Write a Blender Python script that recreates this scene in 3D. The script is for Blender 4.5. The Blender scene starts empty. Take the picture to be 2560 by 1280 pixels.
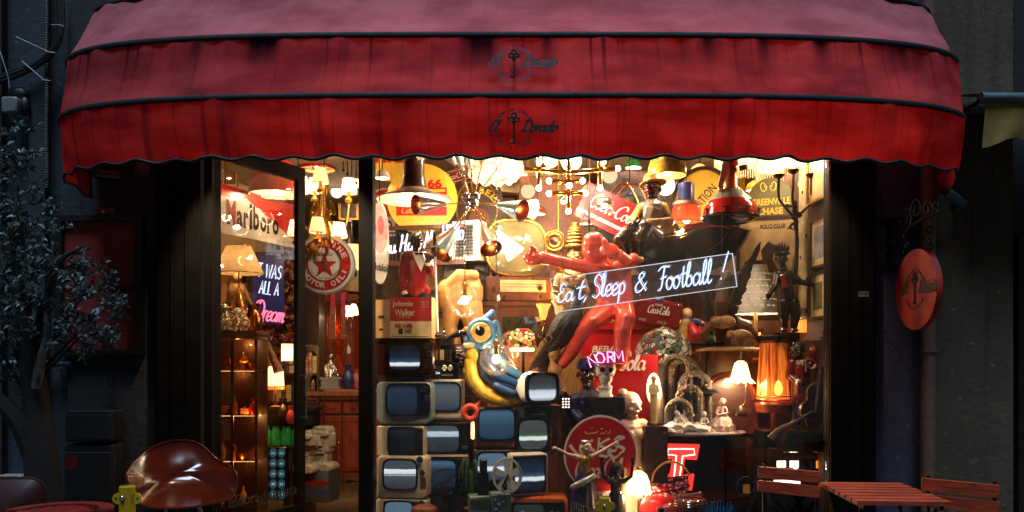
import bpy, math, random
from mathutils import Vector, Matrix, Euler
from mathutils.bvhtree import BVHTree
PI = math.pi
R = math.radians
random.seed(7)
scene = bpy.context.scene
col = scene.collection
rnd = random.uniform
CAM_D, FPX, CX, HY, CZ = 5.0, 2000.0, 1280.0, 895.0, 1.43

def K(y): return (CAM_D + y) / FPX          # metres covered by one unit of drawing at depth y
def P(px, py, y): return Vector(((px - CX) * K(y), y, CZ + (HY - py) * K(y)))
def lin(c):
    c /= 255.0
    return c / 12.92 if c <= .04045 else ((c + .055) / 1.055) ** 2.4
def rgb(t): return (lin(t[0]), lin(t[1]), lin(t[2]), 1)

# ------------------------------------------------------------------ materials
MATS = {}
def nodes(name):
    m = bpy.data.materials.new(name); m.use_nodes = True
    n = m.node_tree.nodes; n.clear()
    return m, n, m.node_tree.links
def mk(name, color, rough=.5, metal=0, var=.25, scale=30, bump=.15, em=0, emc=None, coat=0, trans=0, dark=None):
    """plain surface with noise variation in colour, roughness and relief"""
    m, n, l = nodes(name)
    out = n.new('ShaderNodeOutputMaterial'); b = n.new('ShaderNodeBsdfPrincipled')
    tc = n.new('ShaderNodeTexCoord'); nz = n.new('ShaderNodeTexNoise')
    nz.inputs['Scale'].default_value = scale; nz.inputs['Detail'].default_value = 5
    l.new(tc.outputs['Object'], nz.inputs['Vector'])
    mx = n.new('ShaderNodeMix'); mx.data_type = 'RGBA'
    c = rgb(color); d = rgb(dark) if dark else tuple(x * (1 - var * 1.6) for x in c[:3]) + (1,)
    e = tuple(min(1, x * (1 + var * .6)) for x in c[:3]) + (1,)
    mr = n.new('ShaderNodeMapRange'); mr.inputs['From Min'].default_value = .32; mr.inputs['From Max'].default_value = .68
    l.new(nz.outputs['Fac'], mr.inputs['Value']); l.new(mr.outputs['Result'], mx.inputs['Factor'])
    mx.inputs['A'].default_value = d; mx.inputs['B'].default_value = e
    l.new(mx.outputs['Result'], b.inputs['Base Color'])
    b.inputs['Metallic'].default_value = metal
    rr_ = n.new('ShaderNodeMapRange'); rr_.inputs['To Min'].default_value = max(.03, rough * .8); rr_.inputs['To Max'].default_value = min(1, rough * 1.25)
    l.new(nz.outputs['Fac'], rr_.inputs['Value']); l.new(rr_.outputs['Result'], b.inputs['Roughness'])
    if bump:
        bp = n.new('ShaderNodeBump'); bp.inputs['Strength'].default_value = bump; bp.inputs['Distance'].default_value = .003
        l.new(nz.outputs['Fac'], bp.inputs['Height']); l.new(bp.outputs['Normal'], b.inputs['Normal'])
    if coat: b.inputs['Coat Weight'].default_value = coat; b.inputs['Coat Roughness'].default_value = .08
    if em:
        b.inputs['Emission Strength'].default_value = em
        b.inputs['Emission Color'].default_value = rgb(emc or color)
    sh = b.outputs[0]
    if trans:
        t = n.new('ShaderNodeBsdfTranslucent'); l.new(mx.outputs['Result'], t.inputs['Color'])
        ms = n.new('ShaderNodeMixShader'); ms.inputs[0].default_value = trans
        l.new(sh, ms.inputs[1]); l.new(t.outputs[0], ms.inputs[2]); sh = ms.outputs[0]
    l.new(sh, out.inputs['Surface'])
    MATS[name] = m
    return m
def emit(name, color, s):
    m, n, l = nodes(name)
    out = n.new('ShaderNodeOutputMaterial'); e = n.new('ShaderNodeEmission')
    e.inputs[0].default_value = rgb(color); e.inputs[1].default_value = s
    l.new(e.outputs[0], out.inputs['Surface'])
    m.cycles.emission_sampling = 'AUTO' if 'neon' in name or 'lit' in name else 'NONE'
    MATS[name] = m
def glass(name, tint=(255, 255, 255), refl=.06, rough=.0, op=0, opc=(200, 200, 200), fres=True, dust=0):
    """thin glass: transparent with a Fresnel reflection, optionally a little haze"""
    m, n, l = nodes(name)
    out = n.new('ShaderNodeOutputMaterial')
    t = n.new('ShaderNodeBsdfTransparent'); t.inputs[0].default_value = rgb(tint)
    g = n.new('ShaderNodeBsdfGlossy'); g.inputs['Roughness'].default_value = rough
    a = n.new('ShaderNodeMixShader')
    if fres:
        lw = n.new('ShaderNodeLayerWeight'); lw.inputs['Blend'].default_value = .25
        mr = n.new('ShaderNodeMapRange'); mr.inputs['To Min'].default_value = refl; mr.inputs['To Max'].default_value = min(1, refl + .3)
        l.new(lw.outputs['Fresnel'], mr.inputs['Value']); l.new(mr.outputs['Result'], a.inputs[0])
    else: a.inputs[0].default_value = refl
    l.new(t.outputs[0], a.inputs[1]); l.new(g.outputs[0], a.inputs[2]); sh = a.outputs[0]
    if op:
        d = n.new('ShaderNodeBsdfDiffuse'); d.inputs[0].default_value = rgb(opc)
        b = n.new('ShaderNodeMixShader'); b.inputs[0].default_value = op
        l.new(sh, b.inputs[1]); l.new(d.outputs[0], b.inputs[2]); sh = b.outputs[0]
    if dust:
        d = n.new('ShaderNodeBsdfDiffuse'); d.inputs[0].default_value = (.8, .8, .82, 1); tc = n.new('ShaderNodeTexCoord'); mp = n.new('ShaderNodeMapping'); mp.inputs['Scale'].default_value = (1, 1, .3); l.new(tc.outputs['Object'], mp.inputs[0])
        z = n.new('ShaderNodeTexNoise'); z.inputs['Scale'].default_value = 4; z.inputs['Detail'].default_value = 8; l.new(mp.outputs[0], z.inputs['Vector']); r_ = n.new('ShaderNodeMapRange'); r_.inputs['From Min'].default_value = .4; r_.inputs['From Max'].default_value = .75; r_.inputs['To Max'].default_value = dust * 3; l.new(z.outputs['Fac'], r_.inputs['Value'])
        b = n.new('ShaderNodeMixShader'); l.new(r_.outputs['Result'], b.inputs[0]); l.new(sh, b.inputs[1]); l.new(d.outputs[0], b.inputs[2]); sh = b.outputs[0]
    l.new(sh, out.inputs['Surface'])
    MATS[name] = m
def wood(name, c1, c2, rough=.4, scale=14, stretch=(1, 1, .12), coat=.2):
    m, n, l = nodes(name)
    out = n.new('ShaderNodeOutputMaterial'); b = n.new('ShaderNodeBsdfPrincipled')
    tc = n.new('ShaderNodeTexCoord'); mp = n.new('ShaderNodeMapping'); mp.inputs['Scale'].default_value = stretch
    nz = n.new('ShaderNodeTexNoise'); nz.inputs['Scale'].default_value = scale * 4; nz.inputs['Detail'].default_value = 6; nz.inputs['Distortion'].default_value = 1.2
    l.new(tc.outputs['Object'], mp.inputs[0]); l.new(mp.outputs[0], nz.inputs['Vector'])
    cr = n.new('ShaderNodeValToRGB'); cr.color_ramp.elements[0].position = .3; cr.color_ramp.elements[1].position = .7
    cr.color_ramp.elements[0].color = rgb(c1); cr.color_ramp.elements[1].color = rgb(c2)
    l.new(nz.outputs['Fac'], cr.inputs[0]); l.new(cr.outputs[0], b.inputs['Base Color'])
    b.inputs['Roughness'].default_value = rough; b.inputs['Coat Weight'].default_value = coat
    bp = n.new('ShaderNodeBump'); bp.inputs['Strength'].default_value = .2; bp.inputs['Distance'].default_value = .002
    l.new(nz.outputs['Fac'], bp.inputs['Height']); l.new(bp.outputs[0], b.inputs['Normal'])
    l.new(b.outputs[0], out.inputs['Surface'])
    MATS[name] = m
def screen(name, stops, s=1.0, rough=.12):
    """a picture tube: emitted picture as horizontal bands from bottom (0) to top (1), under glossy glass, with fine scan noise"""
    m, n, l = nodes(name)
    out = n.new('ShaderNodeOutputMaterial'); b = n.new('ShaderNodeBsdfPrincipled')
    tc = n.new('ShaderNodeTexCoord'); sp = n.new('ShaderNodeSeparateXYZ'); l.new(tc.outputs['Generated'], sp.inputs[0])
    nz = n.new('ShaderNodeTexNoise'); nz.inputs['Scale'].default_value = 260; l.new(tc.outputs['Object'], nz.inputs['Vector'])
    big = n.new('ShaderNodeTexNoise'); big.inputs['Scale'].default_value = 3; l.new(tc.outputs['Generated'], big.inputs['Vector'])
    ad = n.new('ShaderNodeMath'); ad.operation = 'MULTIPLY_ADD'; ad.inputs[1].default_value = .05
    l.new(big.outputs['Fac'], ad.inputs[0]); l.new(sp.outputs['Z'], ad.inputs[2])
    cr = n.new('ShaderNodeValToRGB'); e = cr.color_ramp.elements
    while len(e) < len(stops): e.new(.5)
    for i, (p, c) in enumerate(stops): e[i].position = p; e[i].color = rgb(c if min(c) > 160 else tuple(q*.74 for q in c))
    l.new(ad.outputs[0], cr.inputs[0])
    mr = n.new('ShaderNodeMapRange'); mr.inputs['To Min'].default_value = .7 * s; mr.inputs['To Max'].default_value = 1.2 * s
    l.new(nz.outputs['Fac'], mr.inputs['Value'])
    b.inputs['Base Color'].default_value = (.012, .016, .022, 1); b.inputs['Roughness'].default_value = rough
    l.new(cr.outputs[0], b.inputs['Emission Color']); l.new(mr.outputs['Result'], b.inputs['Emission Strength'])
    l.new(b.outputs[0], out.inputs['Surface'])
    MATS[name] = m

# ------------------------------------------------------------------ stroke lettering (drawn by hand as strokes)
GL = {
 'a': (.56, [[(.45,.4),(.3,.5),(.1,.42),(.02,.2),(.1,.02),(.25,.02),(.42,.2),(.48,.48)], [(.47,.45),(.43,.15),(.49,.0),(.62,.12)]]),
 'b': (.5, [[(0,.1),(.22,.6),(.3,.98),(.2,1.02),(.12,.7),(.08,.1),(.25,0),(.42,.15),(.38,.4),(.22,.45),(.12,.3)]]),
 'c': (.46, [[(.42,.38),(.3,.5),(.1,.42),(.02,.2),(.12,.0),(.3,.02),(.5,.18)]]),
 'd': (.6, [[(.45,.4),(.3,.5),(.1,.42),(.02,.2),(.1,.02),(.25,.02),(.42,.2)], [(.52,1.05),(.47,.5),(.45,.1),(.52,0),(.64,.12)]]),
 'e': (.46, [[(.05,.2),(.3,.24),(.42,.4),(.3,.5),(.12,.42),(.03,.2),(.12,.0),(.3,.0),(.5,.15)]]),
 'f': (.4, [[(.55,.9),(.45,1.05),(.3,.9),(.2,.4),(.1,-.2),(0,-.35),(-.05,-.2),(.2,.0)], [(.0,.48),(.42,.48)]]),
 'g': (.5, [[(.42,.4),(.25,.5),(.05,.3),(.15,.02),(.4,.2),(.44,.45),(.4,-.2),(.2,-.38),(.05,-.25),(.5,.1)]]),
 'h': (.52, [[(0,.1),(.25,.9),(.2,1.0),(.1,.6),(.05,0)], [(.08,.25),(.25,.5),(.36,.4),(.34,.08),(.4,0),(.54,.12)]]),
 'i': (.24, [[(.1,.48),(.06,.1),(.12,0),(.26,.12)], [(.12,.7),(.13,.74)]]),
 'l': (.32, [[(0,.1),(.22,.5),(.3,.95),(.22,1.05),(.14,.85),(.1,.2),(.18,0),(.36,.12)]]),
 'm': (.66, [[(0,.45),(.08,.48),(.06,0)],[(.08,.25),(.22,.5),(.3,.42),(.28,0)],[(.3,.25),(.44,.5),(.54,.42),(.52,.08),(.58,0),(.7,.12)]]),
 'n': (.5, [[(0,.45),(.08,.48),(.06,0)],[(.08,.25),(.25,.5),(.36,.42),(.34,.08),(.4,0),(.52,.12)]]),
 'o': (.46, [[(.25,.5),(.08,.42),(.02,.2),(.12,0),(.3,.02),(.42,.25),(.38,.45),(.25,.5),(.36,.4),(.5,.42)]]),
 'p': (.46, [[(.1,.45),(.05,0),(0,-.4)],[(.08,.3),(.25,.5),(.42,.4),(.4,.12),(.22,0),(.06,.1)]]),
 'r': (.4, [[(0,.35),(.12,.5),(.14,.35),(.1,0)],[(.12,.3),(.25,.5),(.4,.46)]]),
 't': (.34, [[(.22,.9),(.15,.3),(.2,0),(.36,.1)],[(0,.55),(.36,.58)]]),
 'u': (.5, [[(.05,.48),(.02,.15),(.15,0),(.32,.12),(.4,.45)],[(.4,.48),(.38,.1),(.44,0),(.54,.12)]]),
 'w': (.62, [[(.02,.45),(.05,.1),(.18,0),(.28,.2),(.3,.45)],[(.3,.4),(.32,.1),(.44,0),(.56,.25),(.55,.5),(.66,.42)]]),
 'y': (.5, [[(.05,.48),(.05,.15),(.2,.05),(.36,.2),(.42,.48)],[(.42,.45),(.36,-.2),(.18,-.38),(.05,-.25),(.5,.12)]]),
 'A': (.8, [[(0,0),(.3,.6),(.55,1.05)],[(.55,1.05),(.6,.5),(.66,0)],[(.2,.4),(.64,.4)]]),
 'C': (.68, [[(.75,.75),(.72,.95),(.5,1.05),(.2,.85),(.05,.45),(.15,.08),(.4,-.02),(.7,.2)]]),
 'D': (.88, [[(.36,.95),(.26,.5),(.16,.06),(.03,.06),(.2,.13),(.5,.0),(.8,.25),(.85,.65),(.6,.98),(.25,1.0),(.0,.85)]]),
 'E': (.62, [[(.65,.85),(.5,1.02),(.25,.92),(.22,.65),(.42,.55)],[(.42,.55),(.12,.45),(.05,.15),(.25,-.02),(.6,.15)]]),
 'F': (.58, [[(.05,.85),(.3,1.0),(.8,.98)],[(.45,.98),(.35,.5),(.25,.05),(.05,.0)],[(.2,.5),(.6,.55)]]),
 'H': (.8, [[(.15,.9),(.25,1.0),(.15,.4),(.05,0)],[(.7,1.05),(.6,.5),(.55,.05),(.7,.05)],[(.1,.5),(.65,.52)]]),
 'M': (.95, [[(0,0),(.15,.5),(.25,1.0)],[(.25,1.0),(.38,.3)],[(.38,.3),(.7,1.03)],[(.7,1.03),(.72,.3),(.8,0),(.95,.1)]]),
 'S': (.58, [[(.0,.1),(.25,-.02),(.5,.2),(.45,.45),(.2,.6),(.18,.85),(.42,1.03),(.65,.88),(.6,.75)]]),
 '&': (.75, [[(.72,.03),(.4,.5),(.25,.8),(.38,1.02),(.52,.85),(.12,.35),(.2,.02),(.45,.08),(.68,.45)]]),
 '!': (.3, [[(.28,1.08),(.14,.3)],[(.09,.06),(.1,.0)]]), ',': (.22, [[(.1,.05),(.04,-.18)]]), '-': (.3, [[(.02,.27),(.26,.3)]]),
 ' ': (.35, []), "'": (.15, [[(.1,1.0),(.06,.82)]]),
}
BLK = {
 'I': (.2, [[(.1,0),(.1,1)]]), 'T': (.6, [[(0,1),(.6,1)],[(.3,1),(.3,0)]]), 'W': (.85, [[(0,1),(.2,0),(.42,.9),(.64,0),(.85,1)]]),
 'A': (.65, [[(0,0),(.32,1),(.65,0)],[(.12,.38),(.52,.38)]]), 'S': (.55, [[(.55,.85),(.3,1),(.05,.8),(.15,.55),(.45,.45),(.55,.2),(.3,0),(0,.15)]]),
 'L': (.5, [[(0,1),(0,0),(.5,0)]]), 'N': (.6, [[(0,0),(0,1),(.6,0),(.6,1)]]), 'O': (.7, [[(.35,1),(.05,.75),(.05,.25),(.35,0),(.65,.25),(.65,.75),(.35,1)]]),
 'R': (.6, [[(0,0),(0,1),(.45,.95),(.55,.72),(.4,.52),(0,.5)],[(.25,.5),(.6,0)]]), 'M': (.8, [[(0,0),(.05,1),(.4,.3),(.75,1),(.8,0)]]), ' ': (.3, []),
}
def crom(pts, n=6):
    if len(pts) < 3: return [Vector(p) for p in pts]
    q = [Vector(p) for p in pts]; q = [q[0] * 2 - q[1]] + q + [q[-1] * 2 - q[-2]]
    o = []
    for i in range(1, len(q) - 2):
        a, b, c, d = q[i-1], q[i], q[i+1], q[i+2]
        for k in range(n):
            t = k / n
            o.append(.5 * ((2*b) + (c-a)*t + (2*a-5*b+4*c-d)*t*t + (3*b-a-3*c+d)*t*t*t))
    o.append(q[-2]); return o
def strokes(s, font=None, slant=.25, gap=.06, smooth=True):
    font = font or GL; x = 0; out = []
    for ch in s:
        adv, st = font.get(ch, font[' '])
        for k in st:
            pts = crom(k) if smooth else [Vector(p) for p in k]
            out.append([(x + p[0] + slant * p[1], p[1]) for p in pts])
        x += adv + gap
    return out, x
_tc = {}
def text_poly(s, bold=0.0, shear=0.0):
    key = (s, bold, shear)
    if key in _tc: return _tc[key]
    cu = bpy.data.curves.new('lettering', 'FONT'); cu.body = s; cu.size = 1; cu.resolution_u = 3; cu.offset = bold; cu.shear = shear
    ob = bpy.data.objects.new('lettering', cu); col.objects.link(ob)
    dg = bpy.context.evaluated_depsgraph_get(); dg.update()
    me = bpy.data.meshes.new_from_object(ob.evaluated_get(dg))
    v = [(a.co.x, a.co.y) for a in me.vertices]; f = [tuple(p.vertices) for p in me.polygons]
    bpy.data.objects.remove(ob); bpy.data.curves.remove(cu); bpy.data.meshes.remove(me)
    _tc[key] = (v, f); return v, f

# ------------------------------------------------------------------ outlines (in the x-z plane)
def rr(x0, x1, z0, z1, r, n=4):
    o = []
    for cx, cz, a in ((x1-r, z1-r, 0), (x0+r, z1-r, 90), (x0+r, z0+r, 180), (x1-r, z0+r, 270)):
        for i in range(n + 1):
            t = R(a + 90 * i / n); o.append((cx + r * math.cos(t), cz + r * math.sin(t)))
    return o
def se(cx, cz, a, b, e=2.0, n=40):
    o = []
    for i in range(n):
        t = 2 * PI * i / n; c, s = math.cos(t), math.sin(t)
        o.append((cx + a * math.copysign(abs(c) ** (2/e), c), cz + b * math.copysign(abs(s) ** (2/e), s)))
    return o
def star(cx, cz, r, r2, n=5, rot=90):
    return [(cx + (r if i % 2 == 0 else r2) * math.cos(R(rot) + PI * i / n), cz + (r if i % 2 == 0 else r2) * math.sin(R(rot) + PI * i / n)) for i in range(2 * n)]

class MB:
    def __init__(s, mat=None):
        s.v = []; s.f = []; s.mi = []; s.mats = []; s.cur = 0; s.M = None
        if mat: s.mat(mat)
    def mat(s, m):
        if m not in s.mats: s.mats.append(m)
        s.cur = s.mats.index(m); return s
    def at(s, loc=(0, 0, 0), rx=0, ry=0, rz=0, sc=1):
        s.M = Matrix.Translation(loc) @ Euler((R(rx), R(ry), R(rz))).to_matrix().to_4x4() @ Matrix.Scale(sc, 4); return s
    def home(s): s.M = None; return s
    def add(s, vs, fs):
        b = len(s.v)
        for p in vs:
            p = Vector(p); s.v.append(s.M @ p if s.M else p)
        for f in fs: s.f.append(tuple(i + b for i in f)); s.mi.append(s.cur)
        return s
    def box(s, x0, x1, y0, y1, z0, z1, bev=0):
        if bev: return s.prism(rr(x0, x1, z0, z1, bev, 3), y0, y1, edge=bev * .6)
        return s.add([(x0,y0,z0),(x1,y0,z0),(x1,y1,z0),(x0,y1,z0),(x0,y0,z1),(x1,y0,z1),(x1,y1,z1),(x0,y1,z1)],
                     [(0,1,5,4),(1,2,6,5),(2,3,7,6),(3,0,4,7),(4,5,6,7),(3,2,1,0)])
    def prism(s, o, y0, y1, sc=1, edge=0, c=None):
        n = len(o); cx = c[0] if c else sum(p[0] for p in o) / n; cz = c[1] if c else sum(p[1] for p in o) / n
        hw = max(max(abs(p[0]-cx), abs(p[1]-cz)) for p in o) or 1
        rings = []
        k0 = 1 - edge / hw
        if edge: rings.append((y0, k0)); rings.append((y0 + edge, 1))
        else: rings.append((y0, 1))
        if edge: rings.append((y1 - edge, sc)); rings.append((y1, sc * k0))
        else: rings.append((y1, sc))
        vs = [(cx + (p[0]-cx)*k, y, cz + (p[1]-cz)*k) for y, k in rings for p in o]; fs = []
        for r_ in range(len(rings) - 1):
            for i in range(n):
                j = (i + 1) % n; fs.append((r_*n+i, (r_+1)*n+i, (r_+1)*n+j, r_*n+j))
        fs.append(tuple(range(n))); fs.append(tuple(range((len(rings)-1)*n + n-1, (len(rings)-1)*n - 1, -1)))
        return s.add(vs, fs)
    def face(s, o, y):
        return s.add([(p[0], y, p[1]) for p in o], [tuple(range(len(o)))])
    def ring(s, o, i_, y0, y1):
        n = len(o); vs = [(p[0], y0, p[1]) for p in o] + [(p[0], y0, p[1]) for p in i_] + [(p[0], y1, p[1]) for p in o] + [(p[0], y1, p[1]) for p in i_]
        fs = []
        for i in range(n):
            j = (i + 1) % n
            fs += [(i, j, n+j, n+i), (2*n+i, 3*n+i, 3*n+j, 2*n+j), (i, 2*n+i, 2*n+j, j), (n+i, n+j, 3*n+j, 3*n+i)]
        return s.add(vs, fs)
    def dome(s, o, y, bulge, rings=5):
        n = len(o); cx = sum(p[0] for p in o) / n; cz = sum(p[1] for p in o) / n; vs = []; fs = []
        for r_ in range(rings):
            t = 1 - r_ / rings
            vs += [(cx + (p[0]-cx)*t, y - bulge * (1 - t*t), cz + (p[1]-cz)*t) for p in o]
        vs.append((cx, y - bulge, cz))
        for r_ in range(rings - 1):
            for i in range(n):
                j = (i + 1) % n; fs.append((r_*n+i, r_*n+j, (r_+1)*n+j, (r_+1)*n+i))
        b = (rings - 1) * n
        for i in range(n): fs.append((b+i, b+(i+1) % n, len(vs)-1))
        return s.add(vs, fs)
    def tube(s, pts, r, n=8, closed=False, caps=True, flat=1.0):
        p = [Vector(q) for q in pts]; m = len(p)
        rs = r if isinstance(r, (list, tuple)) else [r] * m
        vs = []; fs = []; up = None
        for i in range(m):
            if closed: t = p[(i+1) % m] - p[i-1]
            else: t = p[min(i+1, m-1)] - p[max(i-1, 0)]
            if t.length < 1e-9: t = Vector((0, 0, 1))
            t.normalize()
            if up is None:
                up = Vector((0, 1, 0)) if abs(t.y) < .9 else Vector((1, 0, 0))
            u = up - t * up.dot(t)
            if u.length < 1e-6: u = t.orthogonal()
            u.normalize(); w = t.cross(u); up = u
            for k in range(n):
                a = 2 * PI * k / n; vs.append(p[i] + (u * math.cos(a) * flat + w * math.sin(a)) * rs[i])
        for i in range(m if closed else m - 1):
            j = (i + 1) % m
            for k in range(n):
                l_ = (k + 1) % n; fs.append((i*n+k, i*n+l_, j*n+l_, j*n+k))
        if caps and not closed:
            fs.append(tuple(range(n-1, -1, -1))); fs.append(tuple(range((m-1)*n, m*n)))
        return s.add(vs, fs)
    def cyl(s, a, b, r0, r1=None, n=14, caps=True):
        return s.tube([a, b], [r0, r0 if r1 is None else r1], n, caps=caps)
    def limb(s, pts, rs, n=10):
        """tapered limb closed by round joints"""
        if not isinstance(rs, (list, tuple)): rs = [rs] * len(pts)
        s.tube(pts, list(rs), n)
        for p, r in zip(pts, rs): s.ball(p, r * 1.0, 8)
        return s
    def ball(s, c, r, n=12):
        if not isinstance(r, (list, tuple)): r = (r, r, r)
        h = max(4, n // 2 + 1); vs = [(c[0], c[1], c[2] - r[2])]; fs = []
        for i in range(1, h):
            t = -PI/2 + PI * i / h
            for k in range(n):
                a = 2 * PI * k / n; vs.append((c[0] + r[0]*math.cos(t)*math.cos(a), c[1] + r[1]*math.cos(t)*math.sin(a), c[2] + r[2]*math.sin(t)))
        vs.append((c[0], c[1], c[2] + r[2])); e = len(vs) - 1
        for k in range(n):
            l_ = (k+1) % n; fs.append((0, 1+l_, 1+k)); fs.append((e, e-n+k, e-n+l_))
        for i in range(h - 2):
            for k in range(n):
                l_ = (k+1) % n; b = 1 + i*n; fs.append((b+k, b+l_, b+n+l_, b+n+k))
        return s.add(vs, fs)
    def lathe(s, prof, c=(0, 0, 0), n=24, sx=1, sy=1, wob=None, caps=False):
        vs = []; fs = []; m = len(prof)
        for i, (r, z) in enumerate(prof):
            for k in range(n):
                a = 2 * PI * k / n; q = wob(a, i / max(1, m-1)) if wob else 1
                dz = 0
                if isinstance(q, tuple): q, dz = q
                vs.append((c[0] + r*q*sx*math.cos(a), c[1] + r*q*sy*math.sin(a), c[2] + z + dz))
        for i in range(m - 1):
            for k in range(n):
                l_ = (k+1) % n; fs.append((i*n+k, i*n+l_, (i+1)*n+l_, (i+1)*n+k))
        if caps: fs.append(tuple(range(n-1, -1, -1))); fs.append(tuple(range((m-1)*n, m*n)))
        return s.add(vs, fs)
    def torus(s, c, rad, r, axis='y', n=28, m=8, arc=(0, 360)):
        pts = []
        full = arc[1] - arc[0] >= 360; q = n if full else n + 1
        for i in range(q):
            a = R(arc[0] + (arc[1]-arc[0]) * i / n); x, z = rad * math.cos(a), rad * math.sin(a)
            pts.append((c[0]+x, c[1], c[2]+z) if axis == 'y' else (c[0]+x, c[1]+z, c[2]) if axis == 'z' else (c[0], c[1]+x, c[2]+z))
        return s.tube(pts, r, m, closed=full)
    def text(s, t, x, z, w=None, h=None, y=-.8, bold=0.0, shear=0.0, rot=0, mirror=False, center=True, fit=None):
        """lettering in the x-z plane, centred on (x, z), fitted to width w and height h"""
        v, f = text_poly(t, bold, shear)
        if not v: return s
        x0, x1 = min(a[0] for a in v), max(a[0] for a in v); z0, z1 = min(a[1] for a in v), max(a[1] for a in v)
        kz = (h / (z1 - z0)) if h else None; kx = (w / (x1 - x0)) if w else None
        kx = kx or kz; kz = kz or kx
        ca, sa = math.cos(R(rot)), math.sin(R(rot)); vs = []
        for a, b in v:
            a = (a - (x0+x1)/2) * kx * (-1 if mirror else 1); b = (b - (z0+z1)/2) * kz
            vs.append((x + a*ca - b*sa, y, z + a*sa + b*ca))
        return s.add(vs, f)
    def arc_text(s, t, cx, cz, r, a0, a1, h, y=-.8, bold=0.0, wk=.75, inside=False):
        """letters along a circle from angle a0 to a1 (degrees); inside=True for text read along the bottom"""
        n = len(t)
        for i, ch in enumerate(t):
            if ch == ' ': continue
            a = a0 + (a1 - a0) * (i / max(1, n - 1)); px, pz = cx + r*math.cos(R(a)), cz + r*math.sin(R(a))
            hh = h * (.75 if ch.islower() and ch not in 'bdfhkltgpq' else 1)
            s.text(ch, px, pz, h=hh, w=h * (wk * (.4 if ch in 'Iil1!.' else 1.25 if ch in 'MW' else 1)), y=y, bold=bold, rot=a + 90 if inside else a - 90)
        return s
    def script(s, t, x, z, h, w=None, wid=.1, y=-.8, slant=.25, rot=0, nib=40, gap=.0, font=None, tube=0, smooth=True, gy=0):
        """drawn strokes: flat pen ribbons, or neon tubes when tube > 0; (x, z) is the left end of the baseline"""
        st, adv = strokes(t, font, slant, gap, smooth); kx = (w / adv) if w else h
        ca, sa = math.cos(R(rot)), math.sin(R(rot)); cnt = 0
        for k in st:
            pts = [(x + a*kx*ca - b*h*sa, z + a*kx*sa + b*h*ca) for a, b in k]
            if tube:
                s.tube([(a, y + gy, b) for a, b in pts], tube, 6); continue
            vs = []; fs = []
            for i, p in enumerate(pts):
                q0, q1 = pts[max(0, i-1)], pts[min(len(pts)-1, i+1)]
                dx, dz = q1[0]-q0[0], q1[1]-q0[1]; L = math.hypot(dx, dz) or 1
                th = math.atan2(dz, dx); ww = wid * h * (.3 + .7 * abs(math.sin(th - R(nib)))) / 2
                cnt += 1; yy = y - .012 * cnt
                vs += [(p[0] - dz/L*ww, yy, p[1] + dx/L*ww), (p[0] + dz/L*ww, yy, p[1] - dx/L*ww)]
            for i in range(len(pts) - 1): fs.append((2*i, 2*i+1, 2*i+3, 2*i+2))
            s.add(vs, fs)
        return s
    def mesh(s, name, k=1.0, ang=40):
        me = bpy.data.meshes.new(name)
        me.from_pydata([tuple(p * k) for p in s.v], [], s.f)
        for m in s.mats: me.materials.append(MATS[m])
        me.polygons.foreach_set('material_index', s.mi)
        me.polygons.foreach_set('use_smooth', [True] * len(s.f))
        me.update(); me.set_sharp_from_angle(angle=R(ang))
        return me

def fuse(me, voxel, smooth=6):
    """melts the overlapping pieces of one body into a single continuous surface and carries their materials over"""
    vs = [v.co.copy() for v in me.vertices]; fs = [tuple(p.vertices) for p in me.polygons]; mi = [p.material_index for p in me.polygons]
    tr = BVHTree.FromPolygons(vs, fs)
    ob = bpy.data.objects.new('body', me); col.objects.link(ob)
    a = ob.modifiers.new('r', 'REMESH'); a.mode = 'VOXEL'; a.voxel_size = voxel
    b = ob.modifiers.new('s', 'SMOOTH'); b.iterations = smooth; b.factor = .5
    dg = bpy.context.evaluated_depsgraph_get(); dg.update()
    out = bpy.data.meshes.new_from_object(ob.evaluated_get(dg))
    bpy.data.objects.remove(ob)
    mats = list(me.materials); out.materials.clear()
    for m in mats: out.materials.append(m)
    for p in out.polygons:
        h = tr.find_nearest(p.center); p.material_index = mi[h[2]] if h[2] is not None else 0; p.use_smooth = True
    out.name = me.name; bpy.data.meshes.remove(me)
    return out

def tag(o, label=None, cat=None, group=None, kind=None):
    if label: o['label'] = label
    if cat: o['category'] = cat
    if group: o['group'] = group
    if kind: o['kind'] = kind
    return o
class Thing:
    """an Empty at the base of one thing; its parts are drawn in units of K(y) metres around it"""
    def __init__(s, name, label, cat, px, py, y, rz=0, group=None, k=None, loc=None):
        s.e = bpy.data.objects.new(name, None); col.objects.link(s.e); s.e.empty_display_size = .05
        s.px, s.py = px, py
        s.e.location = loc if loc is not None else P(px, py, y); s.e.rotation_euler = (0, 0, R(rz)); s.k = k or K(max(y, -4))
        tag(s.e, label, cat, group)
    def L(s, X, Y, w=0): return (X - s.px, w, s.py - Y)
    def LL(s, *pts): return [s.L(*p) for p in pts]
    def part(s, name, mb, parent=None, label=None, fusev=0, smooth=6, ang=40):
        me = mb.mesh(name, s.k, ang)
        if fusev: me = fuse(me, fusev * s.k, smooth)
        o = bpy.data.objects.new(name, me); col.objects.link(o); o.parent = parent or s.e
        if label: o['label'] = label
        return o
    def light(s, pos, power, r=.02, color=(255, 216, 168)):
        color = tuple(int(c + (255 - c)*.25) for c in color); pos = (pos[0], 0 if pos[1] < -11 else pos[1], pos[2]); li = bpy.data.lights.new('bulb_light', 'POINT'); li.energy = power * LG; li.shadow_soft_size = r; li.color = rgb(color)[:3]
        o = bpy.data.objects.new('bulb_light', li); col.objects.link(o); o.parent = s.e; o.location = Vector(pos) * s.k
        return o
LG, SPOT = 6.4, 46.0
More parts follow.
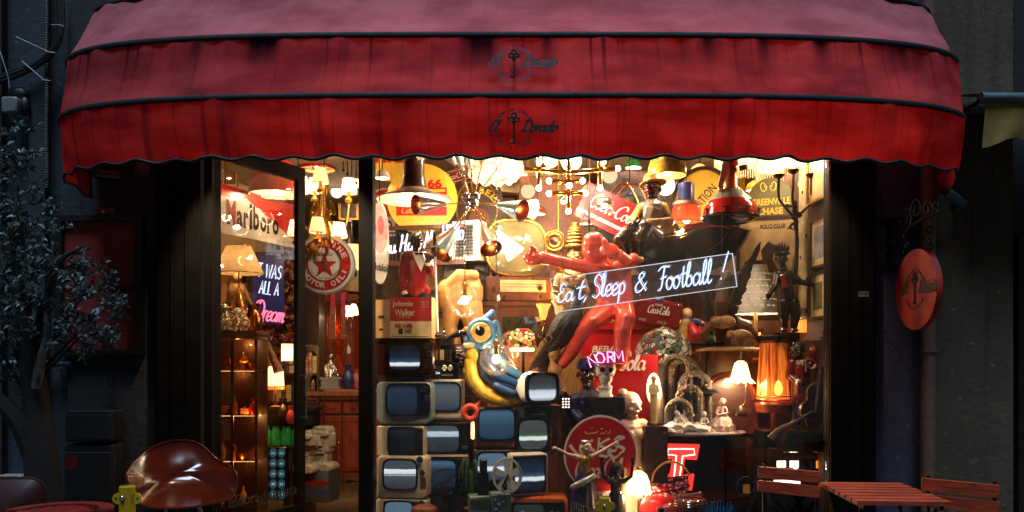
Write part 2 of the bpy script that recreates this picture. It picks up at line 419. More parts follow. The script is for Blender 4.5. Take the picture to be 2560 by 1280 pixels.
def solo(name, label, cat, px, py, y, mb, rz=0, group=None, fusev=0, smooth=6, ang=40, kind=None, k=None, loc=None):
    k = k or K(y); me = mb.mesh(name, k, ang)
    if fusev: me = fuse(me, fusev * k, smooth)
    o = bpy.data.objects.new(name, me); col.objects.link(o)
    o.location = loc if loc is not None else P(px, py, y); o.rotation_euler = (0, 0, R(rz))
    return tag(o, label, cat, group, kind)
def dup(root, loc, rz=None, label=None):
    r = root.copy(); col.objects.link(r); r.location = loc
    if rz is not None: r.rotation_euler = (0, 0, R(rz))
    if label: r['label'] = label
    for ch in list(root.children):
        c = ch.copy(); col.objects.link(c); c.parent = r
        for g in ch.children:
            d = g.copy(); col.objects.link(d); d.parent = c
    return r
# ------------------------------------------------------------------ the palette
mk('black', (26, 24, 24), .45, var=.3); mk('lacquer', (8, 8, 10), .12, coat=.7, bump=0); mk('black_gloss', (16, 15, 17), .15, coat=.6, bump=0); mk('black_wood', (11, 9, 9), .7, var=.4, scale=12, bump=.3); MATS['black_wood'].node_tree.nodes['Principled BSDF'].inputs['Specular IOR Level'].default_value = .15
mk('iron', (24, 24, 26), .5, metal=.6); mk('steel', (190, 190, 190), .25, metal=1, bump=.05); mk('chrome', (225, 225, 225), .08, metal=1, bump=0)
mk('brass', (214, 160, 82), .22, metal=1, var=.15, bump=.05); mk('old_gold', (196, 146, 62), .33, metal=.9, var=.35, scale=60, bump=.4); mk('copper', (205, 120, 75), .25, metal=1, bump=.05)
mk('bronze', (58, 44, 34), .32, metal=.7, var=.4, scale=50, bump=.3); mk('dark_bronze', (36, 30, 28), .3, metal=.5, var=.3, scale=50, bump=.3)
mk('stucco', (80, 82, 88), .9, var=.3, scale=9, bump=.6, dark=(66, 66, 72)); mk('stucco_left', (104, 104, 106), .9, var=.3, scale=7, bump=.7, dark=(64, 66, 72)); mk('stucco_blue', (84, 86, 112), .9, var=.25, scale=6, bump=.5)
mk('stucco_yellow', (96, 88, 70), .9, var=.2, scale=8, bump=.5); mk('wall_grey', (74, 84, 90), .85, var=.3, scale=6, bump=.5); mk('wall_dark', (36, 40, 44), .85, var=.3, scale=6)
mk('asphalt', (62, 62, 64), .85, var=.4, scale=40, bump=.6); mk('paving', (84, 80, 76), .8, var=.35, scale=14, bump=.5)
mk('conduit', (84, 80, 66), .6); mk('cable', (22, 24, 26), .5); mk('cable_tie', (190, 200, 205), .5); mk('box_grey', (122, 128, 132), .5, var=.1); mk('utility', (48, 53, 57), .55, var=.15, scale=8)
mk('board_red', (140, 44, 42), .55, var=.12, scale=8); mk('sign_red', (172, 48, 30), .5, var=.35, scale=6, dark=(96, 26, 20)); mk('ink', (24, 16, 18), .6, var=.1, bump=0)
mk('pipe_grey', (86, 106, 116), .5); mk('downpipe', (120, 94, 84), .5, var=.15)
mk('bark', (28, 25, 22), .9, var=.5, scale=30, bump=1); mk('bark_lit', (104, 108, 112), .9, var=.5, scale=30, bump=1)
mk('leaf', (66, 88, 84), .5, var=.4, scale=25, bump=0, trans=.25); mk('leaf_dark', (34, 48, 46), .5, var=.4, scale=25, bump=0, trans=.2); mk('leaf_skylit', (128, 150, 158), .45, var=.2, scale=25, bump=0, trans=.2)
mk('shell_plastic', (84, 24, 9), .16, var=.2, scale=9, bump=.03, coat=.3); mk('shell_plastic_dull', (54, 22, 22), .4, var=.15, scale=9, bump=.04, coat=.1)
wood('slat_dark_red', (78, 18, 14), (140, 38, 28), rough=.5, scale=9, coat=0); wood('slat_orange', (112, 40, 26), (186, 80, 48), rough=.5, scale=9, stretch=(.15, 1, 1), coat=0); mk('slat_red', (196, 58, 42), .45, var=.15, scale=20); mk('yellow_paint', (190, 160, 26), .4, var=.1, scale=12)
mk('neighbour_canvas', (140, 118, 52), .8, var=.2, scale=12); mk('stripe_blue', (110, 140, 160), .8, var=.1); mk('stripe_cream', (160, 150, 116), .8, var=.1)
wood('wood_brown', (58, 30, 18), (112, 62, 34)); wood('wood_dark', (30, 18, 12), (62, 36, 22)); wood('wood_mid', (96, 56, 30), (158, 98, 52)); wood('wood_light', (160, 112, 62), (205, 156, 98))
wood('wood_red', (88, 34, 18), (140, 62, 32)); wood('floor_wood', (150, 118, 84), (196, 160, 122), rough=.5, stretch=(1, .12, 1))
mk('plaster_warm', (196, 164, 120), .8, var=.2, scale=5); mk('clutter_wall', (190, 146, 100), .7, var=.4, scale=7, bump=.4); mk('wall_wood', (84, 56, 36), .7, var=.4, scale=5, bump=.4); mk('ceiling', (150, 130, 100), .8)
mk('white', (232, 226, 214), .45, var=.08); mk('white_gloss', (238, 234, 226), .15, var=.05, coat=.5, bump=0); mk('cream', (226, 208, 170), .5, var=.12); mk('enamel_cream', (228, 214, 190), .2, var=.1, coat=.4, bump=0)
mk('red', (186, 30, 30), .4, var=.12); mk('red_gloss', (196, 28, 24), .14, var=.08, coat=.7, bump=0); mk('coke_red', (178, 20, 28), .35, var=.12, scale=8); mk('dark_red', (128, 22, 28), .25, var=.2, coat=.4)
mk('figure_red', (244, 92, 70), .24, var=.16, scale=14, bump=.06, coat=.35); mk('pink', (226, 150, 140), .4); mk('magenta', (150, 20, 60), .5)
mk('sun_yellow', (238, 190, 66), .35, var=.08); mk('amber', (230, 150, 30), .3, trans=.4); mk('yellow', (230, 190, 60), .3, coat=.4, bump=0); mk('orange', (226, 110, 40), .3, coat=.3); mk('orange_red', (226, 74, 38), .3, trans=.35, em=.25)
mk('navy', (36, 50, 110), .35, coat=.4); mk('sky_blue', (86, 146, 196), .22, var=.2, coat=.8, bump=0); mk('deep_blue', (48, 84, 140), .22, var=.2, coat=.8, bump=0); mk('blue_cloth', (38, 44, 84), .4, var=.25)
mk('wine', (46, 8, 12), .5, var=.3); mk('shade_metal', (206, 200, 188), .45, metal=.15, var=.15); mk('dome_red', (206, 40, 26), .38, var=.15); mk('eye_cream', (250, 196, 120), .3, coat=.3); mk('tan', (200, 148, 84), .35, var=.15, scale=10, coat=.3); mk('leather', (120, 66, 34), .5); mk('skin_dark', (58, 36, 28), .25, var=.2, coat=.5, bump=.05); mk('skin_black', (34, 26, 24), .22, var=.2, coat=.5, bump=.05)
mk('skin_pale', (228, 180, 146), .45, var=.12); mk('skin_gold', (226, 180, 110), .35, metal=.5, var=.25, scale=70, bump=.3); mk('alabaster', (226, 196, 176), .5, var=.12, scale=20)
mk('hair', (30, 24, 22), .6, var=.4, scale=120, bump=1); mk('jacket_red', (150, 18, 30), .18, var=.18, coat=.6, bump=.1); mk('jacket_brown', (112, 30, 28), .2, var=.2, coat=.5); mk('trouser', (28, 24, 26), .3, coat=.3); mk('trouser_brown', (62, 40, 28), .28, var=.25, coat=.4)
mk('vest_grey', (128, 116, 100), .35, var=.25, coat=.2); mk('sleeve_gold', (206, 160, 84), .35, var=.25); mk('hat_straw', (192, 140, 74), .4, var=.15)
mk('stone', (150, 140, 124), .85, var=.3, scale=40, bump=.8); mk('porcelain', (216, 208, 206), .35, var=.2, scale=60, coat=.3); mk('lilac', (206, 176, 176), .4, var=.25, scale=60); mk('moss', (116, 110, 100), .9, var=.6, scale=150, bump=1.5)
mk('feather_black', (38, 40, 46), .5, var=.5, scale=90, bump=1); mk('feather_brown', (84, 54, 36), .6, var=.5, scale=90, bump=1); mk('feather_tan', (168, 124, 76), .6, var=.4, scale=90, bump=.8); mk('feather_dark', (44, 32, 28), .5, var=.5, scale=70, bump=1)
mk('plant_green', (96, 128, 84), .5, var=.3, trans=.2); mk('plant_dark', (48, 78, 44), .5, var=.4, trans=.2); mk('flower_purple', (128, 58, 120), .7, var=.5, scale=40); mk('flower_pink', (206, 108, 110), .7, var=.4, scale=40); mk('flower_cream', (214, 176, 130), .7, var=.3, scale=40); mk('flower_red', (140, 32, 44), .7, var=.4, scale=40)
mk('olive_tube', (122, 116, 78), .12, var=.2, scale=8, coat=.8, bump=0); mk('silver_paint', (176, 178, 174), .3, metal=.5, var=.1); mk('pale_blue', (170, 196, 200), .25, metal=.3, var=.08); mk('pale_pink', (232, 178, 150), .25, metal=.2, var=.08); mk('lilac_paint', (196, 190, 206), .25, metal=.2, var=.08); mk('umber', (84, 60, 44), .25, var=.15, coat=.4)
mk('grey_green', (128, 140, 134), .3, var=.12, coat=.3); mk('tv_cream', (206, 192, 160), .35, var=.1); mk('tv_maroon', (46, 18, 18), .15, var=.15, coat=.7); mk('tv_black', (24, 24, 25), .28, var=.2); mk('tv_silver', (176, 170, 156), .3, metal=.3, var=.1); mk('projector_green', (120, 136, 128), .4, var=.15); mk('reel_grey', (196, 204, 200), .35, var=.1)
mk('cardboard', (186, 146, 98), .8, var=.18, scale=14); mk('carton_red', (172, 32, 38), .55, var=.18, scale=14); mk('carton_cream', (214, 186, 142), .7, var=.15, scale=14); mk('enamel_white', (228, 222, 212), .25, var=.08, scale=12, coat=.4)
mk('paper_cream', (214, 190, 140), .7, var=.25, scale=12); mk('olive_board', (96, 92, 48), .5, var=.2, scale=10); mk('board_tan', (186, 156, 108), .5, var=.2, scale=10); mk('painting', (110, 92, 92), .5, var=.7, scale=14, dark=(44, 38, 44)); mk('painting_blue', (140, 138, 150), .5, var=.5, scale=8, dark=(70, 60, 66)); mk('painting_green', (96, 100, 66), .5, var=.7, scale=14, dark=(36, 36, 26))
mk('marlboro_red', (206, 40, 34), .3, var=.1, scale=6, coat=.4); mk('ink_red', (150, 26, 32), .5, bump=0); mk('denim', (40, 70, 120), .6, var=.3, scale=30); mk('star_red', (206, 44, 38), .3, bump=0); mk('green_ink', (40, 110, 70), .4, bump=0)
mk('shade_cream', (240, 214, 164), .7, var=.08, em=.55, emc=(255, 200, 120), trans=.4); mk('shade_lit', (250, 220, 170), .7, var=.05, em=1.7, emc=(255, 206, 136), trans=.3); mk('shade_hot', (255, 240, 205), .6, em=3.2, emc=(255, 222, 160)); mk('shade_tan', (204, 172, 124), .7, var=.12, em=.14, emc=(255, 180, 90), trans=.4)
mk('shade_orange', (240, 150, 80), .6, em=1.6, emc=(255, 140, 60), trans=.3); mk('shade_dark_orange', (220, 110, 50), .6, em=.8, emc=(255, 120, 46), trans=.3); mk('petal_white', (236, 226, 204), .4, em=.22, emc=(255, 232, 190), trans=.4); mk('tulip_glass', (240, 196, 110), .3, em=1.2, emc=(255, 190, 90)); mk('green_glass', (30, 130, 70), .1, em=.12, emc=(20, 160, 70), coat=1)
emit('bulb', (255, 226, 170), 14); emit('bulb_soft', (255, 226, 176), 4.0); emit('globe_lit', (255, 232, 190), 2.6); emit('globe_dim', (255, 222, 170), 1.15); emit('neon_white', (226, 236, 255), 2.3); emit('neon_blue', (196, 216, 255), 2.3); emit('neon_pink', (255, 110, 150), 3.0); emit('neon_rose', (255, 150, 225), 3.2); emit('neon_warm', (255, 226, 190), 1.0); emit('lit_white', (255, 240, 220), 3); emit('lit_blue', (40, 110, 170), .2); emit('candle_orange', (255, 150, 60), 5)
emit('painted_gap_glint', (255, 238, 214), .9)
mk('neon_ghost', (190, 205, 225), .3, em=.75, emc=(200, 214, 240)); mk('neon_box_blue', (20, 24, 66), .3, em=.12, emc=(30, 50, 190)); mk('neon_plate_red', (226, 46, 40), .4, em=1.5, emc=(255, 56, 44)); mk('scan_blue', (60, 130, 160), .3, em=.35, emc=(70, 150, 190), var=.8, scale=160); mk('scan_dark', (8, 18, 30), .3, em=.02, emc=(20, 60, 100))
glass('window_glass', refl=.025, dust=.005); glass('door_glass', (246, 240, 230), refl=.025); glass('globe_glass', (255, 246, 232), refl=.05, op=.03, opc=(255, 230, 200)); glass('acrylic', (240, 246, 252), refl=.04, op=.03, opc=(220, 230, 245)); glass('case_glass', (235, 215, 190), refl=.06); glass('bottle_glass', (240, 200, 190), refl=.12, op=.12, opc=(230, 180, 170)); glass('amber_glass', (240, 150, 60), refl=.06, op=.1, opc=(230, 120, 40))
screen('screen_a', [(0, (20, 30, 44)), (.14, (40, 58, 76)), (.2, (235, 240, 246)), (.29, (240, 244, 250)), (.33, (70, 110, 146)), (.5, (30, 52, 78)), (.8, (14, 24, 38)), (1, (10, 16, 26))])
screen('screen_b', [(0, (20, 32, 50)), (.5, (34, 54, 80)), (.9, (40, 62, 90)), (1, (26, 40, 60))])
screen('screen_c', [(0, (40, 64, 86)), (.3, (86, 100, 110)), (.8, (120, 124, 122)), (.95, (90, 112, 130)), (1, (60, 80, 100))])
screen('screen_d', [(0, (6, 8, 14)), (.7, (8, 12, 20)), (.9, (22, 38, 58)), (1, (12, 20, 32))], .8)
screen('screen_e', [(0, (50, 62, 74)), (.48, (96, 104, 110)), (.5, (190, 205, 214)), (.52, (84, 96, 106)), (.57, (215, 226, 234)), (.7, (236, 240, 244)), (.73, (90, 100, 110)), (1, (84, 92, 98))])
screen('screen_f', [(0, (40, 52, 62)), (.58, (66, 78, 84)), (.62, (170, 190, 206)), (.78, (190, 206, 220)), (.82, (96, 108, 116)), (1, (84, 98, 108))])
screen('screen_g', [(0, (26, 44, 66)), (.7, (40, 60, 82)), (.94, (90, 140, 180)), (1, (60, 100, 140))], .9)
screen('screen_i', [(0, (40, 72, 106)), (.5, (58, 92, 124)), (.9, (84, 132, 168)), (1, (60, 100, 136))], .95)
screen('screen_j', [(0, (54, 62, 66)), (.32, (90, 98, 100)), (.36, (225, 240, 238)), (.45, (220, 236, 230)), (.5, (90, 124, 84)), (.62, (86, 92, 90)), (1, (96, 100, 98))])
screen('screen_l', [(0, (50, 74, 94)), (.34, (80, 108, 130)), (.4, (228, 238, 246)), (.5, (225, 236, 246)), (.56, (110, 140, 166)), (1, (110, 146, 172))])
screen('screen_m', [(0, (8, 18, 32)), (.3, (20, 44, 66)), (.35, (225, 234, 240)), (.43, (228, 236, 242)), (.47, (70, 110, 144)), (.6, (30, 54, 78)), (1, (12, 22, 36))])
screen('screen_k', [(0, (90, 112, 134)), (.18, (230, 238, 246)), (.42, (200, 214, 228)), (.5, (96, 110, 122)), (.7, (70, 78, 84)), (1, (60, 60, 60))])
screen('screen_n', [(0, (46, 52, 52)), (1, (62, 70, 68))], .7)

def awning_cloth(name, ca, cb, dirt, runs, seams, thru, f0):
    """red canvas: lets light through from behind, dirty runs below the seams"""
    m, n, l = nodes(name)
    out = n.new('ShaderNodeOutputMaterial'); uv = n.new('ShaderNodeUVMap'); sp = n.new('ShaderNodeSeparateXYZ'); l.new(uv.outputs[0], sp.inputs[0])
    mp = n.new('ShaderNodeMapping'); mp.inputs['Scale'].default_value = (1, .12, 1); l.new(uv.outputs[0], mp.inputs[0])
    def noise(scale, vec, detail=4):
        q = n.new('ShaderNodeTexNoise'); q.inputs['Scale'].default_value = scale; q.inputs['Detail'].default_value = detail; l.new(vec, q.inputs['Vector']); return q.outputs['Fac']
    def ramp(v, a, b, lo=0, hi=1):
        q = n.new('ShaderNodeMapRange'); q.inputs['From Min'].default_value = a; q.inputs['From Max'].default_value = b; q.inputs['To Min'].default_value = lo; q.inputs['To Max'].default_value = hi; l.new(v, q.inputs['Value']); return q.outputs['Result']
    def mul(a, b):
        q = n.new('ShaderNodeMath'); q.operation = 'MULTIPLY'
        for i, s in enumerate((a, b)):
            if hasattr(s, 'links') or not isinstance(s, (int, float)): l.new(s, q.inputs[i])
            else: q.inputs[i].default_value = s
        return q.outputs[0]
    ml = n.new('ShaderNodeMapping'); ml.inputs['Scale'].default_value = (1, .006, 1); l.new(uv.outputs[0], ml.inputs[0])
    vv = sp.outputs['Y']
    fall = ramp(vv, f0, 1.0)                                   # 1 at the seam above, 0 low on the band
    broad = ramp(noise(3.4, ml.outputs[0], 3), .5, .63)
    thin = ramp(noise(30, ml.outputs[0], 3), .54, .68)
    line = ramp(noise(6, ml.outputs[0], 1), .49, .5); line2 = ramp(noise(6, ml.outputs[0], 1), .51, .5); lines = mul(line, line2)
    a = mul(broad, mul(fall, dirt)); b = mul(thin, ramp(vv, 0, 1, .05, runs))
    mx = n.new('ShaderNodeMath'); mx.operation = 'MAXIMUM'; l.new(a, mx.inputs[0]); l.new(b, mx.inputs[1])
    mx2 = n.new('ShaderNodeMath'); mx2.operation = 'MAXIMUM'; l.new(mx.outputs[0], mx2.inputs[0]); l.new(mul(lines, seams), mx2.inputs[1])
    fine = ramp(noise(2.2, uv.outputs[0], 6), .36, .64)
    c1 = n.new('ShaderNodeMix'); c1.data_type = 'RGBA'; c1.inputs['A'].default_value = rgb(ca); c1.inputs['B'].default_value = rgb(cb); l.new(fine, c1.inputs['Factor'])
    c2 = n.new('ShaderNodeMix'); c2.data_type = 'RGBA'; c2.inputs['B'].default_value = rgb((46, 28, 40)); l.new(c1.outputs['Result'], c2.inputs['A']); l.new(mx2.outputs[0], c2.inputs['Factor'])
    d = n.new('ShaderNodeBsdfDiffuse'); t = n.new('ShaderNodeBsdfTranslucent'); ms = n.new('ShaderNodeMixShader'); ms.inputs[0].default_value = thru
    bp = n.new('ShaderNodeBump'); bp.inputs['Strength'].default_value = .25; bp.inputs['Distance'].default_value = .004
    wv = noise(420, uv.outputs[0], 2); l.new(wv, bp.inputs['Height']); l.new(bp.outputs[0], d.inputs['Normal'])
    l.new(c2.outputs['Result'], d.inputs[0])
    sat = n.new('ShaderNodeMix'); sat.data_type = 'RGBA'; sat.blend_type = 'MULTIPLY'; sat.inputs['Factor'].default_value = 1; sat.inputs['B'].default_value = (1, .22, .2, 1)
    l.new(c2.outputs['Result'], sat.inputs['A']); l.new(sat.outputs['Result'], t.inputs[0])
    l.new(d.outputs[0], ms.inputs[1]); l.new(t.outputs[0], ms.inputs[2]); l.new(ms.outputs[0], out.inputs['Surface'])
    MATS[name] = m
awning_cloth('valance_canvas', (212, 74, 70), (156, 42, 44), .4, .4, .5, .5, .2)
awning_cloth('awning_canvas', (210, 92, 94), (156, 60, 66), 1.3, .8, .14, .45, .35)
awning_cloth('skylit_canvas', (216, 130, 138), (178, 98, 108), .22, .15, .05, .3, .3)  # cool skylight on the upper bands painted in as paler pink
def leaded(name, cols, scale=14, em=.5, lead=.06):
    """leaded coloured glass: voronoi panes in several colours with dark lead lines, lit from inside"""
    m, n, l = nodes(name)
    out = n.new('ShaderNodeOutputMaterial'); b = n.new('ShaderNodeBsdfPrincipled'); tc = n.new('ShaderNodeTexCoord')
    v = n.new('ShaderNodeTexVoronoi'); v.inputs['Scale'].default_value = scale; l.new(tc.outputs['Object'], v.inputs['Vector'])
    e = n.new('ShaderNodeTexVoronoi'); e.feature = 'DISTANCE_TO_EDGE'; e.inputs['Scale'].default_value = scale; l.new(tc.outputs['Object'], e.inputs['Vector'])
    sx = n.new('ShaderNodeSeparateXYZ'); l.new(v.outputs['Color'], sx.inputs[0])
    cr = n.new('ShaderNodeValToRGB'); cr.color_ramp.interpolation = 'CONSTANT'; el = cr.color_ramp.elements
    while len(el) < len(cols): el.new(.5)
    for i, c in enumerate(cols): el[i].position = i / len(cols); el[i].color = rgb(c)
    l.new(sx.outputs[0], cr.inputs[0])
    g = n.new('ShaderNodeMath'); g.operation = 'GREATER_THAN'; g.inputs[1].default_value = lead; l.new(e.outputs['Distance'], g.inputs[0])
    mx = n.new('ShaderNodeMix'); mx.data_type = 'RGBA'; mx.inputs['A'].default_value = (.012, .01, .008, 1); l.new(cr.outputs[0], mx.inputs['B']); l.new(g.outputs[0], mx.inputs['Factor'])
    l.new(mx.outputs['Result'], b.inputs['Base Color']); l.new(mx.outputs['Result'], b.inputs['Emission Color']); b.inputs['Emission Strength'].default_value = em
    b.inputs['Roughness'].default_value = .25
    l.new(b.outputs[0], out.inputs['Surface']); MATS[name] = m
leaded('leaded_flowers', [(220, 60, 40), (240, 190, 120), (235, 150, 60), (245, 215, 160), (120, 110, 40)], 34, .55)
leaded('leaded_green', [(110, 120, 90), (216, 196, 160), (190, 150, 130), (90, 110, 80), (170, 70, 60), (224, 206, 176)], 26, .22)
leaded('leaded_pale', [(226, 186, 130), (200, 150, 96), (236, 210, 160), (150, 90, 60)], 40, .3, .08)
leaded('beads', [(150, 20, 40), (220, 90, 80), (60, 30, 80), (240, 170, 150), (130, 20, 30)], 60, .15)

def plaster(name, base, stain, joints=0):
    """old render: blotches, dirt runs, hairline cracks and splash dirt low down"""
    m, n, l = nodes(name); out = n.new('ShaderNodeOutputMaterial'); b = n.new('ShaderNodeBsdfPrincipled'); tc = n.new('ShaderNodeTexCoord')
    def noise(sc, st=(1, 1, 1), d=6):
        mp = n.new('ShaderNodeMapping'); mp.inputs['Scale'].default_value = st; l.new(tc.outputs['Object'], mp.inputs[0]); q = n.new('ShaderNodeTexNoise'); q.inputs['Scale'].default_value = sc; q.inputs['Detail'].default_value = d; l.new(mp.outputs[0], q.inputs['Vector']); return q.outputs['Fac']
    def mrange(v, a, b_): q = n.new('ShaderNodeMapRange'); q.inputs['From Min'].default_value = a; q.inputs['From Max'].default_value = b_; l.new(v, q.inputs['Value']); return q.outputs['Result']
    def mixc(f, a, c): q = n.new('ShaderNodeMix'); q.data_type = 'RGBA'; l.new(f, q.inputs['Factor']); (l.new(a, q.inputs['A']) if hasattr(a, 'links') else setattr(q.inputs['A'], 'default_value', a)); q.inputs['B'].default_value = c; return q.outputs['Result']
    c = mixc(mrange(noise(1.6), .35, .7), rgb(base), rgb(stain)); c = mixc(mrange(noise(9, (1, 1, .08)), .56, .76), c, tuple(x*.45 for x in rgb(stain)[:3]) + (1,)); c = mixc(mrange(noise(22), .64, .72), c, tuple(min(1, x*1.7) for x in rgb(base)[:3]) + (1,))
    v = n.new('ShaderNodeTexVoronoi'); v.feature = 'DISTANCE_TO_EDGE'; v.inputs['Scale'].default_value = 1.7
    wv = n.new('ShaderNodeTexNoise'); wv.inputs['Scale'].default_value = 5; l.new(tc.outputs['Object'], wv.inputs['Vector']); mv = n.new('ShaderNodeMix'); mv.data_type = 'RGBA'; mv.inputs['Factor'].default_value = .25; l.new(tc.outputs['Object'], mv.inputs['A']); l.new(wv.outputs['Color'], mv.inputs['B']); l.new(mv.outputs['Result'], v.inputs['Vector'])
    cm = n.new('ShaderNodeMath'); cm.operation = 'MULTIPLY'; l.new(mrange(v.outputs['Distance'], .008, .002), cm.inputs[0]); l.new(mrange(noise(2.3), .5, .62), cm.inputs[1]); c = mixc(cm.outputs[0], c, tuple(x*.4 for x in rgb(stain)[:3]) + (1,)); l.new(c, b.inputs['Base Color']); b.inputs['Roughness'].default_value = .92
    bp = n.new('ShaderNodeBump'); bp.inputs['Strength'].default_value = .7; bp.inputs['Distance'].default_value = .006; l.new(noise(30), bp.inputs['Height']); l.new(bp.outputs[0], b.inputs['Normal']); l.new(b.outputs[0], out.inputs['Surface']); MATS[name] = m
plaster('stucco', (58, 60, 66), (40, 42, 48)); plaster('stucco_blue', (78, 80, 104), (54, 56, 78)); plaster('stucco_yellow', (92, 84, 66), (70, 64, 52)); plaster('wall_grey', (60, 72, 80), (36, 45, 50))
# ------------------------------------------------------------------ world, camera
w = bpy.data.worlds.new('World'); scene.world = w; w.use_nodes = True
wn, wl = w.node_tree.nodes, w.node_tree.links; wn.clear()
sky = wn.new('ShaderNodeTexSky'); sky.sky_type = 'NISHITA'; sky.sun_disc = False
SUN_EL, SUN_ROT = 3, 20
sky.sun_elevation = R(SUN_EL); sky.sun_rotation = R(SUN_ROT); sky.air_density = 1.4; sky.ozone_density = 2.5
bg = wn.new('ShaderNodeBackground'); bg.inputs[1].default_value = .05
wo = wn.new('ShaderNodeOutputWorld'); wl.new(sky.outputs[0], bg.inputs[0]); wl.new(bg.outputs[0], wo.inputs[0])
cam = bpy.data.cameras.new('camera'); co = bpy.data.objects.new('camera', cam); col.objects.link(co); scene.camera = co
co.location = (0, -CAM_D, CZ); co.rotation_euler = (R(90), 0, 0)
cam.sensor_width = 36; cam.lens = 36 * FPX / 2560; cam.shift_y = (HY - 640) / 2560; cam.clip_end = 300; cam.clip_start = .05
scene.view_settings.view_transform = 'Standard'; scene.view_settings.look = 'None'; scene.view_settings.exposure = 0
cy = scene.cycles; cy.max_bounces = 7; cy.transparent_max_bounces = 24; cy.sample_clamp_indirect = 3; cy.sample_clamp_direct = 0; cy.use_denoising = True
cy.caustics_reflective = False; cy.caustics_refractive = False
# dusk: what is left of the skylight comes down the street from above, cool and very soft
sl = bpy.data.lights.new('dusk_sun', 'SUN'); sl.energy = 3.0; sl.angle = R(22); sl.color = (.62, .78, 1.0)
so = bpy.data.objects.new('dusk_sun', sl); col.objects.link(so); so.rotation_euler = (R(17), 0, R(-6))

# ------------------------------------------------------------------ ground
M1 = MB('asphalt'); M1.box(-60, 60, -60, 60, -.3, -.12)
solo('street', None, None, 0, 0, 0, M1, kind='structure', k=1, loc=(0, 0, 0))
M1 = MB('paving')
for i in range(-12, 13):
    for j in range(6): M1.box(i*.5, i*.5 + .49, -2.4 + j*.42, -2.4 + j*.42 + .41, -.12, rnd(-.004, 0))
solo('pavement', None, None, 0, 0, 0, M1, kind='structure', k=1, loc=(0, 0, 0))

# ------------------------------------------------------------------ the shop building (metres)
def X(px, y=0): return (px - CX) * K(y)
def Z(py, y=0): return CZ + (HY - py) * K(y)
B = Thing('shop_building', 'dark wooden shop front in a stucco building under the red awning', 'building', 0, 0, 0, loc=(0, 0, 0), k=1)
XL0, XL1, XP0 = X(166), X(392), X(505)
m = MB('stucco'); m.box(XL0, XL1, .02, .5, 0, 6.5); B.part('wall', m)
m = MB('stucco_blue'); m.box(X(2185), X(2307), .03, .5, 0, 6.5); B.part('wall', m)
m = MB('wall_dark'); m.box(XL1, X(2185), .06, .4, 3.02, 6.5); B.part('wall', m)
def pil(x0, x1):
    m = MB('black_wood'); m.box(x0, x1, -.03, .12, 0, 3.02)
    wd = x1 - x0
    for a, b in ((.06, .30), (.36, .62), (.68, .94)): m.box(x0 + wd*a, x0 + wd*b, -.042, -.0301, .25, 2.95)
    m.box(x0 - .0, x1 + .0, -.06, -.0305, 0, .22)
    return m
B.part('pilaster', pil(XL1 + .002, XP0)); B.part('pilaster', pil(X(2086), X(2184)))
m = MB('black_wood'); m.box(X(900), X(935), -.05, .06, 0, 3.02); B.part('window_post', m)
m = MB('black_wood')
m.box(X(936), X(2067), -.03, .06, .28, .36); m.box(X(936), X(2067), -.03, .06, 2.93, 3.02); m.box(X(2068), X(2085.5), -.03, .06, 0, 3.02); m.mat('brass'); m.box(X(2069.5), X(2071.5), -.034, -.0301, .3, 2.9)  # brass strip stands in for the gold reflection along the frame
B.part('window_frame', m)
m = MB('black_wood'); m.box(X(936), X(2067), -.02, .05, 0, .279); B.part('plinth', m)
m = MB('window_glass'); m.box(X(936), X(2067), .012, .018, .36, 2.93); B.part('window_pane', m)
m = MB('black_wood'); m.box(X(506), X(899), -.04, .08, 2.83, 3.02); m.box(X(512), X(533), -.02, .03, 0, 2.829); B.part('door_frame', m)
m = MB('painted_gap_glint'); m.box(X(506), X(509.6), .03, .05, .86, 2.82); B.part('glint_strip', m)  # added glowing strip stands in for light reflected in the door gap
# interior shell
m = MB('floor_wood'); m.box(-3.0, 2.7, .13, 6.5, -.1, .02); B.part('shop_floor', m)
m = MB('ceiling'); m.box(-3.0, 2.7, .13, 6.5, 3.03, 3.2); B.part('ceiling', m)
m = MB('clutter_wall'); m.box(-3.0, 2.7, 5.6, 5.75, .021, 3.029); B.part('back_wall', m)
m = MB('plaster_warm'); m.box(-2.62, -2.5, .13, 5.599, .021, 3.029); B.part('side_wall', m)
m = MB('wall_wood'); m.box(2.04, 2.14, .13, 5.599, .021, 3.029)
for i in range(14): m.mat('wood_dark'); m.box(2.025, 2.0399, .2 + i*.17, .36 + i*.17, .021, 1.55)
B.part('side_wall', m)
m = MB('clutter_wall'); m.box(-.82, 2.039, 2.3, 2.38, .021, 3.029)
m.mat('wood_light')
for i in range(16): m.box(-.8 + i*.178, -.8 + i*.178 + .172, 2.285, 2.2999, .03, 3.02)
B.part('partition', m)
m = MB('wood_dark'); m.box(X(936), 2.024, .07, 2.284, .021, .34); B.part('window_platform', m)
# open glass door leaf, swung inwards
D = Thing('glass_door', 'black framed glass shop door standing open into the shop', 'door', 0, 0, 0, rz=63, loc=(X(524), .06, 0), k=1)
W_ = .83
m = MB('black_wood'); m.box(0, .045, -.02, .02, .03, 2.8); m.box(W_-.075, W_, -.02, .02, .03, 2.8); m.box(.0451, W_-.0751, -.02, .02, 2.70, 2.8); m.box(.0451, W_-.0751, -.02, .02, .03, .38); D.part('door_frame', m)
m = MB('door_glass'); m.box(.0455, W_-.0755, -.004, .004, .381, 2.699); D.part('door_pane', m)
m = MB('utility'); m.text('eldoradogalata', .44, .485, w=.64, h=.1, y=-.006, bold=.01); D.part('lettering', m)
m = MB('steel'); m.tube([(W_-.04, -.021, 1.0), (W_-.04, -.06, 1.0), (W_-.04, -.06, 1.3), (W_-.04, -.021, 1.3)], .008); D.part('handle', m)

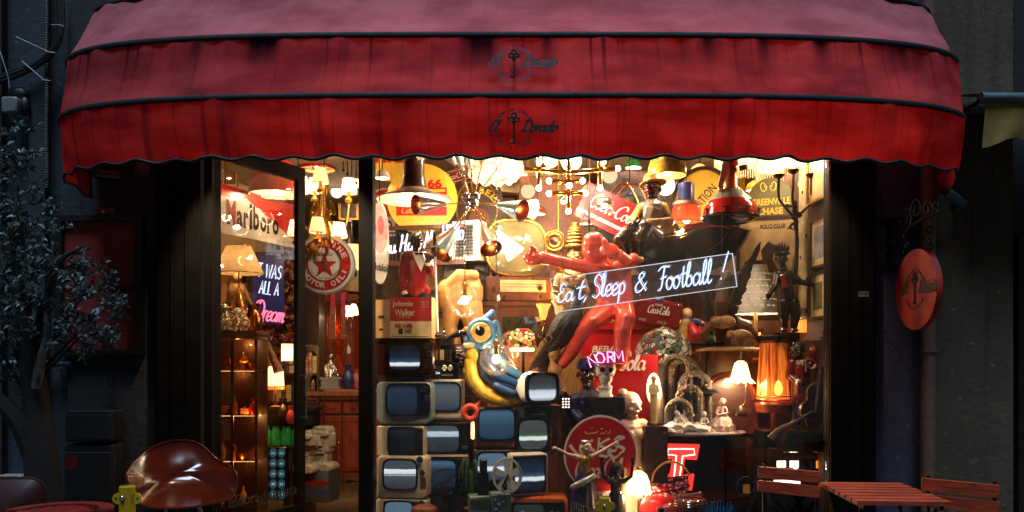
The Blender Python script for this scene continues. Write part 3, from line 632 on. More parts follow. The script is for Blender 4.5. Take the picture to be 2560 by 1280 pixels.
# ------------------------------------------------------------------ neighbours
N = Thing('neighbouring_building', 'dark blue grey panelled house wall on the left behind the olive tree', 'building', 0, 0, 0, loc=(0, 0, 0), k=1)
m = MB('wall_grey'); m.box(-6, XL0 - .002, .06, .5, 0, 6.5); N.part('wall', m)
for a, b, mt in ((72, 112, 'wall_grey'), (-40, 4, 'wall_dark')):
    m = MB(mt); m.box(X(a), X(b), 0, .0599, 0, 6.5); N.part('pilaster', m)
m = MB('stone'); m.box(-6, X(60), -.03, .0599, 0, .7, .02)
N.part('plinth', m)
N2 = Thing('neighbouring_building', 'yellowish rendered house wall at the right edge beyond the downpipe', 'building', 0, 0, 0, loc=(0, 0, 0), k=1)
m = MB('stucco_yellow'); m.box(X(2309), X(2530), -.01, .5, 0, 6.5); N2.part('wall', m)
m = MB('wall_dark'); m.box(X(2531), 6, .1, .5, 0, 6.5); N2.part('wall', m, label='dark recessed wall')
m = MB('black'); m.box(X(2560), X(2700), .05, .099, 0, 2.2); N2.part('door', m)

# ------------------------------------------------------------------ red awning
AW, SE = 2.60, 3.5
def plan(wd, p, n=200):
    """outline of the awning in plan, from the wall on the left round the front to the wall on the right"""
    o = []
    for i in range(n + 1):
        t = PI - PI * i / n; c, s = math.cos(t), math.sin(t)
        o.append((wd * math.copysign(abs(c) ** (2/SE), c), -.04 - (p - .04) * abs(s) ** (2/SE)))
    # even out by arc length
    L = [0]
    for i in range(n): L.append(L[-1] + math.hypot(o[i+1][0]-o[i][0], o[i+1][1]-o[i][1]))
    q = []; j = 0
    for i in range(n + 1):
        s = L[-1] * i / n
        while j < n - 1 and L[j+1] < s: j += 1
        f = (s - L[j]) / max(1e-9, L[j+1]-L[j]); q.append((o[j][0]*(1-f)+o[j+1][0]*f, o[j][1]*(1-f)+o[j+1][1]*f))
    return q, L[-1]
LV = [(2.60, .87, 2.47), (2.635, .90, 2.776), (2.615, .815, 3.12), (2.50, .60, 3.46), (2.34, .28, 3.68), (2.2, .10, 3.72)]   # half width, reach, height of each hoop
A = Thing('awning', 'red canvas awning with black piping and scalloped valance over the shop front', 'awning', 0, 0, 0, loc=(0, 0, 0), k=1)
def band(i, rows, scal=False):
    (w0, p0, z0), (w1, p1, z1) = LV[i], LV[i+1]; NS = 240; vs = []; uvs = []; fs = []
    for r_ in range(rows + 1):
        t = r_ / rows; sag = -.018 * math.sin(PI * t) if not scal else .012 * math.sin(PI * t)
        pl, L = plan(w0 + (w1-w0)*t, p0 + (p1-p0)*t + sag, NS)
        for k, (x, y) in enumerate(pl):
            s = L * k / NS; z = z0 + (z1-z0)*t
            wr = .004 * math.sin(s*9 + i*2) + .003 * math.sin(s*23 + t*3) + .003 * math.sin(s*41 + 1.3*i)
            if scal:
                f = 1 - t; z += f * f * (.0085 * math.cos(2*PI*s/.214) - .004 * abs(math.sin(PI*s/.214)))
                y += f * .012 * math.sin(s*11) ; wr += f * .007 * math.sin(s*17 + 2)
                ed = min(k, NS-k)
                if ed < 16: z -= f * .05 * (1 - ed/16)
            nx, ny = x / 2.5, -1.0
            vs.append((x + wr*nx*.5, y + wr*ny, z)); uvs.append((6.2*k/NS, t))
    n = NS + 1
    for r_ in range(rows):
        for k in range(NS): fs.append((r_*n+k, r_*n+k+1, (r_+1)*n+k+1, (r_+1)*n+k))
    me = bpy.data.meshes.new('canvas_band'); me.from_pydata(vs, [], fs); me.materials.append(MATS[('valance_canvas', 'awning_canvas', 'skylit_canvas')[min(i, 2)]])
    u = me.uv_layers.new(name='UVMap')
    for lp in me.loops: u.data[lp.index].uv = (uvs[lp.vertex_index][0] + i*3.7, uvs[lp.vertex_index][1])
    me.polygons.foreach_set('use_smooth', [True]*len(fs)); return me, vs[:n]
edge0 = None
for i in range(5):
    me, low = band(i, 14 if i == 0 else 8, i == 0)
    if i == 0: me.name = 'valance'; edge0 = low
    o = bpy.data.objects.new('valance' if i == 0 else 'canvas_band', me); col.objects.link(o); o.parent = A.e
mk('piping', (12, 16, 26), .7)
m = MB('piping'); m.tube(edge0, .009, 6); A.part('piping', m)
for i in (1, 2, 3):
    pl, L = plan(LV[i][0], LV[i][1], 200); m = MB('piping')
    m.tube([(x, y - .004, LV[i][2]) for x, y in pl], .0165, 8, flat=.4); A.part('piping', m)
for sx in (-1, 1):
    m = MB('piping'); m.tube([(sx*2.60, -.05, 2.42), (sx*2.63, -.05, 2.776)], .009, 6); A.part('piping', m)
m = MB('iron')
for x in (-1.6, 0, 1.6): m.tube([(x, -.02, 3.0), (x, -.5, 2.9), (x, LV[1][1]*-1 + .04, 2.776)], .014, 6)
m.tube([(x, y + .03, LV[1][2]) for x, y in plan(LV[1][0] - .03, LV[1][1] - .03, 60)[0]], .014, 6)
A.part('awning_frame', m)
def key_logo(mat='ink'):
    """round trade mark: key between the words El and Dorado inside a ring of small words, in px units"""
    m = MB(mat)
    m.tube([(0, -.6, -36), (0, -.6, 14)], 3.2, 6); m.tube([(0, -.6, 12), (0, -.6, 17)], 5.0, 6); m.tube([(-2, -.6, -34), (-9, -.6, -34)], 3, 6); m.tube([(-2, -.6, -28), (-7, -.6, -28)], 2, 6)
    for cx, cz in ((-7, 24), (7, 24), (0, 34)): m.torus((cx, -.6, cz), 5.5, 2.6, n=14, m=6)
    m.script('El', -64, -5, 25, wid=.32, y=-.6, slant=.35); m.tube([(a[0], -.7, a[1]) for a in crom([(-72, 4), (-66, 9), (-58, 8), (-54, 3)])], .6, 4)
    m.script('Dorado', 17, -7, 26, w=88, wid=.38, y=-.6, slant=.35)
    m.tube([(a[0], -.7, a[1]) for a in crom([(40, 12), (58, 13), (76, 19), (94, 16), (99, 6)])], .7, 4); m.tube([(a[0], -.7, a[1]) for a in crom([(24, -6), (34, -13), (54, -10), (68, -16)])], .7, 4)
    m.arc_text('Interior Design', 0, 0, 47, 158, 22, 11, y=-.6, wk=.68, bold=.03); m.arc_text('Retro & Vintage', 0, 0, 47, 212, 328, 10, y=-.6, wk=.68, inside=True, bold=.03)
    return m
kf = K(-.9)
for (py, y, z0, tilt) in ((322, -.925, None, 0), (160, -.885, None, 13)):
    lg = key_logo(); me = lg.mesh('key_emblem', kf); o = bpy.data.objects.new('key_emblem', me); col.objects.link(o); o.parent = A.e
    o.location = P(1285, py, y); o.rotation_euler = (R(-tilt), 0, 0)

# ------------------------------------------------------------------ left pavement
def spr(pts, n=8): return [tuple(v) for v in crom([Vector(p) for p in pts], n)]
m = MB('conduit'); m.tube([P(120, 470, .0), P(121, 300, .0), P(124, -60, .0)], .012, 8)
zz = Z(470)
m = MB('conduit'); pts = []; rs = []
for i in range(220):
    pts.append((X(120) + .002*math.sin(i*.1), -.015, zz + i*.0075)); rs.append(.011 if i % 2 else .014)
m.tube(pts, rs, 8); solo('conduit', 'ribbed flexible conduit running up the grey wall left of the awning', 'conduit', 0, 0, 0, m, k=1, loc=(0, 0, 0))
m = MB('cable')
for dx, dz, r_ in ((0, 0, 7), (6, 8, 5), (-3, -9, 6), (9, -4, 4)):
    m.tube(spr([P(-30+dx, 205-dz, -.04), P(20, 190-dz, -.05), P(90+dx, 160-dz, -.05), P(135+dx*.6, 120-dz, -.05), P(150+dx, 60, -.04), P(146+dx, -30, -.04)]), r_*.0022, 8)
m.mat('cable_tie')
for a, b, c_ in (((40, 92), (122, 130), (138, 132)), ((54, 152), (110, 200), (126, 202)), ((0, 128), (20, 190), (24, 222)), ((128, 62), (148, 62), (160, 66))):
    m.tube([P(a[0], a[1], -.07), P(b[0], b[1], -.075), P(c_[0], c_[1], -.07)], .0026, 6)
solo('cable_bundle', 'bundle of black cables with white cable ties bending up the left wall', 'cables', 0, 0, 0, m, k=1, loc=(0, 0, 0))
T = Thing('floodlight', 'small pale square floodlight on the wall at the left edge', 'floodlight', 30, 265, -.06)
m = MB('box_grey'); m.box(-20, 20, -14, 14, -20, 20, 6); T.part('lamp_head', m); m = MB('cable'); m.ball((6, 18, 34), (26, 14, 20)); m.ball((22, 16, 4), (14, 12, 26)); m.cyl((0, 12, 0), (0, 30, 10), 8); T.part('bracket', m)
T = Thing('security_camera', 'dark rounded security camera under the left end of the awning', 'camera', 272, 440, -.1)
m = MB('black_gloss'); m.cyl((-18, -24, 0), (16, 12, 3), 13, 14, 16); m.ball((-18, -24, 0), 13); T.part('camera_body', m); m = MB('iron'); m.cyl((10, 6, 0), (6, 40, 12), 5); T.part('bracket', m)
T = Thing('alarm_bell', 'reddish round alarm sounder on the stucco wall left of the shop door', 'alarm', 362, 424, .02)
m = MB('box_grey'); m.prism(rr(-20, 14, -16, 18, 6), -6, 0); T.part('base', m); m = MB('downpipe'); m.lathe([(0, 26), (10, 25), (16, 16), (17, 0)], n=18); 
o = T.part('sounder', m); o.rotation_euler = (R(100), 0, R(-15))
T = Thing('call_point', 'small red call point box above the red notice board', 'alarm', 268, 530, .02)
m = MB('board_red'); m.box(-24, 24, -14, 0, -9, 9, 3); T.part('case', m); m = MB('enamel_white'); m.cyl((-3, -15, -2), (-3, -14.1, -2), 4); T.part('button', m)
T = Thing('notice_board', 'red notice board in a black frame behind the olive tree', 'sign', 255, 712, .0)
m = MB('black'); m.ring(rr(-112, 106, -176, 172, 3), rr(-94, 88, -162, 158, 2), -14, 10); T.part('frame', m)
m = MB('board_red'); m.box(-94, 88, 0, 8, -162, 158); m.mat('ink'); m.script('Dorado', 6, -16, 22, w=76, wid=.2, slant=.35); m.script('El', -70, -14, 20, wid=.2, slant=.35); T.part('board', m)
for (py0, py1, w0, dots, lab) in ((1025, 1100, 58, 0, 'dark grey utility box, upper one of two below the red notice board'), (1108, 1262, 60, 1, 'dark grey utility box with a round red sticker below the other box')):
    T = Thing('utility_box', lab, 'utility box', 246, py1, -.02, group='utility boxes on the left wall'); h = py1 - py0
    m = MB('utility'); m.box(-w0, w0, -46, 8, 0, h, 4); T.part('case', m)
    m = MB('utility'); m.box(-w0 + 3, w0 - 3, -52, -46.1, 6, (h if not dots else 62 + 84) - 8, 3); T.part('door', m)
    if dots:
        m = MB('board_red'); m.cyl((-40, -53, 112), (-40, -52.1, 112), 18, n=20); T.part('sticker', m)
T = Thing('wall_pipe', 'pale blue grey horizontal pipe crossing the wall behind the tree trunk', 'pipe', 100, 908, .02)
m = MB('pipe_grey'); m.cyl((-84, -10, 0), (84, -10, 0), 7); m.cyl((60, -10, 0), (66, -10, 0), 9); T.part('pipe', m); 
for x in (-50, 40):
    m = MB('iron'); m.box(x, x + 6, -16, 8, -9, 9); T.part('clip', m)

# olive tree
T = Thing('olive_tree', 'small olive tree with narrow grey green leaves beside the left wall', 'tree', 100, 1430, -.5)
k_ = T.k
m = MB('bark')
pp = spr([(30, 0, 0), (14, 4, 140), (2, 0, 280), (-12, 8, 400), (-22, 0, 500), (-36, -10, 600), (-52, -6, 720), (-60, 0, 900)])
m.tube(pp, [52 * (1 - .85*i/len(pp)) for i in range(len(pp))], 10)
pp = spr([(0, 0, 250), (-40, -14, 360), (-90, -20, 420), (-150, 0, 450)]); m.tube(pp, [30*(1-.6*i/len(pp)) for i in range(len(pp))], 8)
pp = spr([(-20, 0, 480), (-70, 10, 600), (-90, 20, 760), (-100, 10, 860)]); m.tube(pp, [22*(1-.8*i/len(pp)) for i in range(len(pp))], 8)
pp = spr([(-22, 0, 520), (20, -20, 640), (60, -20, 760), (110, -10, 800)]); m.tube(pp, [16*(1-.8*i/len(pp)) for i in range(len(pp))], 8)
for cx, cy_, cz, b0 in ((-55, 0, 960, 760), (-92, 10, 800, 620), (0, -20, 800, 600), (60, -20, 770, 560), (-110, 0, 690, 520), (120, -10, 690, 540), (150, -20, 630, 520), (-100, -30, 590, 480), (110, -30, 570, 500), (20, -40, 650, 500)):
    pp = spr([(-24 - (b0 - 480)*.11, 0, b0 - 60), ((cx - 30)*.5, cy_*.6, (b0 + cz)/2 - 30), (cx, cy_, cz)]); m.tube(pp, [7*(1 - .75*i/len(pp)) for i in range(len(pp))], 6)
T.part('trunk', m)
m = MB('bark_lit'); pp = spr([(6, -30, 450), (22, -32, 520), (34, -30, 580), (30, -28, 640)]); m.tube(pp, [9, 10, 11, 12, 12, 12, 12, 11, 11, 11, 11, 10, 10, 10, 9, 9, 9, 8, 8, 8, 7, 7, 6, 6, 5][:len(pp)], 7); T.part('trunk', m, label='sawn off limb with light painted on as pale bark')  # pale bark paints the light falling on this limb
m = MB('leaf')
def twig(m, a, b, nl, ln, wd):
    a, b = Vector(a), Vector(b); d = (b - a); L = d.length; d.normalize()
    m.mat('bark'); m.tube([a, (a+b)/2 + Vector((rnd(-3, 3), rnd(-3, 3), 0)), b], [2.2, 1.6, .8], 4)
    for i in range(nl):
        f = (i + .5) / nl; q = a + (b - a) * f
        ang = i * 2.4; u = d.orthogonal().normalized(); u.rotate(Matrix.Rotation(ang, 3, d))
        dr = (d * rnd(.45, .8) + u * rnd(.7, 1.0) + Vector((0, 0, rnd(-.25, .15)))).normalized(); lf = ln * rnd(.65, 1.15) * (1 - .35*f)
        sd = dr.cross(Vector((rnd(-.4, .4), -1, rnd(-.3, .6)))).normalized() * wd * rnd(.7, 1.1)
        q1 = q + dr*lf*.5 + Vector((0, 0, 2)); q2 = q + dr*lf + Vector((0, 0, -lf*.12))
        m.mat(random.choices(['leaf', 'leaf_dark', 'leaf_skylit'], [5, 4, 2 if q.z > 560 else 1])[0])  # more pale blue leaves high up paint skylight into the crown
        m.add([q, q + dr*lf*.3 + sd*.8, q1 + sd, q + dr*lf*.78 + sd*.6, q2, q + dr*lf*.78 - sd*.6, q1 - sd, q + dr*lf*.3 - sd*.8], [(0,1,2,3,4,5,6,7)])
clumps = [(-55, 0, 1040, 30, 80), (-50, 0, 960, 44, 80), (-45, 0, 860, 90, 70), (-92, 10, 800, 80, 80), (0, -20, 800, 90, 80), (60, -20, 770, 80, 70), (-110, 0, 700, 70, 90), (-30, -40, 690, 110, 90), (60, -30, 690, 90, 80), (120, -10, 700, 60, 50), (150, -20, 640, 46, 40), (-100, -30, 590, 70, 70), (20, -40, 590, 90, 70), (110, -30, 570, 50, 60), (-100, 0, 500, 60, 60), (150, -30, 560, 40, 40)]
for cx, cy_, cz, r_, h_ in clumps:
    for i in range(int(9 + r_ / 5.5)):
        a = rnd(0, 2*PI); q = Vector((cx + math.cos(a)*rnd(.1, 1)*r_, cy_ + math.sin(a)*rnd(.1, 1)*r_*.8, cz + rnd(-.7, .8)*h_))
        dirn = Vector((math.cos(a), math.sin(a)*.8 - .2, rnd(.0, 1.1))).normalized()
        twig(m, q, q + dirn * rnd(26, 54), random.randint(7, 11), 25, 3.5)
T.part('crown', m)
T2 = Thing('plant_pot', 'dark planter at the foot of the olive tree', 'planter', 128, 1490, -.5)
m = MB('stone'); m.lathe([(70, 0), (95, 130), (100, 130), (88, 128), (60, 110), (0, 108)], n=24); T2.part('pot', m)
m = MB('leaf_dark')
for i in range(60):
    a = rnd(0, 2*PI); r_ = rnd(10, 80); twig(m, (math.cos(a)*r_, math.sin(a)*r_, 118), (math.cos(a)*r_*1.2, math.sin(a)*r_*1.2, 150 + rnd(0, 90)), 5, 18, 5)
T2.part('foliage', m)
T2.e.location.z = 0; T.e.location.z = .25

# shell armchairs, round slatted table, yellow posts
def shell(rim, deep, mat, nseg=10):
    """hollow moulded seat: rim points (x, y, z) drawn inwards and backwards to a bowl"""
    pts = [Vector(p) for p in rim]; n = len(pts); c = sum(pts, Vector()) / n; m = MB(mat); vs = []; fs = []
    for j in range(nseg + 1):
        t = 1 - j / nseg
        for p in pts:
            q = c + (p - c) * t; q.y = c.y + (p.y - c.y) * (t ** 1.6) + deep * (1 - t ** 2.6); vs.append(q)
    for j in range(nseg):
        for i in range(n):
            l_ = (i+1) % n; fs.append((j*n+i, j*n+l_, (j+1)*n+l_, (j+1)*n+i))
    m.add(vs, fs); m.tube(pts, 3.2, 6, closed=True); return m
T = Thing('armchair', 'glossy dark orange moulded plastic armchair in front of the shop door', 'chair', 457, 1450, -.45, rz=21, k=K(-.45)*.89, group='moulded plastic chairs on the pavement')
rim = spr([(-137, -78, 275), (-119, -36, 302), (-84, 14, 331), (-42, 36, 346), (8, 42, 348), (48, 30, 334), (88, -8, 298), (120, -50, 282), (138, -92, 266), (140, -118, 240), (124, -128, 206), (86, -138, 196), (18, -146, 188), (-64, -144, 192), (-108, -130, 208), (-118, -114, 236), (-132, -100, 258), (-137, -78, 275)], 5)[:-1]
T.part('seat_shell', shell(rim, 64, 'shell_plastic'))
for sx, sy in ((-1, -1), (1, -1), (-1, 1), (1, 1)):
    m = MB('steel'); m.tube([(sx*40, sy*30, 172), (sx*90, sy*80, 0)], [4, 4], 6); T.part('leg', m)
T.e.location.z = 0; zs = (CZ + (HY-1105)*K(-.45)) / T.k - 348
T.e.location.z = zs * T.k - 0.0
T = Thing('plastic_chair', 'dull red brown plastic chair back cut by the left picture edge', 'chair', 20, 1500, -.95, group='moulded plastic chairs on the pavement')
rim = rr(-110, 88, 60, 304, 34, 6); rim = [(x, 12 * abs(x / 100) ** 2 - 30 * (z < 100), z) for x, z in rim]
T.part('seat_shell', shell(rim, -36, 'shell_plastic_dull'))
for sx in (-1, 1):
    m = MB('steel'); m.tube([(sx*60, -10, 80), (sx*80, 30, -60)], 4, 6); T.part('leg', m)
T = Thing('slatted_table', 'round red slatted table top at the bottom left between the chairs', 'table', 190, 1268, -1.05)
m = MB('slat_dark_red')
for i in range(11):
    a0 = R(8 + i*15.1); a1 = R(8 + i*15.1 + 14.2); o = []
    n0 = 5; ar = [a0 + (a1-a0)*q/n0 for q in range(n0+1)]
    vs = [(128*math.cos(a), 34 - 128*math.sin(a)*-1 - 128, z) for z in (-16, 9) for a in ar] + [(96*math.cos(a), 34 + 96*math.sin(a) - 128, z) for z in (-16, 9) for a in ar]
    q = n0 + 1; fs = []
    for i_ in range(n0): fs += [(i_, i_+1, q+i_+1, q+i_), (2*q+i_, 3*q+i_, 3*q+i_+1, 2*q+i_+1), (q+i_, q+i_+1, 3*q+i_+1, 3*q+i_), (i_, 2*q+i_, 2*q+i_+1, i_+1)]
    fs += [(0, q, 3*q, 2*q), (q-1, 3*q-1, 4*q-1, 2*q-1)]; m.add(vs, fs)
for i in range(9): m.box(-90 + i*20.5, -90 + i*20.5 + 18, -94 - 60*math.sin(PI*(i+.5)/9), -94 + 76*math.sin(PI*(i+.5)/9), 1, 8)
T.part('tabletop', m)
for s in (-1, 1):
    m = MB('iron'); m.tube([(s*50, -120, 0), (-s*50, -70, -340)], 5, 6); T.part('leg', m)
for px, py, y, sc, lab in ((318, 1214, -1.15, 1, 'yellow post with round ears and a chrome bolt beside the shell armchair'), (1512, 1242, -.35, .72, 'yellow post with its top just showing below the dancer figurine')):
    T = Thing('post', lab, 'post', px, 0, y, group='yellow posts on the pavement'); zt = CZ + (HY - py)*K(y); T.e.location.z = 0; H_ = zt / T.k
    m = MB('yellow_paint'); m.lathe([(19*sc, 0), (19*sc, H_ - 2), (16*sc, H_), (15*sc, H_ - 8*sc)], n=24); T.part('upright', m)
    for s in (-1, 1):
        m = MB('yellow_paint'); m.cyl((s*22*sc, -3, H_ - 32*sc), (s*22*sc, 3, H_ - 32*sc), 14*sc, n=18); m.mat('ink'); m.cyl((s*27*sc, -3.6, H_ - 32*sc), (s*27*sc, -3.1, H_ - 32*sc), 3*sc, n=8); T.part('ear', m)
    m = MB('chrome'); m.ball((-3*sc, -19*sc, H_ - 28*sc), 7*sc); T.part('bolt', m)

# folding chairs and slatted table on the right
def fchair(lab, loc, rz):
    T = Thing('folding_chair', lab, 'chair', 0, 0, 0, loc=loc, rz=rz, k=1, group='folding slatted chairs')
    for z in (.775, .695):
        m = MB('slat_orange'); m.box(-.175, .175, -.012, .012, z - .032, z + .032, .006); T.part('back_slat', m)
    for s in (-1, 1):
        m = MB('iron'); m.tube([(s*.15, .02, .82), (s*.15, .02, .45), (s*.15, -.30, .0)], .009, 6); T.part('frame_tube', m)
        m = MB('iron'); m.tube([(s*.135, -.34, .44), (s*.135, .16, .0)], .009, 6); T.part('leg', m)
    for i in range(5):
        m = MB('slat_orange'); m.box(-.19, .19, -.36 + i*.075, -.36 + i*.075 + .055, .44, .458); T.part('seat_slat', m)
    return T
fchair('orange slatted folding chair in front of the shop window left of the slatted table', (1.555, -.50, 0), -38)
fchair('orange slatted folding chair right of the slatted table by the downpipe wall', (2.26, -.96, 0), -42)
T = Thing('garden_table', 'orange slatted folding table between the two folding chairs', 'table', 0, 0, 0, loc=(1.93, -.80, 0), k=1, rz=-4)
for i in range(7):
    m = MB('slat_orange'); m.box(-.225, .225, -.31 + i*.09, -.31 + i*.09 + .066, .712, .732); T.part('slat', m)
m = MB('iron'); m.box(-.19, -.17, -.3, .3, .69, .711); m.box(.17, .19, -.3, .3, .69, .711); T.part('table_frame', m)
for s in (-1, 1):
    for q in (-1, 1):
        m = MB('iron'); m.tube([(s*.18, q*.25, .70), (s*.16, -q*.25, 0)], .01, 6); T.part('leg', m)

# hanging oval sign with wrought iron bracket, camera, downpipe, neighbour's awning
T = Thing('hanging_sign', 'round orange red sign hanging from a scrolled iron bracket right of the window', 'sign', 0, 0, 0, loc=(2.37, -.33, 1.83), rz=-90, k=.0024)
m = MB('sign_red'); m.prism(se(0, 0, 100, 98, 2, 56), -7, 7); T.part('panel', m)
lg = key_logo(); o = T.part('key_emblem', lg); o.scale = (.98, 1, .98); o.location = (0, -.018, .0)
m = MB('iron')
def scroll(cx, cz, r, turns, a0, sgn=1, n=26): return [(cx + r*(1-.8*i/n)*math.cos(a0 + sgn*turns*2*PI*i/n), 0, cz + r*(1-.8*i/n)*math.sin(a0 + sgn*turns*2*PI*i/n)) for i in range(n+1)]
m.tube([(-150, 0, 90), (-150, 0, 190)], 5, 6); m.box(-160, -146, -20, 20, 184, 202); m.box(-160, -146, -20, 20, 60, 76)
m.tube(spr([(-150, 0, 70), (-120, 0, 110), (-60, 0, 150), (20, 0, 168), (110, 0, 172)]), 5, 6)
m.tube([(-150, 0, 190), (-60, 0, 190), (30, 0, 182)], 4, 6)
for cx, cz, r_, tn, a0, sg in ((-118, 158, 26, 1.3, 0, 1), (-60, 184, 34, 1.4, -1.5, 1), (-6, 196, 28, 1.3, 3, -1), (44, 188, 22, 1.3, 0, 1), (84, 184, 16, 1.2, 3, -1), (-130, 112, 16, 1.2, 1.5, 1)): m.tube(scroll(cx, cz, r_, tn, a0, sg), 3.4, 6)
T.part('bracket', m)
for s in (-1, 1):
    m = MB('iron')
    for i in range(3): m.torus((s*55, 0, 96 + 20*i + (60 if s > 0 else 44)*0), 8, 2, axis='y' if i % 2 else 'x', n=14, m=6)
    m.tube([(s*55, 0, 80), (s*55, 0, 160)], 1.6, 5); T.part('hook', m)
T = Thing('security_camera', 'pale bullet security camera on the wall under the right end of the awning', 'camera', 2385, 494, -.1, rz=0)
m = MB('pipe_grey'); m.cyl((-30, -20, 10), (24, 6, -14), 12, 13, 14); m.mat('black_gloss'); m.cyl((-33, -21.5, 11.4), (-30.2, -20.1, 10.1), 10); T.part('camera_body', m); m = MB('iron'); m.cyl((14, 0, -8), (18, 40, -20), 6); T.part('bracket', m)
T = Thing('downpipe', 'reddish grey downpipe on the wall right of the shop front', 'pipe', 2320, 1480, -.06)
m = MB('downpipe'); m.cyl((0, 0, 0), (0, 0, 1500), 17, n=16); T.part('pipe', m)
for z in (600, 1016):
    m = MB('downpipe'); m.cyl((0, 0, z), (0, 0, z + 8), 21, n=16); T.part('collar', m)
T = Thing('neighbour_awning', 'blue and cream striped roller awning with mustard valance at the right edge', 'awning', 2465, 245, -.35)
m = MB('pipe_grey'); m.cyl((-8, 0, 0), (260, 0, 0), 13, n=16); m.cyl((-14, 0, 0), (-8, 0, 0), 15, n=16); T.part('roller', m)
m = MB('stripe_cream')
for i in range(9):
    m.mat('stripe_blue' if i % 2 == 0 else 'stripe_cream'); x0 = -60 + i*36; m.add([(x0 + 30, 4, 12), (x0 + 66, 4, 12), (x0 + 36, 140, 48), (x0, 140, 48)], [(0, 1, 2, 3)])
T.part('canopy', m)
m = MB('neighbour_canvas'); vs = []; fs = []
for j in range(7):
    for i in range(41):
        t = j/6; x = i*6.5; z = -14 - t*(98 + 12*math.cos(x/26.)*(1 if j == 6 else .3)); vs.append((x - 2 + t*-6, -2 + 5*math.sin(x/18 + t*2)*t, z))
for j in range(6):
    for i in range(40): fs.append((j*41+i, j*41+i+1, (j+1)*41+i+1, (j+1)*41+i))
m.add(vs, fs); T.part('valance', m)
m = MB('iron'); m.box(-40, -10, 0, 40, -40, -22); m.tube([(-10, 0, -4), (-36, 150, -30)], 5, 6); T.part('arm', m)
m = MB('box_grey')
for i in range(9): m.box(-12 + i*3, -12 + i*3 + 1.6, -.5, 0, 2, 8); m.box(-12 + i*3, -12 + i*3 + 2.0, -.5, 0, -6, 0)
solo('sticker', 'tiny pale sticker with two printed lines on the right black pilaster', 'sticker', 2158, 736, -.0435, m)
# ================================================================== seen through the shop door
def bulbmesh(r=5, mat='bulb'):
    m = MB(mat); m.ball((0, 0, 0), r, 10); return m
def chain(m, a, b, step=9, r=1.0, size=3.2):
    a, b = Vector(a), Vector(b); n = max(2, int((b-a).length / step)); d = (b-a) / n
    for i in range(n):
        c = a + d*(i+.5); q = []
        for k in range(8):
            t = 2*PI*k/8; off = (Vector((math.cos(t)*size*.6, 0, 0)) if i % 2 else Vector((0, math.cos(t)*size*.6, 0))) + d.normalized()*math.sin(t)*step*.62; q.append(c + off)
        m.tube(q, r, 5, closed=True)
def pendant(name, label, px, py, y, prof, mat, cord_top, inner=None, bulb=6, power=0, group=None, bulbz=None, n=28, cat='lamp', bm='bulb', lightcol=(255, 216, 168), wob=None, cordmat='cable', inset=2.0):
    """hanging lamp: prof = (radius, height above py) from rim upwards"""
    T = Thing(name, label, cat, px, py, y, group=group)
    m = MB(mat); m.lathe(prof, n=n, wob=wob)
    if inner: m.mat(inner); m.lathe([(max(.2, r - inset), z - .5 if i else z) for i, (r, z) in enumerate(prof)], n=n, wob=wob)
    T.part('lamp_shade', m, ang=35)
    top = max(z for r, z in prof); m = MB(cordmat); m.cyl((0, 0, top - 2), (0, 0, py - cord_top), 1.6, n=6); T.part('cord', m)
    bz = bulbz if bulbz is not None else prof[0][1] + 8
    if bulb:
        m = MB(bm); m.ball((0, 0, bz), bulb, 10); T.part('bulb', m)
        m = MB('brass'); m.cyl((0, 0, bz + bulb*.8), (0, 0, top - 1), bulb*.5, n=8); T.part('socket', m)
    if power: T.light((0, 0, bz), power, r=(bulb + 1.5)*T.k, color=lightcol)
    return T
# cigarette sign on the side wall
T = Thing('advertising_sign', 'white lettered sign with a red roof shape hanging behind the open glass door', 'sign', 0, 0, 0, rz=70, loc=(-2.2, .92, 2.557), k=.003)
m = MB('enamel_white'); m.box(-2, 330, 0, 5, -62, 60)
m.mat('marlboro_red'); m.add([(-2, -.6, 60), (-2, -.6, 26), (118, -.6, 40), (330, -.6, -40), (330, -.6, 60)], [(0, 1, 2, 3, 4)])
m.mat('ink_red'); m.text('M', 60, -6, w=34, h=62, bold=.03); m.mat('ink')
xx = 80
for ch, wd, h_, dz in (('a', 24, 40, 0), ('r', 19, 40, 0), ('l', 11, 66, 0), ('b', 25, 64, 0), ('o', 26, 40, 0), ('r', 19, 40, 0), ('o', 27, 40, 0)):
    if ch == 'b': m.mat('ink')
    m.text(ch, xx + wd/2, -37 + h_/2, w=wd, h=h_, bold=.035)
    if ch in 'rl': m.box(xx - 2, xx + 10, -1.2, -.9, -38, -34)
    xx += wd + 4
m.box(44, 56, -1.2, -.9, -38, -33); m.box(66, 78, -1.2, -.9, -38, -33)
T.part('board', m)

for x in (40, 290): m = MB('iron'); m.cyl((x, 2, 60), (x, 2, 150), 1.2, n=6); T.part('wire', m)
# posters on the side wall
def framed(name, label, px, py, y, w, h, pic, frame='wood_brown', rz=0, fw=5, mount=None, group=None, loc=None, k=None, cat='picture', extra=None):
    T = Thing(name, label, cat, px, py, y, rz=rz, group=group, loc=loc, k=k)
    m = MB(frame); m.ring([(-w/2, -h/2), (w/2, -h/2), (w/2, h/2), (-w/2, h/2)], [(-w/2+fw, -h/2+fw), (w/2-fw, -h/2+fw), (w/2-fw, h/2-fw), (-w/2+fw, h/2-fw)], -4, 4); T.part('frame', m)
    m = MB(pic); m.box(-w/2+fw, w/2-fw, 0, 3, -h/2+fw, h/2-fw)
    if mount: m.mat(mount); q = min(w, h)*.16; m.box(-w/2+fw+q, w/2-fw-q, -.6, -.1, -h/2+fw+q, h/2-fw-q)
    if extra: extra(m, w, h)
    T.part('picture', m); return T
def scribble(m, w, h):
    m.mat('ink')
    for i in range(12): m.tube([(rnd(-.3, .3)*w, -.5, rnd(-.35, .35)*h) for _ in range(3)], .8, 4)
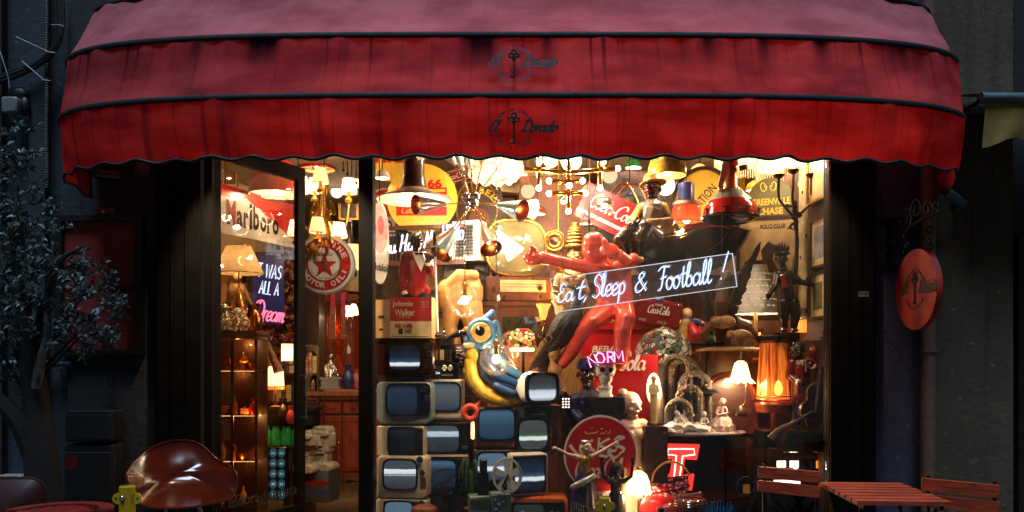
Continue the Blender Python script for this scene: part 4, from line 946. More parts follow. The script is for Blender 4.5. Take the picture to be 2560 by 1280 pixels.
framed('poster', 'tall pale framed drawing high on the side wall behind the door', 0, 0, 0, 190, 150, 'paper_cream', 'wood_light', rz=80, loc=(-2.46, 1.75, 2.86), k=.003, extra=scribble)
framed('poster', 'cream framed notice on the side wall above the roof shaped sign', 0, 0, 0, 150, 120, 'board_tan', 'wood_light', rz=80, loc=(-2.46, 2.5, 2.86), k=.003, extra=scribble)
framed('mirror', 'dark framed mirror on the side wall under the hanging cigarette sign', 0, 0, 0, 150, 130, 'painting', 'wood_dark', rz=75, loc=(-2.35, 2.3, 2.02), k=.003)
# two red dome lamps
dome = [(68, 0), (66, 6), (63, 28), (56, 56), (43, 78), (23, 91), (0.5, 95)]
T = pendant('dome_lamp', 'big red enamel dome lamp with a wire cage hanging behind the door', 690, 488, 1.3, dome, 'dome_red', 300, 'enamel_cream', 7, 4, group='red dome lamps')
m = MB('iron')
for a in range(0, 180, 36): m.tube([(68*math.cos(R(a))*(1 - t/4), 68*math.sin(R(a))*(1 - t/4), -12*math.sin(PI*min(t, 8-t)/8)) for t in range(9)], .8, 4)
m.torus((0, 0, -8), 30, .8, 'z'); T.part('wire_cage', m)
pendant('dome_lamp', 'red dome lamp with orange inside above the shaded chandelier', 794, 424, 1.7, [(44, 0), (43, 4), (40, 26), (34, 48), (20, 62), (.5, 66)], 'dome_red', 250, 'orange', 8, 7, group='red dome lamps')
# globes glowing high behind the chandelier
for px, py, r_, y in ((880, 450, 24, 2.2), (762, 470, 17, 2.4), (842, 480, 15, 2.6), (795, 445, 20, 2.8), (872, 398, 13, 2.9)):
    T = Thing('globe_lamp', {880: 'largest white glass globe lamp right of the shaded chandelier', 762: 'white globe lamp left of the shaded chandelier by the door edge', 842: 'small white globe lamp behind the gilded chandelier arms', 795: 'white globe lamp under the second red dome lamp', 872: 'little white globe lamp high beside the window post'}[px], 'lamp', px, py, y, group='globe lamps in the shop')
    m = MB('globe_lit'); m.ball((0, 0, 0), r_, 16); T.part('globe', m); m = MB('chrome'); m.cyl((0, 0, r_ - 1), (0, 0, r_ + 8), 5); m.cyl((0, 0, r_ + 8), (0, 0, 140), 1.2, n=6); T.part('cord', m)
    T.light((0, 0, 0), 9.0, r=(r_ + 1)*T.k)
# gilded chandelier with pleated shades in two tiers
T = Thing('chandelier', 'gilded leaf chandelier with pleated cream candle shades in two tiers', 'chandelier', 808, 560, 1.0)
def pleat(a, t): return 1 + .02*math.cos(a*22)
def cshade(T, X, Y, w, r0=21, r1=13, h=38, mat='shade_lit', power=1.8):
    c = T.L(X, Y, w); m = MB(mat); m.lathe([(r0, 0), (r1, h)], c, 30, wob=pleat); m.mat('brass'); m.torus((c[0], c[1], c[2]), r0, .9, 'z', 24, 5); m.torus((c[0], c[1], c[2] + h), r1, .8, 'z', 24, 5); sh = T.part('candle_shade', m)
    m = MB('old_gold'); m.lathe([(2, -26), (9, -22), (10, -16), (5, -10), (4.5, 4)], c, 12); m.mat('cream'); m.cyl((c[0], c[1], c[2] + 4), (c[0], c[1], c[2] + 18), 3.4, n=8); T.part('candle_cup', m)
    m = MB('bulb_soft'); m.ball((c[0], c[1], c[2] + 20), 5, 8); T.part('bulb', m)
    if power: T.light((c[0], c[1], c[2] + 20), power, r=.02)
    return c
tiers = [(808, 465, -30), (868, 480, 20), (748, 475, 20), (806, 590, -50), (850, 596, -10), (742, 590, -10), (772, 470, 60)]
m = MB('old_gold')
m.lathe([(1, -40), (6, -34), (4, -20), (8, -6), (12, 10), (6, 24), (5, 70), (9, 84), (4, 100), (2, 130)], (0, 10, 0), 14)
for i, (X_, Y_, w_) in enumerate(tiers):
    c = T.L(X_, Y_ + 26, w_); z0 = 20 if Y_ < 540 else -30
    m.tube(spr([(0, 10, z0), (c[0]*.4, 10 + (c[1]-10)*.4, z0 - 26), (c[0]*.85, c[1]*.9, min(z0, c[2]) - 22), c]), 2.4, 6)
T.part('stem', m)
for i in range(28):
    a = rnd(0, 6.28); X0 = math.cos(a)*rnd(10, 34); w0 = math.sin(a)*30; z0 = rnd(-60, 70); m = MB('old_gold')
    pts = spr([(X0, w0, z0), (X0*1.3, w0*1.2, z0 - 18), (X0*1.5 + rnd(-4, 4), w0*1.3, z0 - 40)], 5); n_ = len(pts); m.tube(pts, [.8 + 5*math.sin(PI*(q+.5)/n_) for q in range(n_)], 6, flat=.35)
    for q in range(2, n_ - 2, 2):
        for s in (-1, 1): m.tube([pts[q], (pts[q][0] + s*8, pts[q][1], pts[q][2] - 6)], [1.6, .5], 5)
    T.part('leaf', m)
for X_, Y_, w_ in tiers: cshade(T, X_, Y_, w_)
m = MB('iron'); chain(m, (-62, 0, 96), (-62, 0, 200), 9, 1.1); chain(m, (0, 10, 128), (0, 10, 220), 9, 1.1); T.part('chain', m)
# motor oil sign
T = Thing('enamel_sign', 'round white and red motor oil sign with a red star', 'sign', 812, 660, .95)
m = MB('silver_paint'); m.prism(se(0, 0, 75, 75, 2, 56), 0, 16); m.mat('enamel_white'); m.prism(se(0, 0, 72, 72, 2, 56), -1, -.1)
m.mat('star_red'); m.ring(se(0, 0, 64, 64, 2, 56), se(0, 0, 42, 42, 2, 56), -2, -1.1); m.mat('ink'); m.ring(se(0, 0, 43, 43, 2, 56), se(0, 0, 41.5, 41.5, 2, 56), -2.4, -1.2); m.ring(se(0, 0, 65, 65, 2, 56), se(0, 0, 64, 64, 2, 56), -2.4, -1.2)
m.mat('star_red'); m.prism(star(0, -4, 30, 12), -2, -1.1); m.mat('ink'); m.ring(star(0, -4, 32, 13), star(0, -4, 30, 12), -1.9, -1.2)
m.mat('green_ink'); m.box(-8, 8, -3, -2.1, 3, 7); m.box(-2.5, 2.5, -3, -2.1, -16, 3); m.mat('ink'); m.text('TEXACO', 0, 24, w=40, h=9, y=-3, bold=.02)
m.mat('enamel_white'); m.arc_text('MOTOR OIL.', 0, 0, 53, 208, 338, 14, y=-3, bold=.04, wk=.95, inside=True); m.arc_text('GASOLINE', 0, 0, 53, 158, 24, 14, y=-3, bold=.04, wk=.95)
m.mat('ink'); m.arc_text('MADE BY THE TEXAS COMPANY', 0, 0, 37, 205, 335, 4.5, y=-3, inside=True, wk=.7)
T.part('disc', m)
m = MB('iron'); m.cyl((0, 8, 75), (0, 8, 240), 1.2, n=6); T.part('wire', m)
# neon box
T = Thing('neon_sign', 'dark blue neon box reading It Was All A Dream among dried flowers', 'neon sign', 672, 712, 1.75, rz=22)
m = MB('neon_box_blue'); m.box(-38, 38, 0, 14, -98, 74, 4); T.part('panel', m)
m = MB('neon_blue'); m.script('IT WAS', -34, 20, 34, w=64, font=BLK, tube=1.9, y=-5, slant=.1, rot=-6, gap=.16, smooth=False); m.script('ALL A', -24, -22, 32, w=48, font=BLK, tube=1.9, y=-5, slant=.1, rot=-6, gap=.16, smooth=False); T.part('blue_tube', m)
m = MB('neon_pink'); m.script('Dream', -40, -84, 46, w=74, tube=2.1, y=-5, rot=-8); T.part('pink_tube', m)

# lamp with the big pleated shade
T = Thing('table_lamp', 'table lamp with a wide tan pleated shade in front of the neon box', 'lamp', 597, 830, 1.15)
m = MB('shade_tan'); m.lathe([(60, 146), (30, 214)], n=40, wob=lambda a, t: 1 + .012*math.cos(a*40)); m.mat('brass'); m.torus((0, 0, 146), 60, 1, 'z'); m.torus((0, 0, 214), 30, 1, 'z'); T.part('lamp_shade', m)
m = MB('brass'); m.cyl((0, 0, 100), (0, 0, 214), 2, n=8); m.lathe([(20, 0), (20, 4), (10, 12), (16, 40), (22, 60), (12, 90), (4, 110)], n=18); T.part('lamp_base', m)
m = MB('bulb_soft'); m.ball((0, 0, 170), 8, 10); T.part('bulb', m); T.light((0, 0, 168), 1.2, r=.035)
# stained glass lamps, owl, cabinet
for px, py, h, wd, lab in ((560, 826, 66, 22, 'slim leaded glass table lamp at the left end of the cabinet top'), (598, 828, 58, 27, 'round bellied leaded glass lamp on the cabinet top under the shade')):
    T = Thing('leaded_lamp', lab, 'lamp', px, py, 1.12 if px < 580 else .98, group='leaded glass lamps on the cabinet')
    m = MB('leaded_pale'); m.lathe([(wd*.6, 0), (wd, h*.25), (wd*.95, h*.45), (wd*.6, h*.7), (wd*.75, h*.85), (wd*.3, h)], n=20); T.part('glass_body', m)
    m = MB('bronze'); m.lathe([(wd*.7, -3), (wd*.7, 0), (wd*.5, 2)], n=20); m.ball((0, 0, h + 2), 4, 8); T.part('foot', m); T.light((0, -wd - 4, h*.4), .25, r=.02)
T = Thing('bird_statue', 'carved partridge statue standing below the tan pleated lampshade', 'figurine', 592, 770, 1.25)
m = MB('feather_tan'); m.ball((0, 0, 34), (26, 22, 34)); m.ball((4, -8, 74), (12, 12, 13)); m.limb([(4, -8, 74), (16, -14, 74)], [4, 1.5]); m.limb([(14, 4, 40), (34, 8, 10)], [12, 5]); m.ball((0, 0, 4), (20, 16, 6)); T.part('body', m, fusev=2)
m = MB('black_gloss'); m.ball((10, -18, 78), 2, 8); T.part('eye', m)
def leafblade(m, a, b, wd, bend=0):
    a, b = Vector(a), Vector(b); n = 7; vs = []
    for i in range(n):
        t = i/(n-1); q = a + (b-a)*t + Vector((0, 0, bend*math.sin(PI*t))); ww = wd*math.sin(PI*(t*.9 + .08)); vs += [q + Vector((ww, -ww*.3, 0)), q - Vector((ww, ww*.3, 0))]
    m.add(vs, [(2*i, 2*i+1, 2*i+3, 2*i+2) for i in range(n-1)])
T = Thing('pot_plant', 'green leafed plant in a pale pot left on the glass cabinet', 'plant', 546, 826, .95)
m = MB('white'); m.lathe([(12, 0), (17, 20), (18, 24), (15, 23)], n=16, caps=False); T.part('pot', m)
m = MB('plant_green')
for i in range(18): a = rnd(0, 6.28); leafblade(m, (0, 0, 22), (math.cos(a)*rnd(16, 34), math.sin(a)*22, rnd(30, 66)), 4, 8)
T.part('foliage', m)
T = Thing('dried_palm', 'dried tan palm fronds standing behind the cabinet lamps', 'plant', 552, 770, 1.5)
m = MB('tan')
for i in range(16): leafblade(m, (0, 0, 0), (rnd(-26, 40), rnd(-14, 14), rnd(50, 110)), 4, 0)
T.part('fronds', m)
T = Thing('display_cabinet', 'curved glass display cabinet with dark frame and small ornaments by the door', 'cabinet', 596, 1300, 1.0)
m = MB('wood_dark'); m.prism(rr(-60, 60, 452, 472, 8), -42, 46); m.box(-60, 60, -42, 46, 0, 40)
for x, w in ((-60, -42), (54, -42), (-60, 40), (54, 40), (-4, -44)): m.box(x, x + 6, w, w + 6, 40, 452)
m.box(-54, 54, 44, 46, 40, 452); T.part('frame', m)
m = MB('case_glass'); m.box(-54, 54, -39, -38, 40, 452); T.part('glass_front', m)
for z in (150, 262, 372):
    m = MB('case_glass'); m.box(-54, 54, -36, 40, z, z + 2); m.mat('lit_white'); m.box(-54, 54, -37, -36.2, z, z + 1.4); T.part('shelf', m)

for lx, lz, lp in ((0, 440, .55), (24, 256, .35), (-20, 366, .35), (10, 146, .3)): T.light((lx, -8, lz), lp, r=.006, color=(255, 160, 80))
k_ = T.k; basez = T.e.location.z; n_ = 0
kinds = ['vase', 'figurine', 'bowl', 'bottle', 'box']
for si, z in enumerate((152, 264, 374, 41)):
    for q in range(4):
        x = -40 + q*26 + rnd(-3, 3); mt, cl = random.choice([('orange', 'orange'), ('copper', 'copper'), ('skin_pale', 'pale'), ('leather', 'brown'), ('red', 'red'), ('old_gold', 'gilt')]); kd = kinds[(q + si*2) % 5]; s_ = rnd(.8, 1.2); m = MB(mt)
        if kd == 'vase': m.lathe([(7*s_, 0), (12*s_, 14*s_), (8*s_, 28*s_), (4*s_, 34*s_), (7*s_, 42*s_)], n=14)
        elif kd == 'bottle': m.lathe([(9*s_, 0), (9*s_, 26*s_), (3*s_, 34*s_), (3*s_, 48*s_)], n=12)
        elif kd == 'bowl': m.lathe([(6*s_, 0), (14*s_, 10*s_), (17*s_, 18*s_), (15*s_, 17*s_), (2, 6)], n=16)
        elif kd == 'box': m.box(-13*s_, 13*s_, -9, 9, 0, 16*s_, 3); m.ball((0, 0, 18*s_), 3)
        else: m.ball((0, 0, 44*s_), 6.5*s_); m.limb([(0, 0, 0), (0, 0, 18*s_), (0, 0, 34*s_)], [11*s_, 8*s_, 6*s_]); m.limb([(-6*s_, 0, 32*s_), (-12*s_, -4, 20*s_), (-2, -8, 18*s_)], 3*s_); m.limb([(6*s_, 0, 32*s_), (12*s_, -4, 20*s_), (2, -8, 18*s_)], 3*s_)
        o = solo('ornament' if kd == 'figurine' else kd, '%s %s, %s from the left on the %s shelf of the display cabinet' % (cl, {'figurine': 'seated figurine', 'box': 'lidded box'}.get(kd, kd), ('first', 'second', 'third', 'fourth')[q], ('third', 'second', 'top', 'bottom')[si]), 'figurine' if kd == 'figurine' else kd, 0, 0, 0, m, k=k_*.95, loc=T.e.location + Vector((x*k_, rnd(-14, 14)*k_, z*k_ + .003)), fusev=(2 if kd == 'figurine' else 0), group='ornaments in the display cabinet')
# dried flowers: a mass along the left wall
T = MB('flower_purple')
random.seed(3)
for i in range(420):
    px, py = rnd(612, 752), rnd(640, 880)
    if px < 650 and py > 800: continue
    y = 2.05 + rnd(-.12, .15); c = P(px, py, y) - P(680, 760, 2.05); c = c / K(2.05); T.mat(random.choice(['flower_purple', 'flower_pink', 'flower_cream', 'flower_red', 'flower_red', 'leaf_dark', 'feather_tan'])); r_ = rnd(4, 9)
    for q in range(5): T.ball((c.x + rnd(-5, 5), c.y + rnd(-5, 5), c.z + rnd(-5, 5)), r_*rnd(.4, .75), 6)
solo('dried_flowers', 'mass of purple, pink and cream dried flowers behind the neon box', 'flowers', 680, 760, 2.05, T, kind='stuff')
random.seed(11)
m = MB('wood_dark'); m.box(-90, 90, 0, 20, -330, 170)
solo('room_divider', 'dark wooden divider carrying the dried flowers behind the neon box', 'divider', 690, 800, 2.25, m)
# lit lamps around the door
T = Thing('table_lamp', 'small lit lamp with a fringed cream shade beside the display cabinet', 'lamp', 688, 1020, 1.5)
m = MB('shade_hot'); m.lathe([(22, 56), (20, 92), (15, 104)], n=30, wob=pleat); T.part('lamp_shade', m)
m = MB('shade_orange')
for i in range(30): a = 2*PI*i/30; m.cyl((22*math.cos(a), 22*math.sin(a), 56), (22.5*math.cos(a), 22.5*math.sin(a), 46), 1.2, n=4)
T.part('fringe', m); m = MB('wood_brown'); m.lathe([(14, 0), (14, 4), (4, 8), (3.5, 60)], n=12); T.part('lamp_base', m); T.light((0, -30, 74), 3, r=.05, color=(255, 160, 80))
T = Thing('gramophone_horn', 'brown fluted horn hanging above the fringed table lamp', 'horn', 676, 880, 1.45)
m = MB('leather'); m.tube([(-14, 0, 32), (-2, 0, 6), (10, 0, -24), (22, -4, -50)], [7, 8, 9, 13], 12); m.mat('brass'); m.torus((10, 0, -24), 9, 1.5, 'x', 16, 6); m.torus((-2, 0, 6), 8.4, 1.5, 'x', 16, 6); T.part('horn', m)
T = Thing('lantern', 'black framed lantern with warm cream panes near the door edge', 'lantern', 722, 910, 1.6)
m = MB('iron')
for x in (-17, 15):
    for w in (-16, 14): m.box(x, x + 2, w, w + 2, 0, 52)
m.box(-18, 18, -17, 17, -4, 0); m.box(-18, 18, -17, 17, 52, 55); T.part('frame', m)
m = MB('shade_lit'); m.box(-14.5, 14.5, -14, 13, 8, 50); T.part('panes', m); T.light((0, -30, 24), 1.2, r=.03)
for px, py, y, rz in ((868, 790, 2.3, 0), (884, 786, 2.2, 20)):
    T = Thing('wall_lamp', 'left of two small shell shaped wall lamps in the shop' if px < 880 else 'right of two small shell shaped wall lamps in the shop', 'lamp', px, py, y, rz=rz, group='shell shaped wall lamps')
    m = MB('shade_hot'); m.lathe([(12, 0), (10, 16), (5, 26)], n=16, wob=pleat); T.part('lamp_shade', m); m = MB('brass'); m.tube([(0, 0, 0), (0, 0, -10), (0, 20, -14)], 1.5, 6); T.part('bracket', m); T.light((0, -16, 6), 1.2, r=.03)
T = Thing('floor_lamp', 'dark bottle shaped lamp with a lit cream shade behind the motor oil sign', 'lamp', 876, 760, 1.9)
m = MB('black_gloss'); m.lathe([(16, 70), (17, 110), (10, 150), (7, 190), (9, 205), (.5, 210)], n=18); T.part('lamp_base', m); m = MB('shade_lit'); m.lathe([(26, 0), (17, 60)], (10, -14, 86), n=26, wob=pleat); T.part('lamp_shade', m); T.light((10, -46, 100), 1.5, r=.04)
# tall glazed cabinet, counter and what stands on it
T = Thing('glazed_cupboard', 'tall brown cupboard with leaded glass doors behind the counter', 'cupboard', 832, 968, 3.0)
m = MB('wood_red'); m.box(-96, 90, 4, 60, 0, 226); m.box(-100, 96, -4, 64, 226, 240)
for x in (-96, -54, -8, 40, 82): m.box(x, x + 8, -4, 3.9, 0, 226)
for z in (0, 216): m.box(-96, 90, -5, 3.8, z, z + 10)
T.part('carcass', m)
for i, x in enumerate((-87, -45, 1, 49)):
    m = MB('wood_brown'); m.ring([(x, 12), (x + 32, 12), (x + 32, 214), (x, 214)], [(x + 5, 18), (x + 27, 18), (x + 27, 208), (x + 5, 208)], -8, -4.2); m.mat('amber_glass'); m.box(x + 5, x + 27, -6.5, -5.5, 18, 208); T.part('door', m)
T.light((0, -20, 150), 1.5, r=.05)
for i in range(14):
    x = -80 + i*12 + rnd(-2, 2); z = (22, 84, 146)[i % 3]; m = MB(random.choice(['old_gold', 'green_glass', 'cream', 'copper', 'enamel_cream'])); m.lathe([(4, 0), (6, 8), (3, 18), (2, 24)], n=10)
    T.part('bottle', m).location = Vector((x, -1, z)) * T.k
T = Thing('counter', 'carved dark wooden counter cabinet with a moulded top inside the shop', 'counter', 840, 1204, 2.2)
m = MB('wood_mid'); m.prism(rr(-78, 120, 218, 228, 3), -66, 60); m.box(-70, 120, -56, 58, 208, 217.9); T.part('countertop', m)
m = MB('wood_brown'); m.box(-66, 120, -50, 56, 22, 207.9); m.box(-72, 120, -57, 57, 12, 30, 4); T.part('carcass', m)
for x0, x1 in ((-62, -22), (-16, 24), (30, 76), (80, 116)):
    m = MB('wood_red'); m.box(x0, x1, -55, -50.1, 34, 168, 2); m.ring([(x0 + 5, 42), (x1 - 5, 42), (x1 - 5, 160), (x0 + 5, 160)], [(x0 + 9, 47), (x1 - 9, 47), (x1 - 9, 155), (x0 + 9, 155)], -57, -55); m.mat('brass'); m.ball((x1 - 4, -58, 104), 2.4); T.part('door', m)
    m = MB('wood_red'); m.box(x0, x1, -55, -50.1, 174, 202, 2); m.mat('brass'); m.tube([((x0+x1)/2 - 6, -56, 188), ((x0+x1)/2, -60, 184), ((x0+x1)/2 + 6, -56, 188)], 1.3, 6); T.part('drawer', m)
for x in (-56, -6, 44, 100):
    m = MB('wood_brown'); m.lathe([(4, 0), (8, 6), (5, 10), (7, 12)], (x, -40, 0), 12); T.part('foot', m)
T = Thing('statuette', 'silver lady statuette on an ornate metal casket on the counter', 'figurine', 826, 972, 2.0)
m = MB('silver_paint'); m.box(-24, 24, -14, 14, 0, 4); m.box(-21, 21, -12, 12, 4, 24, 2); m.box(-24, 24, -14, 14, 24, 28)
for i in range(5): m.torus((-14 + 7*i, -12.5, 14), 3, .9, n=10, m=5)
T.part('casket', m)
m = MB('steel'); m.limb([(-4, 0, 28), (-2, 0, 50), (0, 0, 66)], [14, 9, 7]); m.ball((2, -2, 80), 7); m.limb([(4, 0, 64), (14, -6, 48), (20, -4, 34)], [4, 3, 2.4]); m.limb([(-4, 0, 64), (-14, -4, 54), (-10, -8, 40)], [4, 3, 2.4]); m.limb([(6, 0, 40), (20, -4, 30)], [8, 4]); T.part('figure', m, fusev=1.6)
T = Thing('straps', 'pair of brown wooden braces hanging with crimson straps', 'braces', 846, 842, 2.0)
for x in (-14, 12):
    m = MB('leather'); m.box(x - 6, x + 6, 0, 6, 0, 70, 2); m.box(x - 8, x + 8, -2, 7, -6, 4, 2); T.part('brace', m)
    m = MB('magenta'); m.box(x - 5, x + 5, 1, 5, 70, 110); T.part('strap', m)
T = Thing('wall_cabinet', 'magenta lit box shelf beside the glazed cupboard', 'cabinet', 748, 968, 2.9)
m = MB('dark_red'); m.box(-26, 22, 0, 30, 0, 200); m.mat('magenta'); m.box(-22, 18, -1, -.1, 8, 192); T.part('carcass', m)
m = MB('neon_pink'); m.script('NORM', -16, 150, 14, w=30, font=BLK, tube=1.1, y=-3, smooth=False); T.part('neon_tube', m)
T = Thing('doll', 'small doll in an orange skirt beside the door edge', 'doll', 764, 962, 2.35)
m = MB('shade_dark_orange'); m.lathe([(22, 18), (20, 40), (12, 66), (8, 78)], n=20, wob=lambda a, t: 1 + .06*math.cos(a*9)); T.part('skirt', m); m = MB('feather_dark'); m.limb([(0, 0, 74), (0, 0, 92)], [9, 7]); m.ball((0, 0, 108), 11); m.limb([(-8, 0, 90), (-16, -4, 74)], 3); m.limb([(8, 0, 90), (14, -6, 78)], 3); m.limb([(-5, 0, 18), (-5, 0, 2)], 4); m.limb([(5, 0, 18), (5, 0, 2)], 4); T.part('body', m, fusev=1.6)
# low down by the door: side cupboard, green jars, brain scans, old set, stone heads
T = Thing('side_cupboard', 'low black cupboard carrying lamps behind the open door', 'cupboard', 690, 1062, 1.75)
m = MB('black_wood'); m.box(-60, 96, -20, 60, 0, 34); m.box(-64, 100, -24, 62, 34, 42); T.part('carcass', m)
for x in (-50, -6, 38):
    m = MB('black_wood'); m.box(x, x + 40, -23, -20.1, 5, 30, 2); m.mat('brass'); m.ball((x + 20, -24, 17), 2); T.part('drawer', m)
for i, (px, w) in enumerate(((664, 26), (690, 24), (716, 26), (742, 24))):
    m = MB('green_glass'); m.lathe([(w*.48, 0), (w*.5, 4), (w*.5, 34), (w*.36, 40), (w*.36, 45), (w*.3, 44)], n=20)
    solo('glass_jar', '%s in the row of green glass jars' % ('first jar from the left', 'second jar from the left', 'third jar from the left', 'rightmost jar beside the door stile')[i], 'jar', px, 1112, 1.7, m, group='green glass jars')
m = MB('wood_dark'); m.box(-60, 100, -20, 40, -6, 0); m.box(-60, -54, -20, 40, -200, -6); m.box(40, 46, -20, 40, -200, -6)
solo('shelf_rack', 'dark shelf rack carrying the green glass jars', 'shelf', 690, 1112, 1.72, m)
T = Thing('light_box', 'black light panel of blue brain scan images below the green jars', 'light box', 682, 1250, 1.6)
m = MB('scan_dark'); m.box(-32, 34, 0, 10, 0, 132, 2); T.part('panel', m)
for r_ in range(5):
    for c_ in range(3):
        cx, cz = -20 + c_*21, 14 + r_*26; m = MB('scan_blue'); m.ring(se(cx, cz, 8.5, 11, 2.2, 24), se(cx, cz, 7.2, 9.6, 2.2, 24), -1.4, -.1); m.prism(se(cx, cz, 6, 8.2, 2, 20), -1, -.1); m.mat('ink'); m.tube([(cx, -1.4, cz - 7), (cx, -1.4, cz + 7)], .7, 4); m.mat('neon_ghost'); m.tube(spr([(cx - 3, -1.6, cz + 3 - r_), (cx - 1.4, -1.6, cz), (cx - 3.4, -1.6, cz - 3)], 4), .8, 4); m.tube(spr([(cx + 3, -1.6, cz + 3 - r_), (cx + 1.4, -1.6, cz), (cx + 3.4, -1.6, cz - 3)], 4), .8, 4); T.part('scan', m)
T = Thing('television', 'dark switched off television between the scan panel and the stone heads', 'television', 744, 1192, 1.85)
m = MB('tv_black'); m.prism(rr(-32, 32, 0, 78, 6), 0, 44, sc=.8); T.part('cabinet', m); m = MB('screen_n'); m.dome(se(2, 40, 24, 30, 5, 36), -.5, 3); T.part('screen', m)
m = MB('wood_dark'); m.box(-36, 36, 0, 40, -110, 0)
solo('crate', 'dark wooden crate under the switched off television', 'crate', 744, 1192, 1.85, m)
for i, (px, py, s_) in enumerate(((764, 1166, 1.0), (806, 1162, 1.05))):
    T = Thing('stone_head', 'left of the two carved stone heads with long noses' if i == 0 else 'right of the two carved stone heads, slightly taller', 'sculpture', px, py, 1.75 + .08*i, rz=-14, group='carved stone heads')
    m = MB('stone'); q = s_
    m.prism([(-22*q, 30*q), (22*q, 30*q), (25*q, 52*q), (24*q, 84*q), (20*q, 92*q), (-20*q, 92*q), (-24*q, 84*q), (-25*q, 52*q)], -16, 22, edge=4); m.box(-25*q, 25*q, -24, -10, 70*q, 80*q, 3)
    m.prism([(-5*q, 72*q), (5*q, 72*q), (10*q, 46*q), (-10*q, 46*q)], -28, -10, edge=2); m.box(-12*q, 12*q, -22, -12, 36*q, 41*q, 2); m.box(-12*q, 12*q, -21, -12, 28*q, 33*q, 2); m.box(-18*q, 18*q, -14, 20, 2*q, 32*q, 5); m.box(-30*q, -24*q, -2, 12, 44*q, 76*q, 2); m.box(24*q, 30*q, -2, 12, 44*q, 76*q, 2)
    m.prism(se(0, -4, 36, 12, 3, 20), -24, 26, edge=4); T.part('head', m, fusev=1.8, smooth=4)
T = Thing('speaker_box', 'grey cardboard box with red and blue bands under the stone heads', 'box', 790, 1256, 1.72, rz=-14)
m = MB('cardboard'); m.mat('utility'); m.box(-38, 34, 0, 60, 0, 80, 1); m.mat('dark_red'); m.box(-38.3, 34.3, -.5, -.1, 44, 54); m.mat('navy'); m.box(-38.3, 34.3, -.5, -.1, 22, 30); T.part('carton', m)
T = Thing('pendant_cluster', 'cluster of thin hanging cords with small balls near the window post', 'lamp', 872, 380, 1.5)
m = MB('iron'); 
for x in (-14, -4, 8, 18): m.cyl((x, rnd(-10, 10), -60 - x), (x, 0, 60), 1.2, n=6); m.ball((x, 0, -60 - x), 4)
T.part('cords', m)
# filler along the back wall of the shop
for i, (px, py, y, w, h, pic) in enumerate(((640, 560, 3.2, 60, 70, 'painting'), (800, 640, 3.4, 70, 50, 'painting_green'), (872, 520, 3.3, 50, 60, 'painting'), (740, 640, 3.6, 50, 60, 'painting_blue'))):
    framed('picture', ('dark gilt framed painting behind the roof shaped sign', 'green framed painting behind the motor oil sign', 'small framed painting beside the window post', 'bluish framed painting left of the motor oil sign')[i], px, py, y, w, h, pic, 'old_gold', group='framed pictures at the back of the shop')

# more odds and ends crowding the left bay
def hat(lab, px, py, y, mt):
    T = Thing('hat', lab, 'hat', px, py, y); m = MB(mt); m.lathe([(24, 0), (23, 2), (13, 4), (12, 14), (8, 18), (.5, 19)], n=24, sy=.8); T.part('crown', m); return T
T = Thing('bookcase', 'dark crowded bookcase between the display cabinet and the door stile', 'bookcase', 700, 1062, 2.15)
m = MB('wood_dark'); m.box(-70, 110, 0, 6, 0, 420); m.box(-70, -64, -50, 0, 0, 420); m.box(104, 110, -50, 0, 0, 420)
for z in (60, 130, 200): m.box(-64, 104, -50, 0, z - 5, z)
T.part('carcass', m)
random.seed(5); k2 = T.k; n_ = 0
for zi, z in enumerate((0, 60, 130)):
    x = -60
    while x < 96:
        w_ = rnd(6, 13); h_ = rnd(34, 50); cl = random.choice([('leather', 'brown'), ('dark_red', 'dark red'), ('navy', 'blue'), ('paper_cream', 'cream'), ('plant_dark', 'green'), ('amber', 'amber')]); m = MB(cl[0]); m.box(0, w_ - .8, -40, -4, 0, h_, .8); m.mat('old_gold'); m.box(1, w_ - 1.8, -40.6, -40.05, h_*.7, h_*.74); m.box(1, w_ - 1.8, -40.6, -40.05, h_*.2, h_*.23)
        solo('book', 'old books standing in the dark bookcase behind the open door', 'book', 0, 0, 0, m, k=k2, loc=T.e.location + Vector((x*k2, 0, (z + .2)*k2)), group='books in the dark bookcase'); x += w_ + .6
hat('brown felt hat on top of the glazed cupboard', 770, 736, 2.9, 'leather')
for i, (px, py, y, h, mt, lab) in enumerate(((640, 830, 1.3, 70, 'copper', 'tall copper jug behind the leaded lamps'), (655, 1060, 1.55, 52, 'old_gold', 'brass candlestick left on the low black cupboard'), (728, 1060, 1.6, 46, 'flower_red', 'dark red vase right on the low black cupboard'), (708, 1060, 1.66, 64, 'bronze', 'bronze urn in the middle of the low black cupboard'), (870, 972, 2.1, 60, 'navy', 'blue bottle at the right end of the counter'), (786, 972, 2.1, 44, 'brass', 'brass pot at the left end of the counter'), (890, 972, 2.2, 50, 'flower_pink', 'pink vase at the far right of the counter'))):
    m = MB(mt); m.lathe([(h*.16, 0), (h*.28, h*.3), (h*.2, h*.62), (h*.1, h*.78), (h*.17, h)], n=18); solo(lab.split()[1] if lab.split()[1] in ('candlestick', 'urn', 'bottle', 'pot', 'vase') else lab.split()[2], lab, lab.split()[1] if lab.split()[1] in ('candlestick', 'urn', 'bottle', 'pot', 'vase') else lab.split()[2], px, py, y, m)
for i, (px, py, y, w, h, pic, lab) in enumerate(((560, 425, 1.9, 60, 70, 'paper_cream', 'pale framed print over the roof shaped sign, leftmost'), (700, 600, 2.6, 50, 60, 'painting_green', 'green framed print behind the neon box'), (850, 700, 3.2, 40, 50, 'painting', 'small dark framed portrait under the motor oil sign'), (890, 700, 3.0, 40, 70, 'board_tan', 'tan framed print beside the window post above the cupboard'))):
    framed('picture', lab, px, py, y, w, h, pic, 'wood_light', group='framed pictures at the back of the shop')
